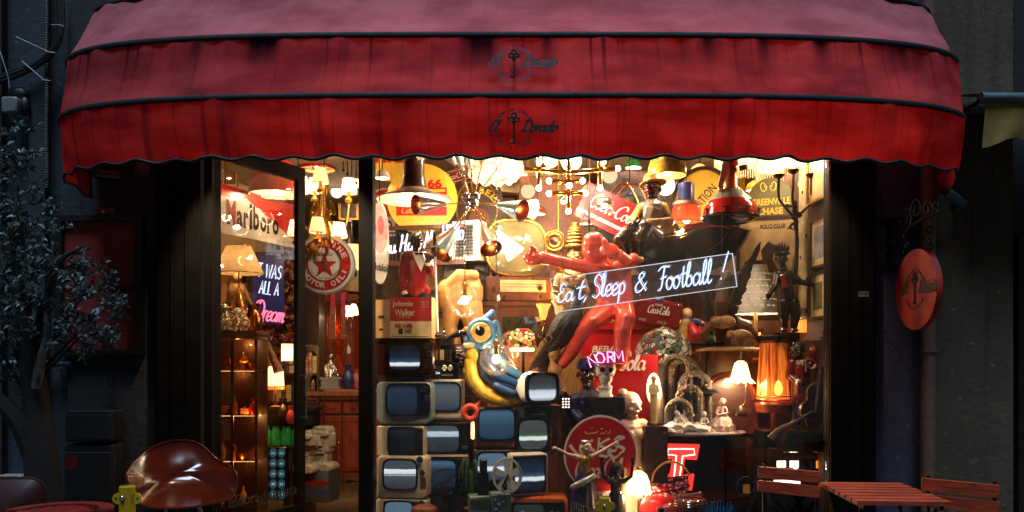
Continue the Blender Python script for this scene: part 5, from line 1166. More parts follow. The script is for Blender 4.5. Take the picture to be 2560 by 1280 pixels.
# ================================================================== upper half of the window display
def head(m, c, r, skin, look=0, tilt=0, hair=None, hairmat='hair', beard=None):
    """a human head: skull, jaw, nose, brow, lips, ears; look = degrees turned to the right of the viewer"""
    m.at(c, rx=tilt, rz=look, sc=r); m.mat(skin)
    m.ball((0, .05, .1), (.78, .92, .9), 14); m.ball((0, -.25, -.45), (.55, .55, .5), 12)
    m.limb([(0, -.82, .18), (0, -1.0, -.12)], [.1, .17], 6); m.ball((0, -.74, -.46), (.3, .16, .09), 8); m.ball((0, -.7, -.6), (.26, .16, .08), 8); m.ball((0, -.62, -.84), (.25, .2, .16), 8)
    for s in (-1, 1):
        m.ball((s*.8, .08, -.05), (.12, .2, .28), 8); m.limb([(s*.12, -.78, .3), (s*.5, -.66, .3)], .1, 6); m.ball((s*.38, -.55, -.3), (.3, .25, .2), 8)
    if hair:
        m.mat(hairmat); m.ball((0, .2, .32), (.86, .92, .78), 14)
    m.home(); return m
def eyes(T, c, r, look=0, tilt=0, parent=None):
    m = MB('white'); m.at(c, rx=tilt, rz=look, sc=r)
    for s in (-1, 1): m.ball((s*.3, -.78, .1), (.13, .09, .08), 8)
    m.mat('black_gloss')
    for s in (-1, 1): m.ball((s*.3, -.86, .1), (.06, .05, .06), 8)
    m.home(); return T.part('eyes', m, parent=parent)
def hand(m, c, d, r, skin, curl=.5, n=4):
    """palm, four unequal fingers and a thumb; d = pointing direction"""
    c, d = Vector(c), Vector(d).normalized(); s = d.cross(Vector((0, -1, .2))).normalized(); u = s.cross(d).normalized()
    m.mat(skin); m.ball(c, (r, r*.8, r), 8)
    for i in range(4):
        f = (i - 1.5) * .5; L = (1.25, 1.5, 1.4, 1.05)[i]; p = c + s*f*r + d*r*.7; q = p + d*r*L*.6 - u*r*.2*curl; e = q + d*r*L*.5*(1-curl) - u*r*.9*curl
        m.limb([p, q, e], [r*.27, r*.25, r*.2], 6)
    p = c + s*r*.8; m.limb([p, p + s*r*.5 + d*r*.5, p + s*r*.35 + d*r*1.0], [r*.3, r*.27, r*.22], 6)
# enamel barn lamp
T = Thing('barn_lamp', 'big hanging lamp with brown cap and wide cream enamel shade at the window left', 'lamp', 1035, 500, .5)
m = MB('enamel_cream'); m.lathe([(94, 0), (92, 4), (62, 14), (44, 20), (36, 28)], n=40); m.mat('cream'); m.lathe([(93, -.5), (91, 2), (61, 12), (43, 18), (20, 22)], n=40); T.part('lamp_shade', m)
m = MB('umber'); m.lathe([(37, 27), (31, 36), (28.5, 50), (27.5, 54), (27.5, 58), (26.5, 58), (26.5, 96), (28, 97), (28, 100), (22, 102), (18, 110), (8, 116), (.5, 117)], n=36); T.part('cap', m)
m = MB('iron'); m.cyl((0, 0, 115), (0, 0, 230), 3, n=8); T.part('rod', m); m = MB('bulb_soft'); m.ball((0, 0, 8), 9); T.part('bulb', m); T.light((0, 0, 8), .9, r=.03)
# yellow disc signs
T = Thing('disc_sign', 'big yellow disc sign with red 66 behind the barn lamp', 'sign', 1055, 497, 1.05, group='yellow disc signs')
m = MB('sun_yellow'); m.prism(se(0, 0, 88, 88, 2, 64), 0, 5); m.mat('red'); m.text('66', 32, 38, w=36, h=22, bold=.04); m.mat('red'); m.box(-64, 62, -.9, -.3, -42, 28); m.mat('sun_yellow'); m.box(-60, 58, -1.4, -1.0, 17, 24); m.box(-60, 62.2, -1.4, -1.0, -20, 10)
m.mat('red'); m.text('U', 44, -4, w=22, h=24, y=-1.7, bold=.06); m.text('L', 12, -4, w=16, h=24, y=-1.7, bold=.06); m.mat('sun_yellow'); m.script('Celik', -52, -36, 18, w=36, wid=.14, y=-1.3); m.mat('ink'); m.cyl((0, -1.4, -52), (0, -.5, -52), 1.6, n=8)
T.part('disc', m); m = MB('iron'); m.cyl((-20, 3, 86), (-20, 3, 190), 1.2, n=6); T.part('wire', m)
T = Thing('disc_sign', 'yellow disc sign with big red letters cut off by the valance', 'sign', 985, 372, 1.3, group='yellow disc signs')
m = MB('sun_yellow'); m.prism(se(0, 0, 82, 82, 2, 56), 0, 5); m.mat('red'); m.text('TIREL', 0, -22, w=118, h=26, bold=.05); T.part('disc', m); m = MB('iron'); m.cyl((0, 3, 80), (0, 3, 110), 1.4, n=6); T.part('wire', m)
for px, py, r_, mat, lab in ((962, 512, 42, 'red', 'small plain red disc sign left of the yellow 66 disc'),):
    m = MB(mat); m.prism(se(0, 0, r_, r_, 2, 40), 0, 4); m.mat('white'); m.ring(se(0, 0, r_, r_, 2, 40), se(0, 0, r_-4, r_-4, 2, 40), -.6, -.1); solo('disc_sign', lab, 'sign', px, py, 1.2, m)
m = MB('enamel_white'); m.box(-40, 26, 0, 3, -24, 24, 3); m.mat('ink'); m.text('O', 8, 2, w=22, h=26, bold=.03); m.box(-40, 26, -.6, -.1, -18, -15)
solo('number_plate', 'white plate with a black ring letter under the red disc', 'plate', 962, 566, 1.15, m)
# tall oval oil sign by the post
T = Thing('oval_sign', 'tall narrow oval enamel oil sign hanging beside the window post', 'sign', 0, 0, 0, rz=66, loc=P(948, 606, .24), k=.0026)
m = MB('enamel_white'); m.prism(se(4, 0, 42, 104, 2.2, 56), 0, 4); m.mat('pink'); m.prism(se(4, 34, 34, 60, 2, 40), -.6, -.1); m.mat('ink'); m.text('Mobiloil', 4, -62, w=66, h=20, bold=.03); m.mat('star_red'); m.prism(se(6, 44, 14, 24, 2, 24), -1.0, -.7); T.part('plate', m)
m = MB('iron'); m.cyl((4, 2, 102), (4, 2, 330), 1.2, n=6); T.part('wire', m)
# sputnik lamp
T = Thing('sputnik_lamp', 'brass sputnik chandelier with pastel metal cone shades round a chrome hub', 'chandelier', 1180, 508, .6)
m = MB('chrome'); m.ball((0, 0, 0), 19, 16); m.ball((-14, -6, 14), 13, 12); m.ball((10, -4, 16), 12, 12); m.ball((-10, -14, -6), 9, 10); m.mat('copper'); m.ball((4, -14, -14), 8, 10); T.part('hub', m)
cones = [((1115,512,-12),(1046,523,-62),24,'umber',1), ((1243,514,-10),(1306,537,-52),28,'pale_blue',1), ((1207,568,-30),(1230,632,-74),28,'pale_pink',1), ((1242,573,20),(1290,632,40),27,'lilac_paint',0), ((1142,580,-30),(1108,645,-66),27,'pale_blue',1), ((1130,566,30),(1080,610,50),23,'umber',0), ((1138,412,0),(1106,366,-10),25,'silver_paint',1), ((1155,418,20),(1143,366,40),22,'silver_paint',0), ((1205,414,-10),(1222,364,-30),25,'pale_pink',1), ((1240,422,10),(1284,368,20),28,'pale_pink',1), ((1268,505,30),(1338,513,60),27,'cream',0), ((1180,420,-40),(1178,362,-90),24,'pale_blue',1)]
for a, b, r_, mt, lit in cones:
    A_, B_ = Vector(T.L(*a)), Vector(T.L(*b)); m = MB('brass'); m.cyl((0, 0, 0), A_, 1.7, n=7); T.part('arm', m)
    d = (B_ - A_).normalized(); m = MB(mt); m.tube([A_, B_], [5, r_], 24, caps=False); m.tube([A_ - d*2, A_], [3, 5], 24); m.mat('copper'); m.tube([B_, A_ + (B_-A_)*.12], [r_ - 1.2, 4.4], 24, caps=False); sh = T.part('cone_shade', m)
    C_ = A_ + (B_ - A_)*.72; m = MB('bulb' if lit else 'bulb_soft'); m.at(C_); m.ball((0, 0, 0), (4.5, 4.5, 6.5), 10); m.home(); T.part('bulb', m)
    T.light(C_ + d*4, 1.3 if b[1] > 400 else .9, r=.018)
m = MB('steel'); chain(m, (-20, 0, 20), (-20, 0, 170), 10, 1.4, 4); chain(m, (0, 0, 18), (0, 0, 170), 10, .8, 3); T.part('chain', m)
# white petal pendant
T = Thing('petal_lamp', 'white scalloped petal pendant lamp behind the sputnik chandelier', 'lamp', 1236, 448, 1.05)
for r_, h, o, wv in ((66, 40, 0, 9), (70, 60, 20, 10)):
    m = MB('petal_white'); m.lathe([(r_*.75, o), (r_, o + h*.35), (r_*.96, o + h*.6), (r_*.6, o + h)], n=72, wob=lambda a, t, wv=wv: (1 + .03*abs(math.cos(a*wv/2)), (1-t)*(1-t)*-9*abs(math.cos(a*wv/2)))); T.part('petals', m)
m = MB('bulb'); m.ball((0, 0, 30), 12); T.part('bulb', m); T.light((0, 0, 30), 3, r=.05); m = MB('iron'); m.cyl((0, 0, 78), (0, 0, 190), 1.4, n=6); T.part('cord', m)
# clear globes on chains
for px, py, r_, y, top, lab in ((1162, 752, 43, .32, 300, 'upper clear glass globe lamp hanging on a chain above the blue bird'), (1241, 898, 42, .2, 300, 'lower clear glass globe lamp hanging on a chain in front of the blue bird')):
    T = Thing('globe_lamp', lab, 'lamp', px, py, y, group='clear glass globe lamps')
    m = MB('globe_glass'); m.ball((0, 0, 0), r_, 28); T.part('globe', m, ang=80)
    m = MB('brass'); m.lathe([(2, r_ + 10), (8, r_ + 2), (9, r_ - 4), (5, r_ - 10), (5, r_*.3)], n=14); m.mat('steel'); chain(m, (0, 0, r_ + 8), (0, 0, py - top), 11, .8, 3); T.part('chain', m)
    if y > .25: m = MB('bulb'); m.limb([(-13, 0, -4), (0, -2, 2), (13, 0, 8)], [4, 4.5, 4], 8)
    else: m = MB('bulb'); m.ball((-1, -2, -2), 9)
    T.part('bulb', m); m = MB('globe_dim'); m.torus((0, -2, 0), 12, 1.2, n=20, m=6); T.part('filament', m); T.light((0, -2, -2), 2.2, r=.03)
# neon on wire grid, white grille box
T = Thing('neon_sign', 'white script neon sign on a black wire grid behind the red jacketed figurine', 'neon sign', 1050, 615, 1.0, rz=-10)
m = MB('iron')
for i in range(23): m.cyl((-100 + i*9.5, 0, -36), (-100 + i*9.5, 0, 42), .7, n=4)
for i in range(9): m.cyl((-100, 1, -36 + i*9.7), (110, 1, -36 + i*9.7), .7, n=4)
T.part('wire_grid', m); m = MB('wood_brown'); m.box(-104, 114, -3, 5, 42, 52); m.box(-104, 114, -3, 5, -48, -36); T.part('frame', m)
m = MB('neon_white'); m.script('You Had Me', -98, -20, 40, w=150, tube=2.2, y=-6, rot=7); m.script('Hello', 56, 6, 40, w=58, tube=2.2, y=-6, rot=9); T.part('neon_tube', m)
T = Thing('grille_box', 'white box frame with a dark square wire grille right of the script neon', 'box', 1172, 602, .95, rz=-24)
m = MB('white'); m.ring([(-44, -50), (30, -50), (30, 50), (-44, 50)], [(-34, -40), (16, -40), (16, 40), (-34, 40)], -6, 40); m.box(-34, 16, 36, 40, -40, 40); T.part('frame', m)
m = MB('iron')
for i in range(7): m.cyl((-33 + i*8, -2, -40), (-33 + i*8, -2, 40), .8, n=4)
for i in range(11): m.cyl((-34, -1, -40 + i*8), (16, -1, -40 + i*8), .8, n=4)
T.part('grille', m)
# barrel head sign, small red script sign, parasol, dark picture behind
T = Thing('barrel_sign', 'dark wooden barrel head sign lettered BEER behind the chrome hub', 'sign', 1192, 520, 1.5)
m = MB('wood_dark'); m.prism(se(0, 0, 66, 88, 2.4, 48), 0, 10); m.mat('old_gold'); m.ring(se(0, 0, 52, 70, 2.2, 48), se(0, 0, 49, 67, 2.2, 48), -1, -.1); m.mat('sun_yellow'); m.arc_text('BEER', 4, -6, 50, 80, 22, 17, y=-1, bold=.03); m.mat('leather'); m.prism(se(6, -30, 26, 30, 2, 24), -1, -.1); T.part('board', m)
T = Thing('tin_sign', 'small dark red tin sign with white script above the yellow 66 disc', 'sign', 1138, 440, 1.3)
m = MB('dark_red'); m.at(ry=-14); m.box(-34, 34, 0, 3, -17, 17, 2); m.mat('enamel_white'); m.script('Coca-Cola', -26, -7, 15, w=52, wid=.13); m.ring(rr(-31, 31, -14, 14, 2), rr(-30, 30, -13, 13, 2), -.7, -.1); m.home(); T.part('plate', m)
m = MB('paper_cream')
for i in range(16):
    a = R(200 + i*9); 
    m.add([(0, 0, 70), (150*math.cos(a), 10, 70 + 70*math.sin(a)), (150*math.cos(a + .15), 10, 70 + 70*math.sin(a + .15))], [(0, 1, 2)])
m.mat('wood_light'); m.cyl((0, 8, 70), (0, 8, -30), 2, n=6)
solo('paper_parasol', 'cream paper parasol spread behind the petal lamp', 'parasol', 1300, 480, 1.7, m)
# figurine in red jacket
T = Thing('butler_figurine', 'tall butler figurine in red jacket and bow tie holding a cane', 'figurine', 1042, 850, .52)
m = MB('skin_dark'); head(m, T.L(1042, 602), 21, 'skin_dark', look=28, tilt=-8, hair=True); m.mat('skin_dark'); m.limb(T.LL((1040, 616), (1042, 636)), [9, 11]); T.part('head', m, fusev=1.3, smooth=3)
eyes(T, T.L(1042, 602), 21, 28, -8)
m = MB('jacket_red'); m.limb(T.LL((1042, 652, 2), (1044, 690, 0), (1040, 722, 0)), [27, 25, 26]); m.limb(T.LL((1018, 640, 0), (1066, 642, 0)), [14, 14]); m.limb(T.LL((1014, 642, 0), (1006, 690, -2), (1013, 728, -6)), [13, 11, 9.5]); m.limb(T.LL((1068, 644, 0), (1082, 686, -10), (1074, 664, -26)), [13, 10.5, 9]); m.limb(T.LL((1020, 726, 2), (1062, 726, 2)), [16, 15]); T.part('jacket', m, fusev=1.4, smooth=4)
m = MB('white'); m.prism([T.L(*p)[::2] for p in ((1034, 632), (1060, 634), (1066, 650), (1056, 684), (1042, 656))], -28, -22, edge=2); m.mat('black_gloss'); m.prism([T.L(*p)[::2] for p in ((1042, 634), (1051, 637), (1060, 634), (1060, 642), (1051, 639), (1042, 642))], -31, -28.1); T.part('shirt_front', m)
m = MB('skin_dark'); hand(m, T.L(1016, 742, -6), (0, 0, -1), 8, 'skin_dark', .3); hand(m, T.L(1074, 652, -30), (.2, -.3, 1), 8, 'skin_dark', .9); m.mat('white'); m.cyl(T.L(1013, 728, -6), T.L(1015, 736, -6), 9.5, n=14); m.cyl(T.L(1074, 666, -26), T.L(1074, 660, -28), 9, n=14); T.part('hands', m)
m = MB('trouser'); m.limb(T.LL((1030, 735, 2), (1026, 790, 0), (1026, 842, 0)), [18, 14, 11]); m.limb(T.LL((1054, 735, 2), (1060, 790, 0), (1062, 842, 0)), [18, 14, 11]); m.ball(T.L(1024, 844, -8), (11, 18, 6)); m.ball(T.L(1064, 844, -8), (11, 18, 6)); T.part('trousers', m, fusev=1.6)
m = MB('wood_dark'); m.box(-70, 60, -30, 34, -480, -.1)
solo('crate_stack', 'dark crates behind the television columns carrying the butler figurine', 'crate', 1042, 850, .56, m)
T = Thing('floor_stand', 'thin white pole stand with dark grip beside the butler figurine', 'stand', 1094, 842, .42)
m = MB('white'); m.cyl((0, 0, 6), (-6, 0, 200), 3, n=10); T.part('pole', m); m = MB('umber'); m.cyl((-6, 0, 200), (-8, 0, 258), 4.4, n=10); T.part('grip', m); m = MB('black'); m.lathe([(20, 0), (20, 4), (6, 8), (3, 12)], n=18); T.part('base', m)
# tan torso, bicycle wheel
T = Thing('torso_form', 'glossy tan moulded torso form beside the hanging clear globe', 'sculpture', 1150, 860, .75)
m = MB('tan'); m.ball(T.L(1158, 732), (52, 34, 58)); m.ball(T.L(1116, 738, -6), (26, 26, 40)); m.limb(T.LL((1120, 720, -14), (1150, 690, -20), (1186, 690, -16)), [12, 16, 14]); m.limb(T.LL((1130, 770), (1126, 820), (1134, 856)), [26, 18, 20]); m.limb(T.LL((1176, 770), (1190, 830), (1184, 856)), [32, 26, 24]); T.part('body', m, fusev=2.2, smooth=8)
m = MB('wood_brown'); m.box(-60, 70, -34, 40, -480, -.1)
solo('crate_stack', 'brown wooden crates under the tan torso form', 'crate', 1150, 860, .75, m)
T = Thing('bicycle_wheel', 'spoked chrome bicycle wheel behind the tan torso form', 'wheel', 1186, 730, .98, rz=20)
m = MB('chrome'); m.torus((0, 0, 0), 50, 2.6, n=44, m=8); T.part('rim', m); m = MB('black'); m.torus((0, 0, 0), 54, 3.4, n=44, m=8); T.part('tyre', m)
m = MB('steel')
for i in range(24): a = 2*PI*i/24; m.cyl((3*math.cos(a + .8), 0, 3*math.sin(a + .8)), (49*math.cos(a), 0, 49*math.sin(a)), .5, n=4)
m.cyl((0, -8, 0), (0, 8, 0), 4, n=10); T.part('spokes', m)
T = Thing('easel', 'dark standing rack that holds the bicycle wheel and grille box', 'rack', 1180, 1330, 1.15)
m = MB('wood_dark'); m.box(-70, 40, 0, 8, 0, 690); m.box(-80, 50, -60, 10, 540, 548); T.part('back_board', m)
# round picture tube, radio and mirrored cupboard
T = Thing('picture_tube', 'big bulging olive glass picture tube with a metal rim on the wooden radio', 'picture tube', 1290, 690, .95, rz=12)
m = MB('olive_tube'); o = se(0, 70, 74, 68, 2.9, 56); m.dome(o, -4, 26, 8); T.part('glass_face', m)
m = MB('old_gold'); m.ring(se(0, 70, 78, 71, 2.9, 56), se(0, 70, 73, 67, 2.9, 56), -9, 6); m.mat('umber'); m.prism(se(0, 70, 76, 69, 2.9, 56), 6, 80, sc=.4); T.part('rim', m); m = MB('iron'); m.box(-40, 40, -2, 20, -2, 4); T.part('foot', m)
T = Thing('radio', 'old wooden table radio with a cream dial under the olive picture tube', 'radio', 1300, 752, .9, rz=6)
m = MB('wood_brown'); m.box(-84, 80, 0, 70, 0, 60, 3); T.part('cabinet', m); m = MB('board_tan'); m.box(-50, 66, -2, -.1, 22, 52); m.mat('ink'); m.box(-44, 60, -2.4, -2.1, 34, 35.2); m.box(-44, 60, -2.4, -2.1, 41, 42.2); T.part('dial', m)
for x, z, r_ in ((50, 32, 7), (52, 10, 4), (-40, 10, 4), (-66, 30, 6)): m = MB('brass'); m.cyl((x, -1, z), (x, -7, z), r_, r_*.8, n=14); T.part('knob', m)
T = Thing('mirror_cupboard', 'brown wooden cupboard with a square mirror under the wooden radio', 'cupboard', 1302, 1330, .9, rz=6)
m = MB('wood_mid'); m.box(-92, 92, 0, 78, 0, 566); m.mat('wood_brown'); m.box(-96, 96, -4, 80, 566, 576); T.part('carcass', m)
m = MB('wood_brown'); m.ring([(-84, 440), (84, 440), (84, 560), (-84, 560)], [(-48, 462), (62, 462), (62, 538), (-48, 538)], -5, -.1); T.part('door_frame', m); m = MB('chrome'); m.box(-48, 62, -2, -.2, 462, 538); T.part('mirror', m)
# tulip wall lamps
for px, py, lab in ((1358, 800, 'left of two yellow tulip glass lamps behind the black bird'), (1397, 792, 'right of two yellow tulip glass lamps behind the black bird')):
    T = Thing('tulip_lamp', lab, 'lamp', px, py, .8, group='tulip glass lamps')
    m = MB('tulip_glass'); m.lathe([(5, 0), (9, 8), (12, 26), (18, 40)], n=30, wob=lambda a, t: 1 + t*t*.12*math.cos(a*7)); T.part('lamp_shade', m); m = MB('brass'); m.lathe([(2, -16), (5, -8), (6, 0)], n=12); m.tube(spr([(0, 0, -16), (-4, 6, -34), (0, 20, -44)]), 1.8, 6); T.part('arm', m); T.light((0, -22, 22), 1.4, r=.03, color=(255, 190, 90))
# brass tube chandelier with round bulbs
T = Thing('brass_chandelier', 'brass tube chandelier with many glowing round bulbs at the window centre', 'chandelier', 1421, 440, .5)
m = MB('brass')
for a, b in (((1347, 330, 0), (1347, 464, 0)), ((1421, 330, 0), (1421, 522, 0)), ((1500, 330, 0), (1500, 464, 0)), ((1308, 424, -10), (1421, 432, 0)), ((1421, 432, 0), (1538, 424, -10)), ((1376, 456, -14), (1421, 456, 0)), ((1421, 456, 0), (1452, 456, -14)), ((1376, 486, -14), (1421, 482, 0)), ((1421, 482, 0), (1460, 486, -14)), ((1376, 390, -10), (1421, 386, 0)), ((1421, 386, 0), (1464, 388, -10)), ((1347, 424, 0), (1347, 424, -24)), ((1500, 424, 0), (1500, 424, -24)), ((1421, 470, 0), (1421, 470, -26)), ((1421, 432, 0), (1421, 432, 60)), ((1421, 480, 0), (1410, 494, 24))):
    A_, B_ = T.L(*a), T.L(*b); m.cyl(A_, B_, 6.5, n=12)
for p in ((1421, 432, 0), (1347, 424, 0), (1500, 424, 0), (1421, 482, 0)): m.ball(T.L(*p), 9)
T.part('tube_frame', m)
for i, (X_, Y_, w_) in enumerate(((1347, 412, -30), (1347, 470, 0), (1505, 412, -30), (1500, 470, 0), (1372, 456, -16), (1455, 456, -16), (1421, 471, -34), (1372, 487, -16), (1463, 486, -16), (1410, 498, 26), (1421, 528, 0), (1372, 390, -12), (1467, 388, -12), (1543, 424, -12), (1303, 424, -12))):
    m = MB('bulb'); m.ball(T.L(X_, Y_, w_), 7.5, 12); T.part('bulb', m)
    T.light(T.L(X_, Y_, w_), 1.5, r=.022)
# white globes and dim frosted globes behind
for px, py, r_, y, mt, pw, lab in ((1378, 398, 21, 1.1, 'globe_lit', 2, 'white globe lamp behind the left brass tube of the bulb chandelier'), (1428, 402, 27, 1.3, 'globe_lit', 2, 'largest white globe lamp behind the middle brass tube'), (1524, 438, 20, 1.2, 'globe_dim', 1, 'dim cream globe lamp right of the bulb chandelier'), (1474, 482, 22, 1.0, 'globe_dim', 1, 'frosted globe with brass rosette below the bulb chandelier'), (1664, 465, 24, 1.1, 'globe_lit', 3, 'white globe lamp under the yellow pendant lamp'), (1320, 478, 18, 1.1, 'globe_dim', .6, 'small cream globe lamp left of the bulb chandelier'), (1396, 592, 14, .95, 'globe_dim', .6, 'little brown capped globe lamp above the golden statue')):
    T = Thing('globe_lamp', lab, 'lamp', px, py, y, group='white globe lamps in the window')
    m = MB(mt); m.ball((0, 0, 0), r_, 16); T.part('globe', m); m = MB('old_gold'); m.lathe([(r_*.7, r_*.72), (r_*.4, r_*.95), (4, r_ + 3), (1.4, r_ + 8), (1.4, 220)], n=14); T.part('cord', m); T.light((0, 0, 0), pw, r=(r_ + 1)*T.k)
# pictures behind
framed('picture', 'wide framed red and white print at the top centre behind the yellow pendant', 1682, 372, 1.7, 276, 90, 'coke_red', 'wood_brown', mount='paper_cream', fw=9)
T = Thing('picture', 'large bluish painting of draped cloth behind the hatted figurine', 'picture', 1620, 450, 1.9)
m = MB('painting_blue'); m.box(-110, 90, 0, 4, -90, 90); m.mat('lilac'); m.limb([(-60, -1, 20), (0, -1, 10), (50, -1, -14)], [14, 18, 10]); m.mat('painting'); m.box(-110, 90, -.8, -.1, -90, -40); T.part('canvas', m)
T = Thing('leaning_board', 'large dark brown scuffed board leaning behind the bulb chandelier', 'board', 1390, 540, 1.5)
m = MB('leather'); m.box(-90, 70, 0, 6, -60, 100); T.part('panel', m)
framed('picture', 'gilt framed yellow print between the ship lamp and the picture frames', 1800, 470, 2.0, 200, 170, 'sun_yellow', 'wood_brown')
# yellow pendant, two tone pendant
pendant('pendant_lamp', 'glossy yellow dome pendant lamp above the hatted figurine', 1668, 440, .55, [(47, 0), (48, 3), (47, 22), (42, 38), (30, 48), (14, 54), (13, 60), (.5, 61)], 'yellow', 300, 'sun_yellow', 8, 3.5)
T = Thing('pendant_lamp', 'blue cylinder pendant lamp with an orange glass drum shade', 'lamp', 1716, 556, .62)
m = MB('orange_red'); m.lathe([(30, 0), (35, 4), (36, 14), (35, 34), (32, 40), (20, 42)], n=32); T.part('lamp_shade', m); m = MB('cream'); m.lathe([(20, 42), (34, 42), (34, 50), (20, 50)], n=32); T.part('collar', m); m = MB('navy'); m.lathe([(20, 50), (20.5, 96), (18, 98), (.5, 98)], n=32); T.part('cap', m); m = MB('cable'); m.cyl((0, 0, 97), (0, 0, 250), 1.4, n=6); T.part('cord', m); m = MB('bulb'); m.ball((0, 0, 6), 9); T.part('bulb', m); T.light((0, 0, -8), 1.2, r=.03)
# tubular chair, tilted red sign, small arched lamp
T = Thing('tubular_chair', 'bent copper tube chair frame behind the hatted figurine', 'chair', 1560, 520, 1.05)
m = MB('copper')
for o in (0, 22): m.tube(spr([(-46 + o, 0, -40), (-40 + o, 0, 20), (-14 + o, 0, 58), (14 + o, 0, 56), (34 + o, 0, 20), (44 + o, 0, -20)]), 3.2, 8)
T.part('frame', m); m = MB('chrome'); m.tube(spr([(0, -10, -20), (20, -12, 0), (52, -12, 4), (60, -10, -20)]), 3, 8); T.part('armrest', m); m = MB('painting_green'); m.box(-30, 40, 6, 14, -40, 30, 4); T.part('backrest', m)
m = MB('iron'); m.cyl((-46, 0, -40), (-46, 0, -260), 3, n=8); T.part('leg', m); m = MB('iron'); m.cyl((44, 0, -20), (44, 0, -260), 3, n=8); T.part('leg', m)
T = Thing('tin_sign', 'tilted red tin sign with white script behind the small mushroom lamp', 'sign', 1532, 535, .9)
m = MB('coke_red'); m.at(ry=26); m.box(-88, 66, 0, 4, -46, 46, 2); m.mat('enamel_white'); m.script('Coca-Cola', -66, -6, 34, w=126, wid=.14); m.box(-86, 64, -.9, -.1, -30, -22); m.home(); T.part('plate', m)
m = MB('iron'); m.box(-60, 50, 5, 10, -110, -40); T.part('stand', m)
T = Thing('arc_lamp', 'small smoky mushroom lamp on thin bent wire arms', 'lamp', 1511, 660, .6)
m = MB('umber'); m.lathe([(23, 146), (22, 154), (16, 164), (8, 168), (.5, 169)], n=26); T.part('lamp_shade', m); m = MB('bulb'); m.ball((0, -4, 146), 7.5); T.part('bulb', m); T.light((0, -8, 142), 1.2, r=.025)
m = MB('iron'); m.tube(spr([(22, 0, 146), (14, 0, 130), (-40, 0, 112), (-62, 4, 104)]), 1.6, 6); m.tube([(-38, 4, 0), (-38, 4, 190)], 3.2, 8); m.tube([(-62, 4, 104), (-38, 4, 140), (-20, 4, 196)], 1.4, 6); m.tube([(-38, 0, 112), (-52, 0, 130), (-44, 0, 160)], 1.4, 6); T.part('arm', m)
# figurine with hat
T = Thing('seated_figurine', 'seated figurine in straw hat and grey vest on the black carriage', 'figurine', 1612, 600, .62, rz=-8)
m = MB('skin_black'); head(m, T.L(1630, 474), 27, 'skin_black', look=-24, tilt=-4); m.limb(T.LL((1634, 495), (1638, 512)), [13, 15]); T.part('head', m, fusev=1.3, smooth=3)
eyes(T, T.L(1630, 474), 27, -24, -4)
m = MB('red'); m.ball(T.L(1618, 484, -25), (9, 4, 3.4), 10); T.part('lips', m)
m = MB('hat_straw'); m.at(T.L(1632, 452), rx=-6, ry=-6); m.lathe([(33, -8), (34, -6), (24, -2), (23, 8), (18, 17), (.5, 20)], n=28); m.lathe([(33, -9), (14, -8), (.5, -8)], n=28); m.home(); T.part('hat', m)
m = MB('vest_grey'); m.limb(T.LL((1632, 524), (1624, 556), (1618, 584)), [29, 29, 30]); m.limb(T.LL((1610, 520, -4), (1654, 522, 0)), [16, 16]); T.part('waistcoat', m, fusev=1.6)
m = MB('sleeve_gold'); m.limb(T.LL((1656, 520), (1674, 556, -6), (1622, 562, -34)), [15, 13, 10]); m.limb(T.LL((1604, 520), (1588, 546, -16), (1588, 556, -34)), [14, 12, 9]); T.part('sleeves', m, fusev=1.6)
m = MB('skin_black'); hand(m, T.L(1600, 562, -40), (-1, -.2, -.4), 10, 'skin_black', .5); hand(m, T.L(1586, 566, -42), (-.4, -.2, -1), 9, 'skin_black', .5); T.part('hands', m)
m = MB('trouser_brown'); m.limb(T.LL((1634, 590), (1612, 574, -34), (1602, 600, -46)), [26, 22, 19]); m.limb(T.LL((1604, 592), (1566, 590, -34), (1552, 606, -44)), [25, 22, 19]); T.part('trousers', m, fusev=1.6)
m = MB('black_gloss'); m.limb(T.LL((1602, 610, -46), (1600, 650, -44)), [13, 11]); m.limb(T.LL((1558, 612, -44), (1570, 650, -42)), [13, 11]); m.mat('tan'); m.ball(T.L(1596, 656, -52), (14, 20, 8)); m.ball(T.L(1570, 656, -50), (13, 18, 8)); T.part('boots', m, fusev=1.6)
# black carriage body
T = Thing('carriage_body', 'black lacquered carriage body with thin gold lines under the seated figurine', 'carriage', 1720, 690, .82)
o = [T.L(*p)[::2] for p in ((1560, 606), (1584, 590), (1640, 592), (1690, 580), (1712, 562), (1760, 556), (1800, 560), (1872, 578), (1862, 600), (1836, 640), (1800, 668), (1740, 690), (1620, 690), (1570, 650))]
m = MB('lacquer'); m.prism(o, -30, 50, edge=10); T.part('hull', m)
m = MB('brass')
m.tube(spr(T.LL((1692, 600, -31), (1760, 574, -31), (1800, 572, -31), (1812, 582, -31), (1790, 612, -31), (1760, 634, -31))), 1.1, 5); m.tube(spr(T.LL((1600, 604, -31), (1700, 590, -31), (1740, 575, -31), (1790, 566, -31))), 1.1, 5); m.ball(T.L(1680, 586, -34), 5); T.part('pinstripe', m)
T = Thing('support_cabinet', 'dark cabinet bearing the black carriage body behind the drinks cooler', 'cabinet', 1700, 1330, 1.0)
m = MB('wood_dark'); m.box(-150, 150, 20, 90, 0, 636); m.box(-156, 156, 14, 92, 636, 644); T.part('carcass', m)
for x in (-146, 2):
    m = MB('wood_brown'); m.box(x, x + 144, 14, 19.9, 380, 630, 3); T.part('door', m)
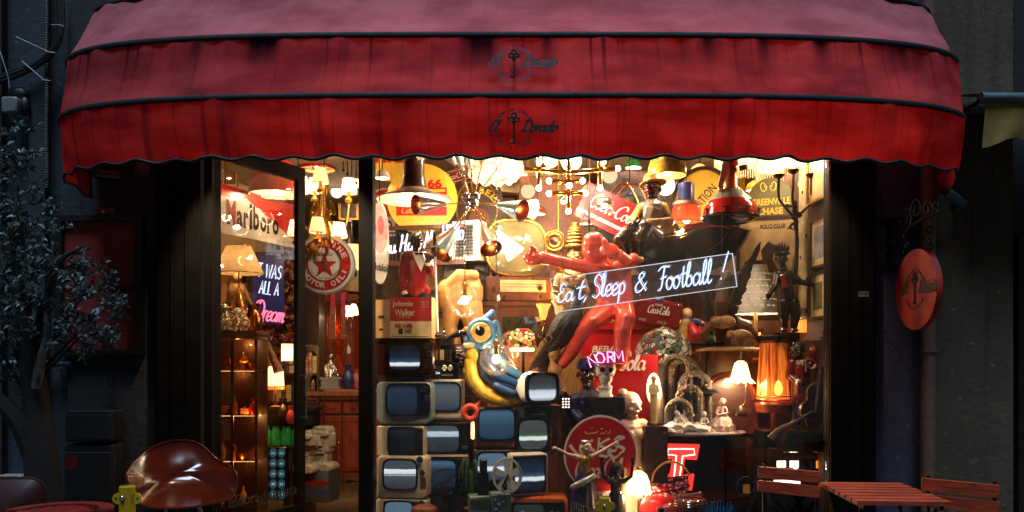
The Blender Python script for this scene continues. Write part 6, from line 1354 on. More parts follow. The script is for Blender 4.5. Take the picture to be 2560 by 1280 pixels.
# golden statue
T = Thing('golden_statue', 'gilded temple statue with tall tiered crown beside the red figure', 'statue', 1420, 760, .75)
m = MB('skin_gold'); head(m, T.L(1437, 640), 21, 'skin_gold', look=14); m.limb(T.LL((1434, 655), (1430, 680)), [10, 13]); m.limb(T.LL((1426, 700), (1424, 750)), [30, 26]); m.limb(T.LL((1398, 694), (1384, 740, -6), (1396, 758, -20)), [13, 10, 8]); m.limb(T.LL((1452, 694), (1466, 730, -6)), [13, 10]); m.ball(T.L(1448, 698, -22), (11, 9, 10)); m.ball(T.L(1416, 698, -22), (11, 9, 10)); T.part('body', m, fusev=1.5, smooth=3)
m = MB('old_gold')
for i, (r_, z) in enumerate(((21, 616), (20, 606), (18, 597), (16, 588), (14, 580), (11, 573), (7, 567), (4, 560))): m.torus(T.L(1437, z, 0), r_, 4.2, 'z', 26, 7); m.cyl(T.L(1437, z + 6, 0), T.L(1437, z - 4, 0), r_, n=18)
for a in range(-60, 61, 15): m.ball((T.L(1437, 618)[0] + 21*math.sin(R(a)), -21*math.cos(R(a)), T.L(1437, 618)[2]), 3.6, 8)
T.part('crown', m)
m = MB('old_gold'); m.torus(T.L(1386, 602, 6), 17, 7, n=24, m=10); m.torus(T.L(1386, 602, 0), 24, 2.4, n=28, m=6)
for i in range(26): a = rnd(0, 6.28); m.torus(T.L(1400 + rnd(-18, 18), 645 + rnd(-26, 34), rnd(-6, 8)), rnd(3, 6), 1.6, n=10, m=5)
for i in range(14): m.ball(T.L(1402 + i*4.6, 680 + 10*math.sin(PI*i/13), -26), 3.2, 8)
for z in (716, 730): m.torus(T.L(1388, z, -4), 12, 2.2, 'z', 18, 6)
T.part('ornaments', m)
# big red figure
T = Thing('red_figure', 'big glossy red bald figure with outstretched arm sitting on the drinks cooler', 'sculpture', 1530, 800, .5)
m = MB('figure_red')
m.ball(T.L(1486, 622, -6), (34, 34, 38)); m.ball(T.L(1484, 606, -6), (30, 30, 26))
m.limb(T.LL((1504, 656, 6), (1522, 676, 10)), [20, 30]); m.limb(T.LL((1516, 684, 10), (1520, 720, 10), (1524, 762, 8)), [30, 31, 33]); m.limb(T.LL((1552, 684, 10), (1552, 720, 10), (1554, 762, 8)), [29, 30, 32])
m.limb(T.LL((1506, 672, 4), (1440, 664, -8), (1388, 654, -20), (1354, 648, -28)), [20, 16, 15, 17])
m.ball(T.L(1332, 650, -36), (26, 19, 19)); m.limb(T.LL((1338, 640, -40), (1330, 626, -44)), [10, 8])
m.limb(T.LL((1556, 668, 8), (1584, 654, -10), (1580, 648, -24)), [19, 16, 14])
m.limb(T.LL((1548, 668, 0), (1562, 656, -36), (1538, 644, -60)), [18, 15, 15]); m.ball(T.L(1514, 636, -76), (25, 17, 18)); m.limb(T.LL((1506, 630, -88), (1500, 616, -92)), [9, 8])
m.limb(T.LL((1520, 772, 4), (1474, 808, -30), (1448, 838, -34), (1426, 880, -20), (1404, 908, -14)), [32, 25, 21, 19, 16])
m.limb(T.LL((1556, 772, 4), (1560, 800, -30), (1550, 830, -44), (1548, 876, -40), (1546, 906, -40)), [31, 26, 22, 21, 18])
T.part('body', m, fusev=2.2, smooth=16)
# neon on clear sheet
T = Thing('neon_sign', 'white script neon reading Eat, Sleep & Football! on a tilted clear sheet', 'neon sign', 1606, 705, .13)
m = MB('acrylic'); m.at(ry=-8); m.box(-226, 234, 3, 6, -44, 40); m.home(); T.part('clear_sheet', m)
m = MB('acrylic'); m.mat('neon_ghost'); m.at(ry=-8)
for z in (-44, 40): m.box(-226, 234, 2.4, 6.6, z - .8, z + .8)
for x in (-226, 234): m.box(x - .7, x + .7, 2.5, 6.5, -44, 40)
m.home(); T.part('sheet_edge', m)
words = [('Ea', 1392, 757, 44, 40), ('t,', 1436, 750, 50, 36), ('Sleep', 1480, 745, 54, 82), ('&', 1582, 733, 46, 34), ('Football', 1642, 727, 56, 136), ('!', 1796, 700, 60, 18)]
for txt, X_, Y_, h, wd in words:
    c = T.L(X_, Y_)
    m = MB('neon_ghost'); m.script(txt, c[0] + 5, c[2] + 5, h, w=wd, tube=1.5, y=12, rot=8); T.part('tube_reflection', m)  # offset glowing copy paints the tube's reflection in the clear sheet
    m = MB('neon_blue'); m.script(txt, c[0], c[2], h, w=wd, tube=1.25, y=-2, rot=8); T.part('neon_tube', m)

for x in (-200, 200): m = MB('iron'); m.cyl((x, 4, 34 + x*.14), (x, 4, 330), .6, n=5); T.part('hanging_wire', m)
# red drinks cooler box and the big cooler
T = Thing('cooler_box', 'small dark red drinks cooler box with a metal opener behind the neon sheet', 'cooler', 1640, 806, .55, rz=-6)
m = MB('dark_red'); m.at(ry=10); m.box(-54, 58, 0, 60, -6, 58, 5); m.mat('enamel_white'); m.script('Coca-Cola', -26, 22, 19, w=54, wid=.16); m.text('DRINK', 0, 44, w=20, h=5, bold=.02); m.text('ICE', -34, 2, w=16, h=5); m.text('COLD', 14, 2, w=22, h=5); m.mat('coke_red'); m.box(-54.4, 58.4, -.8, -.1, 50, 53); m.home(); T.part('case', m)
m = MB('chrome'); m.at(ry=10); m.box(-14, 10, -4, -.2, 54, 64, 2); m.cyl((-50, -4, 60), (-50, -.2, 60), 3); m.ball((48, -3, 50), 4); m.home(); T.part('opener', m)
T = Thing('drinks_cooler', 'tall red drinks cooler lettered BEBA under the legs of the red figure', 'cooler', 1552, 1020, .72, rz=-14)
m = MB('coke_red'); m.box(-100, 92, 0, 92, -310, 196, 6); m.box(-94, 60, -4, -.1, -290, 186, 4); T.part('case', m)
m = MB('coke_red'); m.box(-104, 96, -8, 96, 196, 214, 5); T.part('lid', m)
m = MB('enamel_white'); m.text('BEBA', -42, 148, w=60, h=15, y=-4.8, bold=.02, shear=.2); m.script('Coca-Cola', -88, 96, 44, w=148, wid=.15, y=-4.8); T.part('lettering', m)
m = MB('ink'); m.box(66, 82, -3, -.1, 162, 184, 2); m.mat('chrome'); m.box(68, 74, -6, -3.1, 166, 180, 1); T.part('latch', m)
# sign boards right
T = Thing('oval_sign', 'dark rimmed oval sign lettered STATION behind the red ship lamp', 'sign', 1760, 520, 1.15)
m = MB('wood_dark'); m.ring(se(0, 0, 84, 104, 2, 56), se(0, 0, 75, 95, 2, 56), -6, 6); T.part('rim', m)
m = MB('sun_yellow'); m.prism(se(0, 0, 75, 95, 2, 56), 0, 4); m.mat('ink'); m.text('STATION', -4, 22, w=88, h=22, rot=48, bold=.01); m.mat('tan'); m.limb([(-6, -1, -40), (18, -1, 0), (34, -1, 24)], [7, 5, 3]); T.part('board', m)
T = Thing('club_sign', 'olive painted sign with yellow lettering and a horse head below', 'sign', 1925, 560, .72, rz=-22)
m = MB('olive_board'); o = [(-62, 20)] + [(62*math.cos(R(180 - a)), 20 + 96*math.sin(R(a))**.8) for a in range(8, 176, 8)] + [(62, 20)]; m.prism(o, 0, 6); m.mat('sun_yellow'); m.text('GREENVILLE', 2, 56, w=92, h=17, bold=.03); m.text('CHASE', 0, 32, w=62, h=17, bold=.03)
for s in (-1, 1): m.tube([(-4 + s*(2 + 14*(1-.6*i/14)*(1 - math.cos(2.2*PI*i/14)*.6)), -1, 92 + 14*math.sin(2.2*PI*i/14)*(1-.5*i/14)) for i in range(15)], 1.3, 5)
T.part('board', m)
m = MB('board_tan'); m.box(-76, 70, 1, 7, -128, 18); m.mat('wood_dark'); m.box(-78, 72, -3, 7.2, 12, 20); m.box(-78, -73, -3, 7.2, -128, 12); m.mat('ink'); m.text('POLO CLUB', 6, -6, w=60, h=11, bold=.02); T.part('board', m, label='lower tan board lettered POLO CLUB')
m = MB('wood_dark'); m.prism([(-22, -120), (-18, -86), (-22, -66), (-8, -48), (-2, -42), (2, -48), (30, -62), (32, -72), (24, -76), (8, -70), (2, -78), (8, -92), (20, -120)], -3, .9, edge=1); T.part('horse_head', m)
# red ship lamp
T = Thing('ship_lamp', 'large red ship lamp with copper neck and strap handle hanging in the window', 'lamp', 1826, 548, .42)
m = MB('red_gloss'); m.lathe([(66, 6), (67, 16), (62, 34), (52, 46)], n=36); T.part('lamp_body', m)
m = MB('silver_paint'); m.lathe([(52, 46), (50, 50), (36, 62), (28, 72)], n=36); T.part('dome', m)
m = MB('copper'); m.lathe([(28, 72), (20, 76), (18, 92), (16, 128), (15, 132)], n=24); T.part('neck', m); m = MB('red_gloss'); m.lathe([(15, 132), (20, 136), (19, 148), (10, 156), (.5, 158)], n=24); T.part('cap', m)
m = MB('black_gloss'); m.torus((0, 0, 4), 68, 4.5, 'z', 40, 8); m.lathe([(66, 2), (50, -8), (.5, -12)], n=36); T.part('rim', m)
m = MB('pink'); m.prism([(-38, 72), (-24, 72), (-6, 150), (-20, 150)], -22, -16); T.part('handle', m)
for a in (200, 245, 290, 335): m = MB('iron'); q = (66*math.cos(R(a)), 66*math.sin(R(a))); m.cyl((q[0]*1.04, q[1]*1.04, -2), (q[0]*1.04, q[1]*1.04, 24), 2, n=6); m.tube([(q[0]*1.04 - 7, q[1]*1.06, 20), (q[0]*1.04 + 7, q[1]*1.06, 20)], 1.8, 6); T.part('wing_nut', m)
m = MB('umber'); m.cyl((20, -14, 124), (34, -24, 126), 7, 6, n=14); T.part('cable_gland', m); m = MB('brass'); m.ball((-30, -24, 70), 8); T.part('bolt', m); m = MB('iron'); m.cyl((0, 0, 157), (0, 0, 260), 1.6, n=6); T.part('wire', m)
# fringed pendants and shades high on the right
def fringe(T, r_, z, L, n=44, mat='shade_lit'):
    m = MB(mat)
    for i in range(n): a = 2*PI*i/n; m.cyl((r_*math.cos(a), r_*math.sin(a), z), (r_*1.02*math.cos(a), r_*1.02*math.sin(a), z - L*rnd(.9, 1.05)), 1.2, n=4)
    T.part('fringe', m)
for px, py, r_, y, mt, lab in ((1870, 412, 42, 1.1, 'shade_cream', 'cream dome shade with bead fringe right of the ship lamp'), (1940, 424, 48, .9, 'shade_lit', 'bright fringed bell shade above the olive club sign'), (1812, 412, 26, 1.4, 'shade_cream', 'small clear glass shade left of the ship lamp handle')):
    T = Thing('fringed_lamp', lab, 'lamp', px, py, y, group='fringed shades at the window top')
    m = MB(mt); m.lathe([(r_, 0), (r_*.94, 14), (r_*.6, 38), (r_*.2, 56)], n=40, wob=pleat); T.part('lamp_shade', m); fringe(T, r_*.98, 0, 24, mat='shade_cream'); m = MB('iron'); m.cyl((0, 0, 54), (0, 0, 170), 1.2, n=6); T.part('cord', m); m = MB('bulb'); m.ball((0, 0, 14), 9); T.part('bulb', m); T.light((0, 0, 10), 2.2, r=.035)
pendant('bell_lamp', 'grey green glass bell lamp behind the candelabra arms', 2004, 456, .95, [(34, 0), (35, 4), (30, 22), (24, 44), (12, 56), (.5, 60)], 'grey_green', 300, None, 0)
# candelabra carried by a bronze figure
T = Thing('candelabra_statue', 'dark bronze figure with feather headdress carrying a branched candelabra', 'statue', 1966, 832, .38)
m = MB('dark_bronze'); head(m, T.L(1954, 648), 18, 'dark_bronze', look=-12); m.limb(T.LL((1956, 662), (1960, 678)), [8, 11]); T.part('head', m, fusev=1.2, smooth=3)
m = MB('bronze'); m.torus(T.L(1955, 634), 15, 4, 'z', 22, 8)
for i in range(7):
    a = -60 + i*20; m.limb([T.L(1955 + 12*math.sin(R(a)), 632), T.L(1955 + 22*math.sin(R(a)), 606 + abs(a)*.16, 2)], [5, 1.6], 6)
T.part('headdress', m)
m = MB('dark_bronze'); m.limb(T.LL((1960, 690), (1966, 720), (1968, 742)), [19, 18, 20]); m.limb(T.LL((1944, 684), (1978, 686)), [10, 10]); m.limb(T.LL((1942, 688), (1934, 716, -12), (1920, 732, -22)), [9, 8, 6]); m.limb(T.LL((1980, 688), (2000, 706, -4), (2024, 712, -10)), [9, 8, 6]); hand(m, T.L(1916, 738, -24), (-.5, -.2, -1), 6, 'dark_bronze', .5); hand(m, T.L(2030, 714, -12), (1, 0, -.3), 6, 'dark_bronze', .5)
m.limb(T.LL((1958, 756, 0), (1956, 790, -6), (1962, 824, 0)), [17, 13, 8]); m.limb(T.LL((1982, 756, 0), (1986, 790, -6), (1984, 824, 0)), [17, 13, 8]); m.ball(T.L(1958, 826, -8), (9, 15, 5)); m.ball(T.L(1984, 826, -8), (9, 15, 5)); T.part('body', m, fusev=1.4, smooth=3)
m = MB('bronze'); m.lathe([(30, -24), (32, -20), (30, -6), (32, 0), (20, 1)], T.L(1968, 832), 24); T.part('base', m)
m = MB('magenta'); m.mat('jacket_brown'); m.prism([T.L(*p)[::2] for p in ((1942, 690), (1952, 686), (1966, 720), (1950, 724))], -22, -16, edge=2); T.part('sash', m)
m = MB('bronze'); m.tube(spr(T.LL((1986, 712, 10), (1996, 620, 14), (1994, 540, 14), (1992, 500, 14))), [7, 7.5, 8, 8, 8, 8, 8, 7, 7, 7, 7, 6, 6, 6, 6, 6, 6, 6, 6, 6, 6, 6, 6, 6, 6], 8)
for ex, ey, mx_, my_ in ((1948, 442, 1960, 490), (1984, 430, 1984, 470), (2030, 440, 2034, 480)):
    m.tube(spr(T.LL((1993, 545, 14), (mx_, my_ + 20, 8), (ex, my_, 4), (ex, ey, 2))), 3.6, 7); m.lathe([(3, -6), (10, 0), (14, 6)], T.L(ex, ey, 2), 12, wob=lambda a, t: 1 + .15*math.cos(a*5))
for i in range(10): c = T.L(1985 + rnd(-18, 26), 540 + rnd(-30, 30), rnd(0, 20)); m.limb([c, (c[0] + rnd(-14, 14), c[1], c[2] - rnd(2, 14))], [4, 1.2], 5)
T.part('candelabra', m)
for ex, ey in ((1948, 442), (1984, 430), (2030, 440)):
    m = MB('shade_orange'); m.cyl(T.L(ex, ey - 4, 2), T.L(ex, ey - 36, 2), 5, n=10); T.part('candle', m)
    c = T.L(ex, ey - 34, 2); m = MB('shade_hot'); m.lathe([(34, 0), (32, 10), (24, 26), (14, 40)], c, 40, wob=lambda a, t: (1 + .06*abs(math.cos(a*5)), -6*(1-t)*abs(math.cos(a*5)))); T.part('lamp_shade', m); T.light((c[0], c[1] - 4, c[2] - 6), 2, r=.03)
# perforated metal shade lamp behind
T = Thing('table_lamp', 'lamp with a tall pierced silver metal shade beside the bronze figure', 'lamp', 1889, 900, .62)
m = MB('shade_metal'); m.lathe([(56, 116), (52, 140), (26, 240), (26, 244)], n=44); m.mat('umber'); m.lathe([(27, 232), (27, 246)], n=44); m.mat('cream'); m.lathe([(55, 115), (51, 140), (25, 240)], n=44); T.part('lamp_shade', m)
for r_ in range(6):
    for c_ in range(7):
        a = R(215 + c_*18 + (r_ % 2)*9); zz = 134 + r_*16; rad = 54 - (zz - 130)*.27 + .8; m = MB('neon_warm'); m.at((rad*math.cos(a), rad*math.sin(a), zz), rz=math.degrees(a) + 90); m.box(-3.4, 3.4, -.5, .6, -.8, .8); m.home(); T.part('slot', m)
m = MB('tan'); m.cyl((0, 0, 10), (0, 0, 130), 5, n=12); m.lathe([(26, 0), (26, 6), (8, 12)], n=20); T.part('lamp_base', m); m = MB('bulb_soft'); m.ball((0, 0, 140), 10); T.part('bulb', m); T.light((0, 0, 130), 2.5, r=.035)
# eagle
T = Thing('eagle_statue', 'dark eagle statue with raised spread wings behind the neon sheet', 'statue', 1806, 790, .45)
m = MB('feather_brown'); m.limb(T.LL((1812, 690, -6), (1806, 720), (1802, 756), (1800, 784)), [10, 19, 24, 18]); m.ball(T.L(1816, 690, -8), (11, 14, 12)); m.limb(T.LL((1812, 694, -16), (1804, 702, -26)), [5, 2]); m.limb(T.LL((1800, 780), (1796, 800, 10)), [16, 10]); T.part('body', m, fusev=1.5, smooth=3)
def wing(r0, r1, t0, t1, n, sx):
    m = MB('feather_dark')
    for i in range(n):
        t = i/(n-1); a = Vector(T.L(r0[0] + (r1[0]-r0[0])*t, r0[1] + (r1[1]-r0[1])*t, 6 - 6*t)); b = Vector(T.L(t0[0] + (t1[0]-t0[0])*t + rnd(-4, 4), t0[1] + (t1[1]-t0[1])*t**.8 + rnd(-4, 4), 16 - 10*t)); c = (a+b)/2 + Vector((sx*8, 3, -4*(1-t)))
        m.tube([a, c, c*.35 + b*.65, b], [5, 6.5, 6, 1.4], 6, flat=.3)
    m.limb([Vector(T.L(*r0, 0)), Vector(T.L(*r1, -4))], [11, 8]); T.part('wing', m)
wing((1820, 772), (1846, 686), (1844, 806), (1904, 606), 17, 1)
wing((1790, 772), (1764, 690), (1770, 806), (1708, 612), 17, -1)
m = MB('stone'); m.mat('feather_tan'); m.ball((0, 0, -14), (34, 26, 18)); T.part('rock', m, fusev=2)
# frames on the side wall
def wallframe(lab, y, z, w, h, pic, fr='wood_dark', mount=None): return framed('picture', lab, 0, 0, 0, w, h, pic, fr, rz=-90, loc=(2.018, y, z), k=.0026, fw=7, mount=mount, group='frames on the right side wall', extra=None)
wallframe('gilt framed picture high on the right side wall', .30, 2.62, 120, 120, 'board_tan', 'old_gold')
wallframe('framed print of a pale tower in the middle of the right side wall', .26, 2.19, 110, 130, 'paper_cream', 'wood_dark', 'painting_blue')
wallframe('framed old print, lowest on the right side wall', .28, 1.84, 110, 118, 'paper_cream', 'wood_dark', 'painting_green')
for px, py, y, lab, s_, mt in ((2008, 832, .62, 'orange glowing drum lampshade behind the bassist figurine', 30, 'shade_orange'), (2000, 760, .8, 'smaller orange lampshade above the drum lampshade', 24, 'shade_dark_orange')):
    T = Thing('shade_lamp', lab, 'lamp', px, py, y)
    m = MB(mt); m.lathe([(s_, 0), (s_*.95, s_*2.3 if s_ > 26 else s_*.8)], n=30); T.part('lamp_shade', m); m = MB('wood_brown'); m.cyl((0, 0, -60), (0, 0, 2), 4, n=10); m.lathe([(20, -64), (20, -58), (6, -54)], n=16); T.part('lamp_base', m); T.light((0, -s_ - 12, s_), .8, r=.03, color=(255, 150, 70))
T = Thing('painted_column', 'cream painted wooden column with leaf motifs on the right side', 'column', 2012, 800, .55)
m = MB('sun_yellow'); m.mat('paper_cream'); m.lathe([(15, 0), (14, 330), (17, 340), (14, 350), (14, 420)], n=20); m.mat('plant_dark')
for i in range(12): a = R(rnd(200, 340)); z = 20 + i*27; m.ball((14.4*math.cos(a), 14.4*math.sin(a), z), (3, 1.6, 5), 6)
T.part('shaft', m)
m = MB('wood_dark'); m.box(-170, 30, 10, 70, -560, -1)
solo('shelf_cabinet', 'dark cabinet behind the bronze figure carrying the column and lamps', 'cabinet', 2000, 800, .72, m)

# more things hanging and leaning at the back of the window
extra = [('small gilt framed portrait left of the barrel head sign', 1120, 500, 2.25, 50, 60, 'painting', 'old_gold'), ('dark framed landscape above the white grille box', 1150, 560, 2.2, 70, 46, 'painting_green', 'wood_dark'),
 ('square framed print behind the petal lamp', 1262, 520, 2.25, 60, 60, 'paper_cream', 'wood_brown'), ('narrow gilt frame below the bulb chandelier', 1352, 560, 2.2, 40, 66, 'painting', 'old_gold'), ('small framed drawing right of the golden statue crown', 1470, 590, 2.2, 46, 56, 'board_tan', 'wood_dark'),
 ('red matted frame under the tilted red sign', 1500, 640, 2.25, 56, 44, 'coke_red', 'wood_brown'), ('brown framed painting left of the tan torso form', 1080, 760, 2.2, 60, 70, 'painting', 'wood_brown'), ('gilt mirror frame right of the mirror cupboard', 1430, 780, 2.2, 60, 80, 'painting_blue', 'old_gold'),
 ('dark portrait behind the saint figurine', 1760, 780, 2.1, 80, 90, 'painting', 'wood_dark'), ('green landscape left of the red ship lamp', 1760, 640, 2.2, 70, 50, 'painting_green', 'old_gold'), ('framed print between the pierced lamp and the column', 1950, 780, 1.9, 60, 80, 'painting', 'wood_brown'), ('oval brown print high at the window right', 1990, 500, 2.0, 60, 80, 'board_tan', 'old_gold')]
for lab, px, py, y, w, h, pic, fr in extra: framed('picture', lab, px, py, y, w, h, pic, fr, group='framed pictures on the window partition')
T = Thing('shelf', 'brown wooden wall shelf with vases behind the sputnik chandelier', 'shelf', 1130, 640, 2.0)
m = MB('wood_brown'); m.box(-130, 120, 0, 80, -6, 0); T.part('board', m)
for x in (-110, 90): m = MB('iron'); m.tube([(x, 70, -6), (x, 10, -8), (x, 74, -40)], 2, 6); T.part('bracket', m)
for i, (x, mt, kd, lab) in enumerate(((-116, 'copper', 0, 'copper vase'), (-84, 'navy', 1, 'blue bottle'), (-54, 'cream', 2, 'cream bowl'), (-20, 'brass', 1, 'brass bottle'), (14, 'dark_red', 0, 'dark red vase'), (52, 'plant_dark', 1, 'green bottle'), (90, 'tan', 2, 'tan bowl'))):
    m = MB(mt); m.lathe([[(8, 0), (13, 16), (8, 32), (5, 40), (8, 48)], [(8, 0), (8, 26), (3, 34), (3, 50)], [(6, 0), (14, 10), (17, 18), (15, 17), (2, 6)]][kd], n=16)
    solo(lab.split()[-1], lab + ' on the wall shelf behind the sputnik chandelier', lab.split()[-1], 1130 + x, 640, 2.02, m, group='vessels on the wall shelf', loc=T.e.location + Vector((x*T.k, .06, .002)))
T = Thing('shelf', 'brown wooden wall shelf with boxes above the seabird', 'shelf', 1440, 700, 2.0)
m = MB('wood_brown'); m.box(-110, 110, 0, 80, -6, 0); T.part('board', m)
for i, (x, w, h, mt, lab) in enumerate(((-90, 36, 40, 'leather', 'brown leather case'), (-46, 44, 24, 'dark_red', 'low dark red box'), (4, 40, 52, 'cardboard', 'tall cardboard box'), (54, 50, 34, 'utility', 'grey metal box'))):
    m = MB(mt); m.box(-w/2, w/2, 0, 40, 0, h, 2); m.mat('brass'); m.box(-4, 4, -1.5, -.1, h*.6, h*.6 + 5); solo('case' if 'case' in lab else 'box', lab + ' on the wall shelf above the seabird', 'box', 1440 + x, 700, 2.02, m, group='boxes on the wall shelf')
for px, py, r_, y, mt, lab in ((1155, 436, 24, 1.5, 'pale_pink', 'pale pink dome pendant behind the sputnik cones'), (1294, 440, 28, 1.5, 'shade_cream', 'cream dome pendant right of the petal lamp'), (1584, 420, 22, 1.4, 'green_glass', 'green glass pendant left of the yellow pendant lamp'), (1748, 436, 24, 1.3, 'shade_lit', 'glowing white pendant right of the yellow pendant lamp'), (1344, 536, 22, 1.3, 'copper', 'copper pendant below the left brass tube'), (1466, 560, 18, 1.3, 'shade_orange', 'small orange pendant above the red bald figure'), (1574, 500, 16, 1.3, 'navy', 'small navy pendant behind the tubular chair'), (1886, 476, 22, 1.2, 'amber', 'amber pendant above the olive club sign'), (1978, 412, 22, 1.2, 'shade_cream', 'cream pendant between the candelabra shades'), (956, 446, 20, .9, 'white_gloss', 'small white pendant at the window post'), (1404, 470, 20, 1.6, 'shade_tan', 'tan pendant behind the bulb chandelier'), (1640, 436, 20, 1.6, 'dark_red', 'dark red pendant behind the hatted figurine')):
    pendant('pendant_lamp', lab, px, py, y, [(r_, 0), (r_*.97, r_*.3), (r_*.75, r_*.75), (r_*.3, r_*1.05), (.5, r_*1.1)], mt, 250, 'enamel_cream', 5, .8, group='pendants crowding the window ceiling')
for i, (px, py, y, s_, mt, kd, lab) in enumerate(((1236, 690, 1.3, 34, 'copper', 0, 'copper jug behind the olive picture tube'), (1385, 748, 1.1, 30, 'navy', 0, 'blue vase right of the wooden radio'), (1226, 756, 1.25, 40, 'dark_red', 0, 'dark red vase left of the wooden radio'), (1620, 690, 1.1, 44, 'brass', 0, 'brass vase between the red figure and the carriage'), (1500, 1000, .66, 40, 'tan', 0, 'tan vase left of the red drinks cooler'), (1900, 866, .7, 40, 'copper', 0, 'copper vase right of the pheasant'), (1780, 868, .7, 36, 'plant_dark', 0, 'green vase behind the saint figurine'), (1246, 754, .88, 0, 'white', 1, 'white cup on the mirror cupboard'), (1110, 842, .5, 20, 'chrome', 0, 'chrome pot behind the whisky carton'), (1690, 1082, .5, 22, 'porcelain', 0, 'small porcelain vase behind the ladies'))):
    h = s_ or 16; m = MB(mt); m.lathe([(h*.18, 0), (h*.34, h*.35), (h*.24, h*.7), (h*.14, h*.85), (h*.22, h*1.1)], n=18); w_ = [q for q in lab.split() if q in ('jug', 'vase', 'cup', 'pot')][0]; solo(w_, lab, w_, px, py, y, m)
# ================================================================== lower half of the window display
TVG = 'old televisions stacked in the window'
def tv(label, x0, x1, y0, y1, y, sx0, sx1, sy0, sy1, body, scr, plate='tv_black', rz=0, d=.8, r=10, knobs=(), grille=None, keys=None, e=5, lip=3, bez=None, antenna=False):
    """picture tube set drawn from pixel edges: case, front plate, screen, knobs, grille"""
    px = (x0 + x1)/2; T = Thing('television', label, 'television', px, y1, y, rz=rz, group=TVG); w, h = x1 - x0, y1 - y0
    D_ = w*d; m = MB(body); m.prism(rr(-w/2, w/2, 3, h, r, 5), 0, D_*.45, edge=3); m.prism(rr(-w/2 + 2, w/2 - 2, 4, h - 2, r, 5), D_*.45, D_, sc=.72); m.box(-w*.36, w*.36, 8, D_*.8, 0, 4); T.part('cabinet', m)
    bx0, bx1, bz0, bz1 = bez if bez else (-w/2 + lip, w/2 - lip, 3 + lip, h - lip)
    m = MB(plate); m.prism(rr(bx0, bx1, bz0, bz1, max(2, r - lip), 5), -4, -.2, edge=1.5); T.part('front_plate', m)
    cx, cz, a, b = (sx0+sx1)/2 - px, y1 - (sy0+sy1)/2, (sx1-sx0)/2, (sy1-sy0)/2
    m = MB('tv_black'); m.ring(se(cx, cz, a + 4, b + 4, e, 48), se(cx, cz, a - .5, b - .5, e, 48), -6, -4.2); T.part('bezel', m)
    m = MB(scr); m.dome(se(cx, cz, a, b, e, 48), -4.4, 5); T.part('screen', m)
    for X_, Y_, q in knobs:
        c = T.L(X_, Y_); m = MB('tv_black'); m.cyl((c[0], -4, c[2]), (c[0], -11, c[2]), q, q*.85, n=18); m.mat('steel'); m.torus((c[0], -5, c[2]), q + .6, .9, n=18, m=5); m.box(c[0] - .8, c[0] + .8, -12, -11, c[2] - q*.8, c[2] + q*.8); T.part('knob', m)
    if grille:
        gx0, gx1, gy0, gy1, n, mt = grille; m = MB(mt)
        for i in range(n): z = (y1 - gy0) - (gy1 - gy0)*(i + .5)/n; m.box(gx0 - px, gx1 - px, -5.4, -4.1, z - .9, z + .9)
        T.part('speaker_grille', m)
    if keys:
        kx0, kx1, ky0, ky1, n, mt = keys
        for i in range(n): xx = kx0 + (kx1 - kx0)*i/n; m = MB(mt); m.box(xx - px, xx + (kx1-kx0)/n*.72 - px, -6, -4.1, y1 - ky1, y1 - ky0, .6); T.part('key', m)
    if antenna: m = MB('steel'); m.cyl((w*.2, D_*.5, h), (w*.5, D_*.5, h + 90), 1, n=6); T.part('antenna', m)
    return T
# first column
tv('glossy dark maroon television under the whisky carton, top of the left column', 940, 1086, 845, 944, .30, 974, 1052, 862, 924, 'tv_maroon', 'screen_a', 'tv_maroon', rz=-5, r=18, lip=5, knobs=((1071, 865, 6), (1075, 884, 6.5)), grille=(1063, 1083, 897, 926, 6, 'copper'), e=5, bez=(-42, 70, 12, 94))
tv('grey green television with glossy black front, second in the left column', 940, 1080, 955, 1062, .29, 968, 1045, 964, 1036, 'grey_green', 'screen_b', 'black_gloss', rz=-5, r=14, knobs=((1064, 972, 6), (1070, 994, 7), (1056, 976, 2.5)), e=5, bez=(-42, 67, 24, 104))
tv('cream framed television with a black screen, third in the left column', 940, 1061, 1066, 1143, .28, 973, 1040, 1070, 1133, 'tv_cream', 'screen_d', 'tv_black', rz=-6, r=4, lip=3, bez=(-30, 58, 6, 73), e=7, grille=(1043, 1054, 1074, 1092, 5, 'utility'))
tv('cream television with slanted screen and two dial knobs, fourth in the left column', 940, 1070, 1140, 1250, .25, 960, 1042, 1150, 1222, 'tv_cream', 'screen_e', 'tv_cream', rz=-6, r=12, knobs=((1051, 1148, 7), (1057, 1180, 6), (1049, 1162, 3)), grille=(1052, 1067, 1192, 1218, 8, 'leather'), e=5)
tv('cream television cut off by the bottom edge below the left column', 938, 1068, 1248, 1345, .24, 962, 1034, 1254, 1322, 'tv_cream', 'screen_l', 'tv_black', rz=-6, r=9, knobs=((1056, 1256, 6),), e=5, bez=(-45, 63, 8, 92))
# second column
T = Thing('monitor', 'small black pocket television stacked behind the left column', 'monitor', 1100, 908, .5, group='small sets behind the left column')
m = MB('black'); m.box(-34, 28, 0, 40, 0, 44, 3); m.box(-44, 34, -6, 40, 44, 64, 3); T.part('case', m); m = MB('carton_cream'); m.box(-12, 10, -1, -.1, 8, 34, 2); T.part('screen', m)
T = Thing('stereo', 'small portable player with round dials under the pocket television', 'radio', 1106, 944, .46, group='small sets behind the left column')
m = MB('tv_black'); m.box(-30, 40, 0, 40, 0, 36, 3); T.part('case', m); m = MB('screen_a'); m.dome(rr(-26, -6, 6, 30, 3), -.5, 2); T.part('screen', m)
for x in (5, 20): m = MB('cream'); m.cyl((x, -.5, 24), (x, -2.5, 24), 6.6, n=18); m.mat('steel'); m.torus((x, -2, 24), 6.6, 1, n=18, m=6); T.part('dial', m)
for i in range(6): m = MB('silver_paint'); m.box(-2 + i*5, 1.4 + i*5, -2, -.1, 4, 9); T.part('key', m)
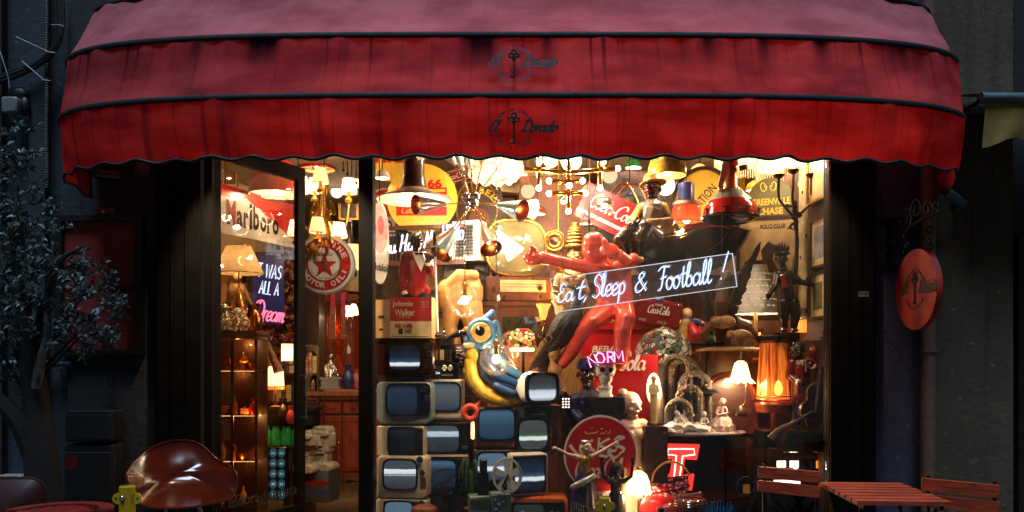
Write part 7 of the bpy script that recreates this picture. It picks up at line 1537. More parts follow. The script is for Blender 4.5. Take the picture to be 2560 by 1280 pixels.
tv('silver television with grainy grey screen and key row, top of the second column', 1060, 1158, 948, 1056, .44, 1074, 1150, 958, 1026, 'tv_silver', 'screen_c', 'tv_silver', rz=-3, r=6, keys=(1090, 1152, 1036, 1044, 9, 'cream'), e=5, grille=(1066, 1088, 1034, 1046, 3, 'tv_black'))
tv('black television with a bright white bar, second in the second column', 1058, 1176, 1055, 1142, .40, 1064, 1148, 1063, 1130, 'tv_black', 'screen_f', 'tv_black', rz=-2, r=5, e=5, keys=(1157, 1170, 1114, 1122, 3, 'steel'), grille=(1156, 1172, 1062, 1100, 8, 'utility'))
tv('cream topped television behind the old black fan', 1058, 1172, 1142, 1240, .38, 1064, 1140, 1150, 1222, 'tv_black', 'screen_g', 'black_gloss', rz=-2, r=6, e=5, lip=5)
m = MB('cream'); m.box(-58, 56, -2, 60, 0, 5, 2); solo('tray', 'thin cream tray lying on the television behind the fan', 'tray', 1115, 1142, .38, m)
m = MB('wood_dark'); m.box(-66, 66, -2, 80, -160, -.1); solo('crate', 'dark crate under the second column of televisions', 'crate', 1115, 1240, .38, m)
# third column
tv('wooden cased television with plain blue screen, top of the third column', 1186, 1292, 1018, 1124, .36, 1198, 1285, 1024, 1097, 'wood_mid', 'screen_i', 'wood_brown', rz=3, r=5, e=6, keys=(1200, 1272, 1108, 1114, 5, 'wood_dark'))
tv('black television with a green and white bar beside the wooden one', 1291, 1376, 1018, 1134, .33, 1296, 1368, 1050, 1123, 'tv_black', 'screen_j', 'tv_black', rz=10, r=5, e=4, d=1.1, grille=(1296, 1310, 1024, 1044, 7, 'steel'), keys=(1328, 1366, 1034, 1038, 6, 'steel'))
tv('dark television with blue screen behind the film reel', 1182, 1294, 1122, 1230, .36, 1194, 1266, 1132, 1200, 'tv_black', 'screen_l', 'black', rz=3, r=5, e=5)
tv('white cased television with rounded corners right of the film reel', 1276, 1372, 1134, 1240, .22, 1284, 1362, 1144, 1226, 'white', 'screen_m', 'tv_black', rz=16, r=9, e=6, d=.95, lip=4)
T = Thing('television', 'round white helmet shaped television on top of the black set', 'television', 1350, 1016, .28, rz=24, group=TVG)
m = MB('white_gloss'); m.at((0, 30, 46)); m.ball((0, 10, 0), (46, 50, 42), 24); m.home(); m.prism(se(0, 46, 46, 39, 4, 40), -14, 30, edge=6); T.part('case', m)
m = MB('black_gloss'); m.ring(se(-1, 46, 46, 39, 4.4, 48), se(-1, 46, 38, 31, 4.4, 48), -19, -10); T.part('bezel', m); m = MB('screen_k'); m.dome(se(-1, 46, 38.4, 31.4, 4.4, 48), -14, 6); T.part('screen', m); m = MB('black'); m.lathe([(34, 0), (34, 4), (22, 10)], (0, 14, 0), 24); T.part('base', m)
m = MB('black'); m.at((45, 24, 52), rz=78); m.box(-13, 13, -4, 6, -14, 14, 1); m.home(); T.part('vent', m)
T = Thing('television', 'orange cased television with two coloured knobs at the bottom edge', 'television', 1350, 1340, .2, group=TVG)
m = MB('orange'); m.box(-78, 70, 0, 70, 0, 98, 12); T.part('cabinet', m); m = MB('tv_black'); m.box(-72, 62, -3, -.2, 6, 84, 5); T.part('front_plate', m); m = MB('screen_n'); m.dome(rr(-66, 8, 12, 78, 8), -3.2, 4); T.part('screen', m)
for x, z, mt in ((30, 62, 'steel'), (44, 60, 'steel'), (-44, 58, 'pale_blue'), (-22, 56, 'star_red')): m = MB(mt); m.cyl((x, -3, z), (x, -12, z), 7 if mt != 'steel' else 5, n=14); T.part('knob', m)
m = MB('wood_dark'); m.box(-60, 116, 10, 110, -120, -.1); solo('crate', 'dark crate under the third column of televisions', 'crate', 1238, 1230, .36, m)
# whisky carton
T = Thing('carton', 'red and cream whisky carton on top of the left television column', 'box', 1026, 845, .27, rz=-5)
m = MB('cardboard'); m.box(-52, 54, 0, 90, 0, 102); m.mat('carton_red'); m.box(-52, 54, -.5, -.05, 42, 102); m.mat('carton_cream'); m.box(-52, 54, -.5, -.05, 0, 42); T.part('case', m)
m = MB('carton_cream'); m.text('Johnnie', -20, 84, w=52, h=17, y=-1.1, bold=.025); m.text('Walker', -14, 64, w=52, h=17, y=-1.1, bold=.025); m.text('SCOTCH WHISKY', -14, 52, w=34, h=4, y=-1.1)
for i, t in enumerate(('Born 1820', 'Still Going', 'Strong')): m.text(t, 38, 90 - i*6, w=18, h=4, y=-1.1, rot=8)
m.mat('ink_red'); m.text('RED LABEL', -16, 31, w=46, h=10, y=-1.1, bold=.05); m.mat('ink'); m.prism(rr(-30, -19, 10, 24, 1), -1, -.6)
for i in range(4): m.box(-15, 4, -1, -.6, 12 + i*3.4, 13.4 + i*3.4)
m.box(-44, 44, -1, -.6, 3, 4.2); T.part('print', m)
m = MB('cardboard'); m.at((-52, 0, 0), rz=-2); m.box(-40, -.5, 1, 84, 0, 96); m.mat('ink'); m.box(-30, -16, .2, .9, 50, 56); m.box(-28, -18, .2, .9, 20, 24); m.home(); T.part('side_flap', m)
# bust of black butler
T = Thing('bust', 'dark bust with bow tie between the television columns', 'bust', 1146, 990, .6)
m = MB('skin_black'); head(m, T.L(1146, 888), 24, 'skin_black', look=18, tilt=-6, hair=True); m.limb(T.LL((1146, 904), (1148, 926)), [10, 13]); T.part('head', m, fusev=1.3, smooth=3)
eyes(T, T.L(1146, 888), 24, 18, -6)
m = MB('trouser'); m.limb(T.LL((1128, 934), (1168, 934)), [14, 14]); m.limb(T.LL((1148, 940), (1148, 985)), [25, 22]); T.part('coat', m, fusev=1.8); m = MB('vest_grey'); m.prism([T.L(*p)[::2] for p in ((1140, 916), (1158, 916), (1164, 950), (1154, 968))], -28, -20, edge=2); m.mat('ink'); m.prism([T.L(*p)[::2] for p in ((1140, 912), (1150, 916), (1160, 912), (1160, 920), (1150, 918), (1140, 920))], -31, -28.1); T.part('shirt_front', m)
m = MB('wood_dark'); m.box(-40, 40, -24, 30, -340, -.1); solo('plinth', 'dark plinth under the bust between the television columns', 'plinth', 1146, 990, .6, m)
# blue bird sculpture
T = Thing('bird_sculpture', 'big blue and yellow balloon like bird sculpture with a round orange eye', 'sculpture', 1240, 1018, .42)
m = MB('sky_blue'); m.ball(T.L(1205, 830), (40, 30, 38)); m.limb(T.LL((1226, 786, 4), (1206, 800, 4)), [9, 8]); m.ball(T.L(1230, 783), 10); m.limb(T.LL((1170, 852, -12), (1205, 868, -16), (1242, 856, -8)), [13, 13, 13]); m.limb(T.LL((1240, 806, 0), (1246, 840, 0)), [8, 10]); m.torus(T.L(1204, 832, -22), 30, 7, n=36, m=10); T.part('head', m, fusev=1.5, smooth=4)
m = MB('eye_cream'); m.prism(se(*T.L(1203, 832)[::2], 25, 25, 2, 36), -36, -26, edge=3); m.mat('black_gloss'); m.prism(se(*T.L(1202, 829)[::2], 12, 12, 2, 28), -40, -36.2, edge=2); m.mat('white'); m.ball((T.L(1198, 824)[0], -41, T.L(1198, 824)[2]), 2.4); T.part('eye', m)
m = MB('orange'); m.limb(T.LL((1166, 826, -10), (1162, 840, -10)), [9, 8]); T.part('beak_ring', m); m = MB('black_gloss'); m.tube(spr(T.LL((1166, 832, -10), (1146, 836, -12), (1130, 842, -12), (1116, 852, -12))), [10 - i*.2 for i in range(25)], 12); T.part('beak', m)
m = MB('cream'); m.limb(T.LL((1166, 864, -18), (1186, 860, -20)), [8, 9]); T.part('collar', m)
m = MB('yellow'); m.ball(T.L(1182, 888, -12), (19, 18, 22)); m.limb(spr(T.LL((1176, 905, -14), (1184, 950, -18), (1216, 986, -20), (1262, 1000, -18), (1306, 1000, -10)), 4), [15, 16, 17, 18, 18, 18, 18, 18, 18, 18, 17, 17, 16, 16, 15, 14, 13][:17]); T.part('belly', m, fusev=1.8, smooth=6)
m = MB('deep_blue'); m.limb(T.LL((1208, 890, -2), (1226, 930, -6), (1262, 960, -8), (1300, 972, -4)), [26, 32, 30, 20]); m.limb(T.LL((1234, 876, 6), (1264, 920, 6), (1310, 962, 6)), [24, 24, 14]); T.part('back', m, fusev=2, smooth=6)
for pts, rs in ((((1212, 884, -26), (1236, 930, -34), (1290, 958, -28)), (12, 15, 9)), (((1232, 878, -20), (1264, 916, -28), (1312, 946, -22)), (11, 14, 8)), (((1240, 962, -34), (1270, 978, -34), (1296, 982, -26)), (9, 11, 7))):
    m = MB('sky_blue' if rs[0] == 11 else 'deep_blue'); m.limb(spr(T.LL(*pts), 5), [rs[0] + (rs[1]-rs[0])*min(1, i/5) if i < 6 else rs[1] + (rs[2]-rs[1])*(i-5)/5 for i in range(11)]); T.part('feather', m, fusev=1.6)
m = MB('pink'); m.mat('figure_red'); m.torus(T.L(1177, 1030, -24), 16, 7.5, n=30, m=12); m.limb(T.LL((1192, 1014, -20), (1212, 996, -14)), [6, 6]); T.part('foot_ring', m)
# black seabird on its stump
T = Thing('seabird', 'stuffed black cormorant with tan wing edges perched on a stump', 'bird', 1392, 905, .44)
m = MB('feather_black'); m.limb(spr(T.LL((1440, 724, -4), (1446, 744, -4), (1438, 766, -2), (1436, 786, 0), (1420, 806, 0), (1400, 836, 0), (1378, 870, 0)), 4), [8, 8, 8.5, 9, 9, 9, 10, 11, 13, 15, 17, 20, 23, 26, 30, 33, 35, 36, 36, 35, 33, 30, 26, 22, 18]); m.ball(T.L(1440, 720, -4), (12, 9, 9)); T.part('body', m, fusev=1.6, smooth=3)
m = MB('leather'); m.limb(T.LL((1430, 718, -5), (1414, 716, -8), (1404, 720, -10)), [4, 2.6, 1.6]); T.part('beak', m); m = MB('white'); m.ball(T.L(1437, 717, -13), 2); T.part('eye', m)
m = MB('feather_dark')
for i in range(9): t = i/8; A_ = Vector(T.L(1424 - 26*t, 800 + 20*t, -32 + 4*t)); B_ = Vector(T.L(1352 - 26*t, 888 + 18*t, -18)); m.mat('feather_tan' if i in (2, 6, 8) else 'feather_dark'); mid = (A_+B_)/2 + Vector((-6, -6, 6)); m.tube([A_, mid, B_], [5, 7, 1.6], 6, flat=.4)
T.part('wing', m)
m = MB('feather_dark')
for i in range(5): m.tube(T.LL((1364 + i*5, 872, -6 + i), (1336 + i*4, 906, -2 + i), (1322 + i*5, 926 - i*2, 0)), [6, 6, 1.5], 6, flat=.4)
T.part('tail', m)
m = MB('leather'); m.limb(T.LL((1396, 872, -14), (1394, 890, -16)), 3); m.limb(T.LL((1384, 876, -10), (1380, 892, -12)), 3); T.part('legs', m)
m = MB('bark'); m.mat('feather_tan'); m.tube(spr(T.LL((1388, 876, -22), (1382, 910, -22), (1394, 950, -20), (1400, 1010, -10))), [13 + 5*math.sin(i*.7) for i in range(25)], 12); m.mat('bark'); m.tube(spr(T.LL((1366, 890, 6), (1362, 940, 6), (1374, 1010, 6))), [22 + 3*math.sin(i*.8) for i in range(17)], 12)
solo('tree_stump', 'gnarled wooden stump under the black cormorant', 'stump', 1392, 905, .50, m)
m = MB('wood_mid'); m.box(-52, 50, -16, 60, -340, -.1); solo('crate', 'brown wooden crate behind the black television under the stump', 'crate', 1404, 1014, .56, m)
# half round leaded lamp
T = Thing('leaded_lamp', 'small leaded glass lamp with red flowers behind the clear globe', 'lamp', 1308, 1000, .62)
m = MB('leaded_flowers'); m.prism([(-40, 130), (34, 130), (26, 168), (12, 178), (-14, 178), (-34, 168)], -22, 22, edge=5); T.part('lamp_shade', m); m = MB('shade_hot'); m.box(-34, 28, -14, 14, 122, 130, 3); T.part('tube', m); m = MB('bronze'); m.cyl((0, 0, 4), (0, 0, 122), 4, n=10); m.lathe([(26, 0), (24, 4), (6, 10)], n=20); T.part('lamp_base', m); T.light((0, -30, 116), 1.4, r=.03, color=(255, 170, 80))
m = MB('wood_dark'); m.box(-60, 60, -30, 30, -300, -.1); solo('crate', 'dark crate under the small leaded lamp behind the wooden television', 'crate', 1308, 1000, .62, m)
T = Thing('lantern', 'little metal house lantern with pierced windows under the stump', 'lantern', 1414, 1024, .4)
m = MB('bronze'); m.prism([(-13, 0), (13, 0), (13, 30), (0, 46), (-13, 30)], -10, 10); T.part('body', m); m = MB('lit_white')
for r_ in range(4):
    for c_ in range(3): m.box(-9 + c_*7, -5 + c_*7, -10.8, -10.1, 5 + r_*7, 8 + r_*7)
T.part('panes', m)
# skull with pink neon hat on a black pedestal, bust with blue cap
T = Thing('pedestal', 'black square stepped pedestal under the white skull', 'pedestal', 1512, 1330, .36, rz=18)
m = MB('tv_black'); m.box(-42, 42, -30, 40, 300, 338, 2); m.box(-46, 46, -34, 44, 284, 299, 2); m.box(-34, 34, -24, 34, 0, 283); T.part('block', m)
T = Thing('skull', 'white skull bust wearing a hat with pink neon letters', 'skull', 1514, 992, .36)
m = MB('white'); m.ball(T.L(1514, 922, 0), (26, 25, 27), 16); m.ball(T.L(1514, 946, -8), (17, 15, 17)); m.limb(T.LL((1498, 934, -12), (1530, 934, -12)), 5); m.ball(T.L(1514, 954, -14), (11, 8, 7)); T.part('head', m, fusev=1.2, smooth=3)
m = MB('black')
for s in (-1, 1): m.ball((T.L(1514 + s*10.5, 924)[0], -21, T.L(1514, 924)[2]), (7.5, 6, 7), 10)
m.add([(-3, -25, T.L(0, 938)[2]), (3, -25, T.L(0, 938)[2]), (0, -26, T.L(0, 930)[2])], [(0, 1, 2)]); m.box(-8, 8, -24.4, -23, T.L(0, 951)[2], T.L(0, 950)[2]); T.part('sockets', m)
m = MB('white'); m.lathe([(18, 0), (18, 4), (16, 8), (16, 20), (18, 22), (17, 27), (12, 31), (11, 40)], n=24); T.part('bust_base', m)
m = MB('black'); m.mat('magenta'); m.lathe([(44, -2), (45, 0), (26, 3), (24, 16), (22, 26), (.5, 29)], T.L(1512, 908, -2), 30); T.part('hat', m)
m = MB('neon_rose'); m.script('NO', 1474 - 1514, 992 - 918, 28, w=40, font=BLK, tube=1.9, y=-36, rot=20, smooth=False, slant=.0); m.script('RM', 1516 - 1514, 992 - 906, 26, w=38, font=BLK, tube=1.9, y=-34, rot=4, smooth=False, slant=0); T.part('neon_tube', m)
T = Thing('bust', 'bust of a man in blue cap and coat left of the skull pedestal', 'bust', 1470, 1060, .5)
m = MB('skin_dark'); head(m, T.L(1468, 936), 30, 'skin_dark', look=-8); m.limb(T.LL((1470, 956), (1472, 984)), [13, 17]); T.part('head', m, fusev=1.4, smooth=3)
eyes(T, T.L(1468, 936), 30, -8)
m = MB('navy'); m.lathe([(27, 0), (26, 14), (18, 24), (.5, 27)], T.L(1468, 920), 24); m.prism(se(T.L(1466, 0)[0], T.L(0, 920)[2], 26, 4, 2, 24), -40, -10); T.part('cap', m)
m = MB('blue_cloth'); m.limb(T.LL((1444, 1000), (1502, 1000)), [20, 20]); m.limb(T.LL((1472, 1004), (1474, 1050)), [36, 34]); m.limb(T.LL((1438, 1000), (1430, 1030, -8), (1446, 1046, -24)), [18, 16, 14]); T.part('coat', m, fusev=1.8)
m = MB('wood_dark'); m.box(-50, 50, -20, 50, -290, -.1); solo('plinth', 'dark plinth under the blue capped bust', 'plinth', 1470, 1060, .5, m)
# big round soda sign and what stands before it
T = Thing('disc_sign', 'large round red soda sign with white Arabic and Latin script', 'sign', 1502, 1136, .2)
m = MB('enamel_white'); m.prism(se(0, 0, 93, 98, 2, 64), 0, 5); m.mat('coke_red'); m.prism(se(0, 0, 88, 93, 2, 64), -.8, -.1); m.mat('enamel_white')
def pen(m, pts, wid, y=-1.4, nib=60):
    q = crom([Vector(p) for p in pts], 7)
    vs = []
    for i, p in enumerate(q):
        a, b = q[max(0, i-1)], q[min(len(q)-1, i+1)]; d = b - a; L = d.length or 1; th = math.atan2(d.y, d.x); ww = wid*(.35 + .65*abs(math.sin(th - R(nib)))); y -= .02
        vs += [(p.x - d.y/L*ww, y, p.y + d.x/L*ww), (p.x + d.y/L*ww, y, p.y - d.x/L*ww)]
    m.add(vs, [(2*i, 2*i+1, 2*i+3, 2*i+2) for i in range(len(q)-1)])
for pts in (((58, 42), (40, 34), (34, 26), (58, 14), (50, 4), (34, -8), (18, 6), (36, 10), (40, 20)), ((60, 42), (44, 44), (34, 36)), ((22, 40), (4, 30), (-2, 22), (24, 10), (16, -4), (-2, -2), (-8, 6)), ((-4, 42), (-6, 20), (-10, 6)), ((-20, 36), (-36, 28), (-40, 20), (-18, 10), (-24, -2), (-44, -2)), ((-48, 36), (-52, 14), (-46, 0)), ((-78, 24), (-64, 6), (-52, -6), (-44, -2))): pen(m, pts, 4.2)
m.script('Coca-Cola', -66, -58, 46, w=128, wid=.15, y=-1.6)
m.mat('sun_yellow')
for pts in (((24, 62), (22, 54), (16, 52)), ((14, 60), (8, 53), (-2, 52)), ((-6, 58), (-16, 54), (-34, 52), (-40, 58))): pen(m, pts, 1.8)
for x, z in ((-22, 66), (0, 64), (4, 64)): m.prism(se(x, z, 1.8, 1.8, 2, 8), -1.6, -.9)
T.part('disc', m); m = MB('wood_dark'); m.at((0, 40, -60), rx=-14); m.box(-8, 8, 0, 6, -140, 90); m.home(); T.part('prop', m)
# dancer and candle holder figures
T = Thing('dancer_figurine', 'art deco dancer figurine with arms spread and patterned blue skirt', 'figurine', 1462, 1330, .1)
m = MB('skin_pale'); m.mat('alabaster'); head(m, T.L(1464, 1118), 17, 'alabaster', look=40, tilt=-6); m.limb(T.LL((1462, 1130), (1460, 1142)), [6, 7]); m.limb(T.LL((1446, 1144), (1478, 1142)), [8, 8]); m.limb(T.LL((1444, 1142), (1420, 1136, -4), (1394, 1122, -6)), [6, 5, 3.6]); m.limb(T.LL((1480, 1142), (1508, 1126, -4), (1532, 1110, -6)), [6, 5, 3.6]); hand(m, T.L(1388, 1120, -6), (-1, 0, .1), 4, 'alabaster', .2); hand(m, T.L(1538, 1107, -6), (1, 0, .0), 4, 'alabaster', .3); m.limb(T.LL((1462, 1150), (1462, 1176)), [13, 11]); m.limb(T.LL((1452, 1200), (1450, 1300)), [8, 6]); m.limb(T.LL((1474, 1200), (1480, 1300)), [8, 6]); T.part('body', m, fusev=1.1, smooth=3)
m = MB('steel'); m.ball(T.L(1462, 1108, 2), (13, 14, 10), 12); T.part('cap', m)
m = MB('old_gold'); m.limb(T.LL((1462, 1150, -2), (1462, 1182, -2)), [15, 13]); T.part('bodice', m, fusev=1.3)
m = MB('blue_cloth'); m.lathe([(36, 60), (31, 96), (24, 130), (14, 152)], n=48, wob=lambda a, t: (1 + (1-t)*.07*math.cos(a*12), (1-t)*7*math.sin(a*2))); T.part('skirt', m)
m = MB('steel')
for i in range(36): a = 2*PI*i/36; m.limb([(35.5*math.cos(a), 35.5*math.sin(a), 70 + 7*math.sin(a*2)), (36*math.cos(a), 36*math.sin(a), 52 + 7*math.sin(a*2))], [1.8, 1], 5)
T.part('beaded_hem', m); m = MB('silver_paint'); m.limb([(-32, -24, 116), (0, -34, 134), (20, -28, 146)], [8, 8, 5]); T.part('scarf', m)
m = MB('stone'); m.lathe([(34, -10), (34, 0), (22, 12)], n=20); T.part('base', m)
T = Thing('candle_figure', 'black kneeling figure with long hair holding up two candle cups', 'figurine', 1542, 1330, .12)
m = MB('black_gloss'); head(m, T.L(1542, 1174), 15, 'black_gloss'); m.limb(T.LL((1542, 1186), (1542, 1196)), [6, 8]); m.limb(T.LL((1526, 1204), (1558, 1204)), [8, 8]); m.limb(T.LL((1524, 1204), (1508, 1190, -4), (1504, 1164, -6)), [6.4, 5, 4]); m.limb(T.LL((1560, 1204), (1578, 1190, -4), (1580, 1164, -6)), [6.4, 5, 4]); m.limb(T.LL((1542, 1212), (1541, 1240), (1542, 1300)), [17, 15, 18]); hand(m, T.L(1504, 1160, -6), (0, 0, 1), 4, 'black_gloss', .5); hand(m, T.L(1580, 1160, -6), (0, 0, 1), 4, 'black_gloss', .5); T.part('body', m, fusev=1.1, smooth=3)
m = MB('hair'); m.ball(T.L(1542, 1168, 2), (15, 15, 14)); m.limb(T.LL((1530, 1172, 2), (1528, 1190, 2)), [7, 6]); m.limb(T.LL((1554, 1172, 2), (1556, 1190, 2)), [7, 6]); T.part('hair', m, fusev=1.2)
for X_ in (1504, 1580): m = MB('black_gloss'); m.lathe([(3, -6), (4, 0), (5, 12), (6.5, 16), (4, 15), (.5, 10)], T.L(X_, 1158, -6), 14); T.part('candle_cup', m)
m = MB('tv_black'); m.lathe([(24, 20), (20, 90), (19, 96)], n=24, wob=lambda a, t: 1 + .03*math.cos(a*16)); T.part('skirt', m)
# pale classical statue
T = Thing('nude_statue', 'pale armless classical statue with hair in a bun beside the red disc', 'statue', 1582, 1330, .46)
m = MB('alabaster'); head(m, T.L(1578, 1012), 30, 'alabaster', look=32, tilt=6, hair=True, hairmat='alabaster'); m.ball(T.L(1558, 984, 4), (14, 14, 13)); m.limb(T.LL((1580, 1034), (1584, 1056)), [13, 15]); m.limb(T.LL((1556, 1066), (1606, 1064)), [17, 18]); m.limb(T.LL((1582, 1074), (1584, 1108), (1582, 1150), (1584, 1180)), [28, 25, 25, 33]); m.ball(T.L(1598, 1084, -22), (12, 11, 12)); m.ball(T.L(1572, 1086, -24), (12, 11, 12)); m.limb(T.LL((1572, 1190), (1566, 1250), (1570, 1320)), [24, 18, 14]); m.limb(T.LL((1596, 1190), (1600, 1250), (1594, 1320)), [24, 20, 14]); T.part('body', m, fusev=1.6, smooth=5)
m = MB('pink'); m.mat('skin_pale'); m.limb(spr(T.LL((1552, 1170, -20), (1580, 1180, -34), (1612, 1172, -16)), 4), [10]*9); m.limb(T.LL((1606, 1176, -18), (1614, 1240, -14), (1610, 1310, -10)), [10, 11, 14]); T.part('drapery', m, fusev=1.8)
# bell lamp, basket, bottles, red disc, glass
T = Thing('bell_lamp', 'lit milk glass bell lamp with a frilled rim in front of the basket', 'lamp', 1596, 1330, .14)
m = MB('shade_lit'); m.lathe([(33, 98), (30, 106), (27, 126), (20, 144), (10, 152), (4, 154)], n=48, wob=lambda a, t: (1 + (1-t)*.03*math.cos(a*14), (1-t)*(1-t)*3*math.cos(a*14))); T.part('lamp_shade', m); m = MB('brass'); m.ball((0, 0, 158), 5); m.cyl((0, 0, 0), (0, 0, 98), 3, n=8); m.lathe([(22, 0), (20, 6), (5, 12)], n=20); T.part('lamp_base', m); m = MB('bulb_soft'); m.ball((0, 0, 112), 8); T.part('bulb', m); T.light((0, -10, 92), 3.5, r=.035, color=(255, 180, 110))
T = Thing('basket', 'beaded glass basket with an arched cane handle under the red neon letter', 'basket', 1676, 1244, .26)
m = MB('beads'); m.at((0, 0, 0), ry=-10); m.lathe([(44, 0), (50, 20), (52, 44)], n=40, sy=.55, wob=lambda a, t: 1 + .02*math.cos(a*26)); m.mat('tv_black')
for z in (0, 22, 44): m.lathe([(52, z - 2), (53, z), (52, z + 2)], n=40, sy=.55, wob=lambda a, t: 1 + .02*math.cos(a*40))
m.home(); T.part('body', m); m = MB('tan'); m.tube(spr([(-46, 0, 40), (-38, 0, 66), (-10, 0, 88), (24, 0, 84), (48, 0, 56)]), 3, 8); T.part('handle', m)
for i, (px, py, rz_) in enumerate(((1690, 1250, 14), (1700, 1262, 8), (1682, 1270, 11))):
    m = MB('bottle_glass'); m.at((0, 0, 0), ry=90 - rz_); m.lathe([(.5, -60), (15, -58), (16, -10), (15, 10), (8, 34), (6, 62), (7, 66), (4, 66)], n=20); m.home()
    solo('glass_bottle', ('topmost of the clear glass bottles lying under the beaded basket', 'middle one of the clear glass bottles lying under the beaded basket', 'lowest of the clear glass bottles lying under the beaded basket')[i], 'bottle', px, py, .2 - .05*i, m, group='lying glass bottles')
m = MB('wood_dark'); m.box(-80, 70, -10, 70, -90, -.1); solo('crate', 'dark crate carrying the beaded basket', 'crate', 1684, 1258, .24, m)
T = Thing('round_stool', 'red round seat at the bottom edge before the glass bottles', 'stool', 1650, 1340, -.02 + .1)
m = MB('red_gloss'); m.at((0, 0, 62), rx=62); m.lathe([(.5, 8), (40, 7), (50, 2), (51, -4), (46, -8), (.5, -8)], n=40); m.home(); T.part('seat', m); m = MB('iron'); m.cyl((-2, -12, 20), (-2, -16, 74), 9, n=14); m.cyl((0, 0, 0), (0, 0, 50), 5, n=10); T.part('stem', m)
m = MB('case_glass'); m.lathe([(36, 0), (40, 40), (44, 72), (42, 72), (36, 10)], n=30); m.mat('chrome')
for z in (60, 66, 72): m.torus((0, 0, z), 44, 1, 'z', 36, 5)
solo('glass_bowl', 'stacked clear glass bowl rims right of the red round seat', 'bowl', 1720, 1320, .12, m)
T = Thing('fibre_lamp', 'blue lit glass block at the bottom edge right of the bowl', 'lamp', 1795, 1330, .2)
m = MB('lit_blue')
for i in range(22): m.cyl((-34 + i*3.2, rnd(-6, 6), 0), (-36 + i*3.4, rnd(-8, 8), rnd(60, 84)), .8, n=4)
T.part('strands', m); m = MB('black'); m.box(-40, 40, -12, 12, -10, 4); T.part('base', m)
# red neon letter
T = Thing('neon_letter', 'red lit letter plate outlined with a pale neon tube', 'letter', 1700, 1220, .5)
m = MB('neon_plate_red'); o = [(-36, 110), (50, 108), (42, 70), (12, 72), (6, 30), (36, 34), (30, -6), (-52, -4), (-46, 34), (-24, 32), (-16, 72), (-46, 72)]; m.prism(o, 0, 14); T.part('plate', m)
m = MB('lit_white'); q = [(-30, 98), (34, 98), (36, 84), (6, 80), (-2, 26), (14, 22), (12, 8), (-34, 8), (-36, 22), (-16, 24), (-10, 82), (-32, 84)]; m.tube([(a, -4, b) for a, b in q], 1.7, 6, closed=True); T.part('neon_tube', m)
m = MB('black_wood'); m.box(-110, 130, 20, 120, -110, 124); solo('sideboard', 'black sideboard behind the red neon letter carrying the porcelain scene', 'sideboard', 1740, 1220, .5, m)
# porcelain group with arches
T = Thing('porcelain_scene', 'porcelain ladies in ruffled gowns among flower covered arches', 'porcelain group', 1750, 1086, .44)
m = MB('porcelain'); m.lathe([(108, 0), (112, 4), (108, 9), (.5, 10)], n=48, sy=.42, wob=lambda a, t: 1 + .02*math.cos(a*9)); T.part('base', m)
random.seed(21)
for x0, x1, zt, w, rad in ((-92, -22, 200, 24, 9), (-84, -28, 84, -14, 8), (-54, 0, 118, 0, 8), (-44, 26, 152, 18, 9), (-66, 0, 186, 30, 8)):
    cx = (x0 + x1)/2; rr_ = (x1 - x0)/2; pts = [(x0, w, 8), (x0, w, zt - rr_)] + [(cx + rr_*math.cos(R(180 - a)), w, zt - rr_ + rr_*math.sin(R(a))) for a in range(15, 180, 15)] + [(x1, w, zt - rr_), (x1, w, 8)]
    m = MB('moss'); m.tube(spr(pts, 2), rad, 8)
    for i in range(90):
        t = rnd(0, len(pts) - 1.01); a_, b_ = Vector(pts[int(t)]), Vector(pts[int(t) + 1]); c = a_ + (b_ - a_)*(t % 1); m.mat(random.choice(['moss', 'stone', 'flower_cream'])); m.ball((c.x + rnd(-rad, rad), c.y - rad*rnd(.2, .9), c.z + rnd(-4, 4)), rnd(1.6, 3.2), 6)
    T.part('arch', m)
def lady(X_, Y_, h, look, seated, mt, w=0):
    m = MB(mt); c = T.L(X_, Y_, w); s = h
    m.ball((c[0], c[1], c[2]), s*.11, 10); m.ball((c[0] - look*.3, c[1] + 1, c[2] + s*.05), s*.11, 8); m.limb([(c[0], c[1], c[2] - s*.1), (c[0] + look*.2, c[1], c[2] - s*.3)], [s*.06, s*.1]); m.limb([(c[0] + s*.1, c[1] - 2, c[2] - s*.16), (c[0] + s*.2 + look*.4, c[1] - 8, c[2] - s*.32), (c[0] + look*1.6, c[1] - 10, c[2] - s*.4)], [s*.05, s*.04, s*.03]); m.limb([(c[0] - s*.1, c[1] - 2, c[2] - s*.16), (c[0] - s*.16 + look*.4, c[1] - 8, c[2] - s*.34)], [s*.05, s*.035])
    T.part('figure', m, fusev=1.1, smooth=2)
    m = MB(mt); zb = 10 - c[2] + s*.28; H_ = c[2] - s*.28 - 10
    pf = [(s*.42, 0), (s*.40, H_*.3), (s*.36, H_*.34), (s*.30, H_*.6), (s*.27, H_*.64), (s*.1, H_*.95)] if not seated else [(s*.7, 0), (s*.66, H_*.25), (s*.42, H_*.5), (s*.34, H_*.62), (s*.12, H_)]
    m.lathe([(r_, z + 9) for r_, z in pf], (c[0] + (seated*-s*.2), c[1], 0), 48, sy=.7, wob=lambda a, t: (1 + (1-t)*.1*math.cos(a*11 + t*3), (1-t)*2.4*math.cos(a*7))); T.part('gown', m)
lady(1802, 1006, 78, -8, 0, 'lilac', -10); lady(1716, 1016, 66, 4, 1, 'porcelain', -8); lady(1756, 1036, 58, -4, 1, 'porcelain', -16); lady(1690, 1034, 60, 6, 1, 'porcelain', -20)
m = MB('porcelain')
for i in range(7): x = -96 + i*10; m.limb(spr([(x, -34, 12 + 4*math.sin(i)), (x + 20, -40, 20 + 6*math.sin(i*2)), (x + 44, -38, 14)], 3), [6]*7)
T.part('train', m, fusev=1.6, smooth=2)
m = MB('moss')
for i in range(120): a = rnd(0, 6.28); q = rnd(.3, .95); m.mat(random.choice(['stone', 'moss', 'lilac'])); m.ball((100*q*math.cos(a), 40*q*math.sin(a) - 2, 12), rnd(2, 4), 6)
T.part('flowers', m)
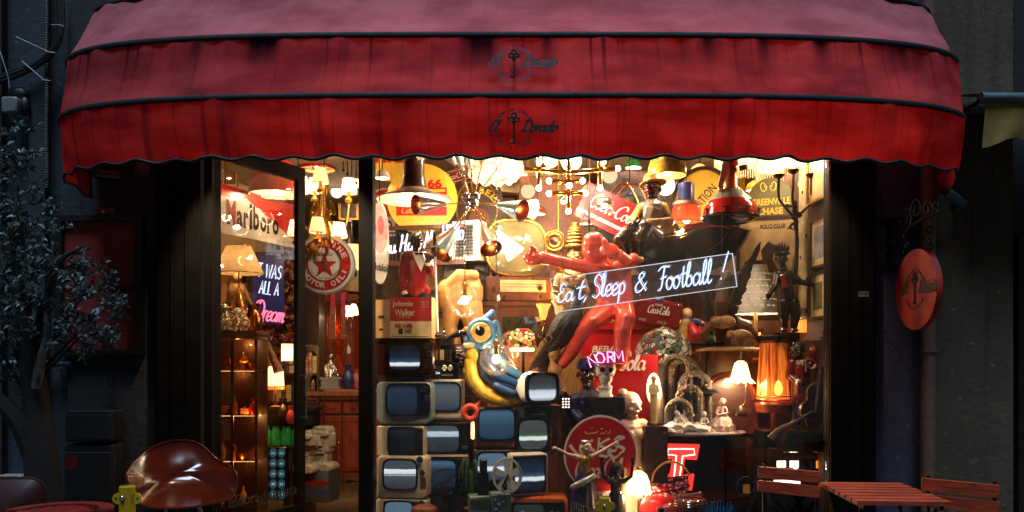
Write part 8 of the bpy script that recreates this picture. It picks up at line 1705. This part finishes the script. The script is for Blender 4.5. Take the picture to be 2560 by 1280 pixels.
m = MB('moss'); m.lathe([(7, 8), (5, 30), (.6, 62)], (46, -4, 0), 12); m.lathe([(12, 8), (10, 60), (8, 100), (3, 120)], (-98, 0, 0), 12); T.part('topiary', m)
T = Thing('lady_figurine', 'slim standing ivory lady figurine before an oval lit lamp', 'figurine', 1634, 1064, .36)
m = MB('tan'); m.mat('carton_cream'); m.ball((0, 0, 118), 7.5); m.limb([(0, 0, 110), (0, 0, 92), (1, 0, 60), (1, 0, 6)], [5, 10, 10, 8]); m.limb([(-9, 0, 100), (-12, -6, 84), (-2, -10, 78)], [3.4, 3, 2.4]); m.limb([(9, 0, 100), (12, -6, 86), (4, -10, 80)], [3.4, 3, 2.4]); m.lathe([(16, 0), (15, 6), (.5, 7)], n=18); T.part('body', m, fusev=1.2, smooth=3)
T = Thing('oval_lamp', 'oval glowing shell lamp behind the slim ivory lady figurine', 'lamp', 1634, 1064, .44)
m = MB('shade_hot'); m.ball((0, 0, 92), (18, 7, 40), 18); T.part('lamp_shade', m); m = MB('bronze'); m.lathe([(20, 0), (18, 8), (4, 14), (3, 54)], n=16); T.part('lamp_base', m); T.light((0, -10, 92), 2.0, r=.03, color=(255, 190, 120))
m = MB('wood_dark'); m.box(-26, 30, -30, 40, -270, -.1); solo('plinth', 'narrow dark plinth under the ivory lady figurine', 'plinth', 1634, 1064, .40, m)
# leaded mushroom lamp with stand, small pleated lamp, saint, pheasants on the shelf
T = Thing('leaded_lamp', 'large leaded glass mushroom lamp with green and pink petals', 'lamp', 1658, 1080, .5)
m = MB('leaded_green'); m.lathe([(70, 198), (70, 206), (62, 226), (44, 246), (22, 258), (6, 262)], n=48, wob=lambda a, t: (1, (1-t)*(1-t)*-6*abs(math.cos(a*6)))); T.part('lamp_shade', m); m = MB('bronze'); m.lathe([(6, 262), (3, 270), (.5, 276)], n=12); m.cyl((0, 0, 0), (0, 0, 220), 4, n=10); m.lathe([(30, 0), (28, 6), (6, 14)], n=20); T.part('lamp_base', m); m = MB('bulb_soft'); m.ball((0, 0, 226), 9); T.part('bulb', m); T.light((0, 0, 214), 1.0, r=.04)
T = Thing('table_lamp', 'small lamp with a pleated cream shade above the leaded mushroom lamp', 'lamp', 1682, 860, .68)
m = MB('shade_lit'); m.lathe([(23, 46), (10, 92)], n=30, wob=pleat); T.part('lamp_shade', m); m = MB('wood_brown'); m.cyl((0, 0, 4), (0, 0, 90), 3, n=8); m.lathe([(14, 0), (12, 5), (4, 10)], n=14); T.part('lamp_base', m); T.light((0, -36, 60), 1.6, r=.03, color=(255, 190, 110))
T = Thing('saint_figurine', 'painted robed figurine in blue, gold and crimson beside the pleated lamp', 'figurine', 1732, 866, .6)
m = MB('skin_pale'); m.ball(T.L(1718, 786, -4), 12); m.limb(T.LL((1718, 796), (1722, 806)), [6, 8]); m.ball(T.L(1752, 808, -20), 5); T.part('body', m, fusev=1.3); m = MB('sleeve_gold'); m.ball(T.L(1718, 782, 3), (14, 12, 13)); m.limb(T.LL((1716, 806), (1706, 830), (1704, 858)), [14, 16, 18]); T.part('robe', m, fusev=1.6)
m = MB('navy'); m.limb(T.LL((1728, 806, -2), (1744, 806, -14), (1752, 812, -20)), [11, 9, 6]); T.part('sleeve', m, fusev=1.5); m = MB('red_gloss'); m.limb(T.LL((1726, 818, -10), (1734, 836, -16), (1728, 862, -12)), [13, 17, 16]); m.limb(T.LL((1748, 818, -16), (1738, 850, -16)), [6, 10]); T.part('drape', m, fusev=1.6)
T = Thing('pheasant', 'brown stuffed pheasant pecking behind the pale chick on the shelf', 'bird', 1846, 868, .56)
m = MB('feather_brown'); m.limb(T.LL((1816, 826), (1840, 808), (1866, 818), (1886, 838)), [12, 19, 18, 9]); m.limb(T.LL((1816, 824), (1806, 818, -6), (1802, 824, -10)), [9, 8, 6]); m.limb(T.LL((1886, 838), (1908, 862)), [8, 2]); m.limb(T.LL((1850, 830), (1850, 860)), 3); T.part('body', m, fusev=1.5, smooth=3)
T = Thing('chick', 'pale tan bird with lowered head in front of the pheasant', 'bird', 1846, 866, .44)
m = MB('feather_tan'); m.ball(T.L(1852, 836), (24, 15, 13)); m.ball(T.L(1826, 834, -4), (11, 9, 9)); m.limb(T.LL((1822, 838, -6), (1816, 844, -8)), [4, 1.6]); m.limb(T.LL((1846, 846), (1844, 862)), 2.4); m.limb(T.LL((1858, 846), (1860, 862)), 2.4); m.limb(T.LL((1872, 836), (1882, 842)), [7, 3]); T.part('body', m, fusev=1.3)
m = MB('stone'); m.mat('feather_tan'); m.lathe([(92, 0), (94, 4), (70, 10), (.5, 12)], n=30, sy=.4, wob=lambda a, t: 1 + .05*math.sin(a*7)); solo('rock', 'earth covered base under the pheasant and the chick', 'rock', 1836, 878, .5, m)
T = Thing('shelf_cabinet', 'reddish wooden cabinet with an arched front below the stuffed birds', 'cabinet', 1824, 1330, .56)
m = MB('wood_brown'); m.box(-74, 76, 0, 90, 424, 450, 3); m.mat('wood_dark'); m.box(-70, 72, 4, 86, 240, 423.9); T.part('carcass', m); m = MB('wine'); m.box(-66, 68, 1, 3.9, 244, 360); T.part('panel', m); m = MB('wood_red'); m.torus((0, 0, 330), 66, 5, n=30, arc=(0, 180)); m.torus((0, -1, 330), 58, 2, n=30, arc=(0, 180)); T.part('arch', m)
m = MB('wood_dark'); m.box(-70, 72, 6, 86, 0, 239.9); T.part('plinth', m)
m = MB('iron'); m.cyl((0, 0, 0), (0, 0, 120), 5, n=10); m.cyl((-42, 0, 116), (40, 0, 118), 5, n=10); m.ball((0, -2, 122), 7); m.lathe([(30, -6), (24, 0), (6, 6)], n=18); solo('iron_stand', 'black iron stand with a crossbar behind the porcelain arches', 'stand', 1768, 976, .5, m)
T = Thing('flower_lamp', 'lit white bell flower lamp on a curved brass stem', 'lamp', 1852, 1040, .4)
m = MB('shade_lit'); m.lathe([(32, 86), (23, 96), (19, 116), (15, 132), (7, 138)], (-2, -6, 0), 48, wob=lambda a, t: (1 + (1-t)*(1-t)*.16*math.cos(a*6), (1-t)*(1-t)*-5*math.cos(a*6))); T.part('lamp_shade', m); m = MB('bronze'); m.lathe([(10, 138), (8, 146), (3, 150)], (-2, -6, 0), 14); m.tube(spr([(-2, -6, 150), (4, 0, 160), (14, 10, 150), (16, 10, 60), (10, 4, 30), (-4, 0, 22)]), 2.6, 8); m.lathe([(20, 0), (18, 12), (6, 24)], n=20); T.part('lamp_base', m); T.light((-2, -6, 84), 2.4, r=.03, color=(255, 190, 110))
T = Thing('veneer_lamp', 'tall amber wood veneer lamp glowing round its bulb at the right', 'lamp', 1932, 1090, .42)
def amber_mat():
    m, n, l = nodes('veneer_glow'); out = n.new('ShaderNodeOutputMaterial'); b = n.new('ShaderNodeBsdfPrincipled'); tc = n.new('ShaderNodeTexCoord'); sp = n.new('ShaderNodeSeparateXYZ'); l.new(tc.outputs['Generated'], sp.inputs[0])
    nz = n.new('ShaderNodeTexNoise'); nz.inputs['Scale'].default_value = 60; mp = n.new('ShaderNodeMapping'); mp.inputs['Scale'].default_value = (1, 1, .05); l.new(tc.outputs['Object'], mp.inputs[0]); l.new(mp.outputs[0], nz.inputs['Vector'])
    cr = n.new('ShaderNodeValToRGB'); e = cr.color_ramp.elements; e[0].position = .35; e[0].color = rgb((150, 50, 16)); e[1].position = .65; e[1].color = rgb((244, 128, 46)); l.new(nz.outputs['Fac'], cr.inputs[0])
    l.new(cr.outputs[0], b.inputs['Base Color']); l.new(cr.outputs[0], b.inputs['Emission Color'])
    mr = n.new('ShaderNodeMapRange'); mr.inputs['From Min'].default_value = 0; mr.inputs['From Max'].default_value = 1; mr.inputs['To Min'].default_value = 1.5; mr.inputs['To Max'].default_value = .25; l.new(sp.outputs['Z'], mr.inputs['Value']); l.new(mr.outputs['Result'], b.inputs['Emission Strength']); b.inputs['Roughness'].default_value = .3
    l.new(b.outputs[0], out.inputs['Surface']); MATS['veneer_glow'] = m
amber_mat()
m = MB('veneer_glow'); m.lathe([(40, 90), (38, 130), (32, 232)], n=14, caps=False); T.part('lamp_shade', m, ang=10)
m = MB('black_wood'); m.lathe([(34, 232), (42, 238), (42, 250), (.5, 252)], n=4); T.part('cap', m); m = MB('candle_orange'); m.lathe([(4, 104), (9, 112), (10, 122), (6, 134), (2, 140)], (0, -42, 0), 14); T.part('bulb', m)
m = MB('copper')
for z in (84, 92, 100): m.torus((0, 0, z), 43, 1.4, 'z', 36, 5)
T.part('rings', m); m = MB('wood_red'); m.lathe([(40, 60), (44, 80), (40, 84)], n=24); m.cyl((0, 0, 0), (0, 0, 62), 5, n=10); T.part('lamp_base', m); T.light((0, -70, 122), 1.6, r=.02, color=(255, 130, 50)); T.light((0, -10, 150), .8, r=.03, color=(255, 130, 50))
# bassist figurine
T = Thing('bassist_figurine', 'figurine in red brown jacket playing a double bass at the right edge', 'figurine', 2006, 1060, .34)
m = MB('skin_black'); head(m, T.L(1992, 874), 23, 'skin_black', look=-34, hair=True); m.limb(T.LL((1996, 892), (2000, 908)), [10, 13]); T.part('head', m, fusev=1.3, smooth=3)
eyes(T, T.L(1992, 874), 23, -34)
m = MB('jacket_brown'); m.limb(T.LL((2000, 918), (2002, 960), (2004, 1000)), [24, 24, 26]); m.limb(T.LL((1982, 906), (1972, 940, -6), (1984, 956, -24)), [13, 11, 9]); m.limb(T.LL((2022, 906, 4), (2050, 922, -6), (2022, 916, -30)), [13, 11, 8]); m.ball(T.L(2042, 884, 14), (17, 14, 20)); T.part('jacket', m, fusev=1.5)
m = MB('skin_black'); hand(m, T.L(1992, 956, -34), (1, -.2, -.2), 7, 'skin_black', .8); hand(m, T.L(2012, 912, -38), (-.3, -.2, 1), 7, 'skin_black', .9); m.mat('white'); m.cyl(T.L(1984, 955, -24), T.L(1988, 956, -29), 9, n=14); m.cyl(T.L(2022, 916, -30), T.L(2017, 914, -34), 8, n=14); T.part('hands', m)
m = MB('white'); m.prism([T.L(*p)[::2] for p in ((1992, 900), (2004, 900), (2006, 930))], -28, -22, edge=1); m.mat('ink'); m.box(T.L(1998, 0)[0], T.L(2002, 0)[0], -29, -28.1, T.L(0, 926)[2], T.L(0, 902)[2]); T.part('shirt_front', m)
m = MB('trouser'); m.limb(T.LL((1994, 1004), (1990, 1056)), [18, 12]); m.limb(T.LL((2016, 1004), (2020, 1056)), [18, 12]); T.part('trousers', m, fusev=1.6)
T = Thing('double_bass', 'small dark double bass held by the bassist figurine', 'double bass', 2020, 1060, .26)
m = MB('wood_dark'); m.at((6, 0, 0), ry=8); m.prism([tuple(v) for v in crom([Vector(p) for p in ((0, 6), (30, 12), (36, 40), (22, 60), (26, 82), (16, 100), (0, 106), (-16, 100), (-26, 82), (-22, 60), (-36, 40), (-30, 12), (0, 6))], 4)[:-1]], -14, 6, edge=4); m.home(); T.part('body', m)
m = MB('wood_dark'); m.at((6, 0, 0), ry=8); m.box(-4.5, 4.5, -18, -10, 90, 214, 1.5); m.box(-7, 7, -18, -8, 204, 226, 2); m.ball((0, -10, 230), 8); m.mat('steel')
for x in (-3, -1, 1, 3): m.cyl((x, -19, 30), (x*.6, -19, 216), .4, n=4)
m.mat('iron')
for z in (208, 216): m.cyl((-12, -13, z), (12, -13, z), 1.6, n=6)
m.home(); T.part('neck', m)
m = MB('black_wood'); m.box(-110, 60, -20, 60, -290, -.1); solo('sideboard', 'dark sideboard under the bassist figurine and the veneer lamp', 'sideboard', 2012, 1076, .42, m)
m = MB('black_gloss'); m.prism([(-60, 0), (54, 0), (54, 46), (-50, 50)], -30, 30, edge=4); solo('instrument_case', 'black glossy instrument case lying at the lower right of the window', 'case', 2010, 1128, .16, m)
m = MB('stone'); m.mat('vest_grey'); m.tube(spr([(-46, 0, -12), (-30, -6, 10), (0, -8, 26), (30, -4, 44), (54, 0, 58)]), [14, 13, 12, 12, 11, 10, 10, 9, 9, 8, 8, 8, 7, 7, 7, 6, 6, 6, 5, 5, 4, 4, 4, 3, 3, 3, 3, 2, 2, 2, 2, 2, 2][:33], 10, flat=.4); solo('folded_umbrella', 'pale half folded cloth parasol lying before the veneer lamp', 'umbrella', 1976, 1086, .16, m)
# low glowing set on the right
T = Thing('projection_cabinet', 'black cabinet with two lit speaker squares behind the left folding chair', 'cabinet', 1990, 1256, .3)
m = MB('black_wood'); m.box(-64, 66, 0, 60, 0, 134); T.part('case', m); m = MB('lit_white'); m.box(-48, -26, -2, -.2, 88, 104); m.box(-16, 6, -2, -.2, 88, 104); m.box(-56, 10, -2, -.2, 46, 56); m.mat('shade_orange'); m.box(50, 62, -2, -.2, 60, 104); m.mat('navy'); m.box(36, 47, -2, -.2, 84, 104); T.part('lit_panels', m); m = MB('bulb'); m.ball((-4, -8, 92), 7); T.part('bulb', m); T.light((-4, -24, 88), .7, r=.02)
m = MB('black_gloss'); m.tube(spr([(-20, 0, 0), (-4, 0, 50), (10, 0, 80), (20, 0, 40), (26, 0, 0)]), 9, 8); m.torus((-36, -4, 46), 22, 4, n=24); m.mat('sun_yellow'); m.box(-44, -28, -9, -6, 30, 52)
solo('toy_motorcycle', 'black toy motorcycle parts with a yellow plate at the lower right', 'toy', 1900, 1262, .16, m)
# film projector, fan, plant, brown lid
T = Thing('film_projector', 'grey green film projector with a big pale reel in front of the televisions', 'projector', 1230, 1330, .05)
m = MB('projector_green'); m.box(-58, -6, -10, 40, 26, 92, 4); m.box(-4, 48, -6, 40, 26, 96, 6); T.part('housing', m)
m = MB('tv_black')
for i in range(15): m.box(-55 + i*3.2, -53.4 + i*3.2, -11, -10.1, 58, 84)
for i in range(15): m.box(-55 + i*3.2, -53.4 + i*3.2, -11, -10.1, 30, 52)
T.part('vent', m)
m = MB('chrome')
for x, z, r_ in ((6, 84, 5), (16, 72, 6), (8, 60, 6), (20, 52, 4), (12, 44, 5), (26, 78, 4)): m.cyl((x, -6.2, z), (x, -14, z), r_, r_*.8, n=14)
T.part('film_gate', m)
m = MB('tv_black'); m.box(-36, -8, -2, 20, 92, 150, 3); m.box(-30, -12, -4, 16, 150, 182, 3); T.part('arm', m)
T.e.rotation_euler = (0, 0, R(8))
m = MB('reel_grey'); c = T.L(1266, 1187); q = 44
m.ring(se(c[0], c[2], 37, 44, 2, 48), se(c[0], c[2], 32, 38.5, 2, 48), -24, -20); m.ring(se(c[0], c[2], 37, 44, 2, 48), se(c[0], c[2], 32, 38.5, 2, 48), -10, -6); m.cyl((c[0], -25, c[2]), (c[0], -5, c[2]), 9, n=18)
for i in range(5):
    a = R(90 + i*72)
    for y0 in (-24, -10):
        d = (math.cos(a)*34, math.sin(a)*40); nrm = (-math.sin(a), math.cos(a)); m.add([(c[0] + nrm[0]*5 + d[0]*.15, y0, c[2] + nrm[1]*5 + d[1]*.15), (c[0] + nrm[0]*9 + d[0], y0, c[2] + nrm[1]*9 + d[1]), (c[0] - nrm[0]*9 + d[0], y0, c[2] - nrm[1]*9 + d[1]), (c[0] - nrm[0]*5 + d[0]*.15, y0, c[2] - nrm[1]*5 + d[1]*.15)], [(0, 1, 2, 3)])
T.part('reel', m); m = MB('tv_black'); m.cyl((c[0], -27, c[2]), (c[0] - 14, -27, c[2] - 28), 2.4, n=8); m.mat('copper'); m.ball((c[0], -27, c[2]), 4); T.part('crank', m)
T = Thing('desk_fan', 'old black wire cage desk fan in front of the cream television', 'fan', 1122, 1330, .08)
m = MB('iron')
for i in range(12): a = PI*i/12; m.tube([(44*math.cos(a)*u, -18*(1-u*u), 84 + 44*math.sin(a)*u) for t, u in ((0, -1), (0, -.6), (0, 0), (0, .6), (0, 1))], 1, 5)
for r_ in (14, 30, 44): m.torus((0, -18*(1 - (r_/44)**2), 84), r_, 1.2, n=36, m=5)
T.part('cage', m); m = MB('umber')
for i in range(4):
    a = PI/2*i + .4; d = Vector((math.cos(a), 0, math.sin(a))); n_ = Vector((-math.sin(a), 0, math.cos(a))); c = Vector((0, -4, 84)); m.add([c + d*6 + n_*5, c + d*22 + n_*16 + Vector((0, -4, 0)), c + d*36 + n_*12 + Vector((0, -5, 0)), c + d*38 - n_*4, c + d*20 - n_*8 + Vector((0, 3, 0)), c + d*6 - n_*4], [(0, 1, 2, 3, 4, 5)])
T.part('blades', m); m = MB('black_gloss'); m.ball((0, 14, 84), (16, 22, 16)); m.cyl((0, 12, 10), (0, 14, 74), 6, n=10); m.lathe([(34, 0), (32, 8), (10, 16)], (0, 12, 0), 22); T.part('motor', m)
m = MB('iron'); m.torus((20, -6, 120), 22, 1.4, n=26, m=5); m.tube(spr([(-30, 0, 150), (-6, -4, 158), (26, -4, 148), (38, 0, 110)]), 1.4, 6); m.tube([(-44, 0, 128), (-40, 0, 148), (-20, 0, 140)], 1.6, 6); m.tube([(10, 0, 60), (24, -6, 150)], 2, 6); solo('wire_stand', 'tangle of thin black wire hoops behind the desk fan', 'wire stand', 1122, 1330, .14, m)
T = Thing('strap_plant', 'long strap leaved green plant between the fan and the projector', 'plant', 1176, 1300, .14)
m = MB('plant_green')
for i in range(15):
    x = rnd(-22, 22); top = rnd(90, 150); pts = crom([Vector((x*.2, 0, 20)), Vector((x*.5, -4, top)), Vector((x*1.0, -10, top + 6)), Vector((x*1.5 + rnd(-4, 4), -16, top - rnd(20, 90)))], 5); vs = []
    for j, p in enumerate(pts): wd = 3.2*math.sin(PI*(j + .6)/(len(pts) + .4)); vs += [p + Vector((wd, 0, 0)), p - Vector((wd, wd*.6, 0))]
    m.mat('plant_green' if i % 3 else 'plant_dark'); m.add(vs, [(2*j, 2*j+1, 2*j+3, 2*j+2) for j in range(len(pts)-1)])
T.part('foliage', m); m = MB('leather'); m.lathe([(14, 0), (20, 30), (18, 31), (10, 24)], n=18); T.part('pot', m)
m = MB('leather'); m.lathe([(34, 0), (35, 22), (32, 30), (18, 36), (.5, 38)], n=30); m.mat('umber'); m.lathe([(35.5, 6), (36, 8), (35.5, 10)], n=30); solo('leather_box', 'round brown lidded leather box at the bottom edge below the televisions', 'box', 1062, 1298, .06, m)
T = Thing('table_lamp', 'tiny glowing cream lamp between the second and third television columns', 'lamp', 1184, 1132, .5)
m = MB('shade_lit'); m.ball((0, 0, 56), (12, 12, 22), 14); T.part('lamp_shade', m); m = MB('old_gold'); m.lathe([(16, 0), (12, 8), (8, 34)], n=16); T.part('lamp_base', m); T.light((0, -24, 54), .7, r=.03, color=(255, 180, 90))
m = MB('wood_dark'); m.box(-14, 14, -10, 20, -240, -.1); solo('plinth', 'narrow dark plinth under the tiny glowing lamp', 'plinth', 1184, 1132, .5, m)
# added, unseen spotlights under the awning, front fill for the display
for x0, x1, n, lab in ((-.75, 1.95, 7, 'added black spotlight rail hidden under the awning along the shop window'), (-1.85, -1.0, 2, 'added short black spotlight rail hidden under the awning above the shop door')):
    T = Thing('added_spot_rail', lab, 'added spotlights', 0, 0, 0, loc=((x0+x1)/2, -.42, 2.86), k=1); h = (x1-x0)/2
    m = MB('black'); m.box(-h, h, -.015, .015, 0, .03); T.part('rail', m)
    for i in range(n):
        x = -h + .12 + (2*h - .24)*i/(n-1); m = MB('black_gloss'); m.tube([(x, 0, 0), (x, .0, -.03), (x, .05, -.09)], [.012, .02, .036], 16, caps=False); m.mat('bulb'); m.ball((x, .03, -.07), .018); T.part('spotlight', m)
        li = bpy.data.lights.new('fill_spot', 'SPOT'); li.energy = SPOT * (2.6 if n == 2 else 1); li.spot_size = R(64); li.spot_blend = .8; li.shadow_soft_size = .022; li.color = (1, .72, .45)
        o = bpy.data.objects.new('fill_spot', li); col.objects.link(o); o.parent = T.e; o.location = (x, .05, -.092); o.rotation_euler = (R(25), 0, 0)
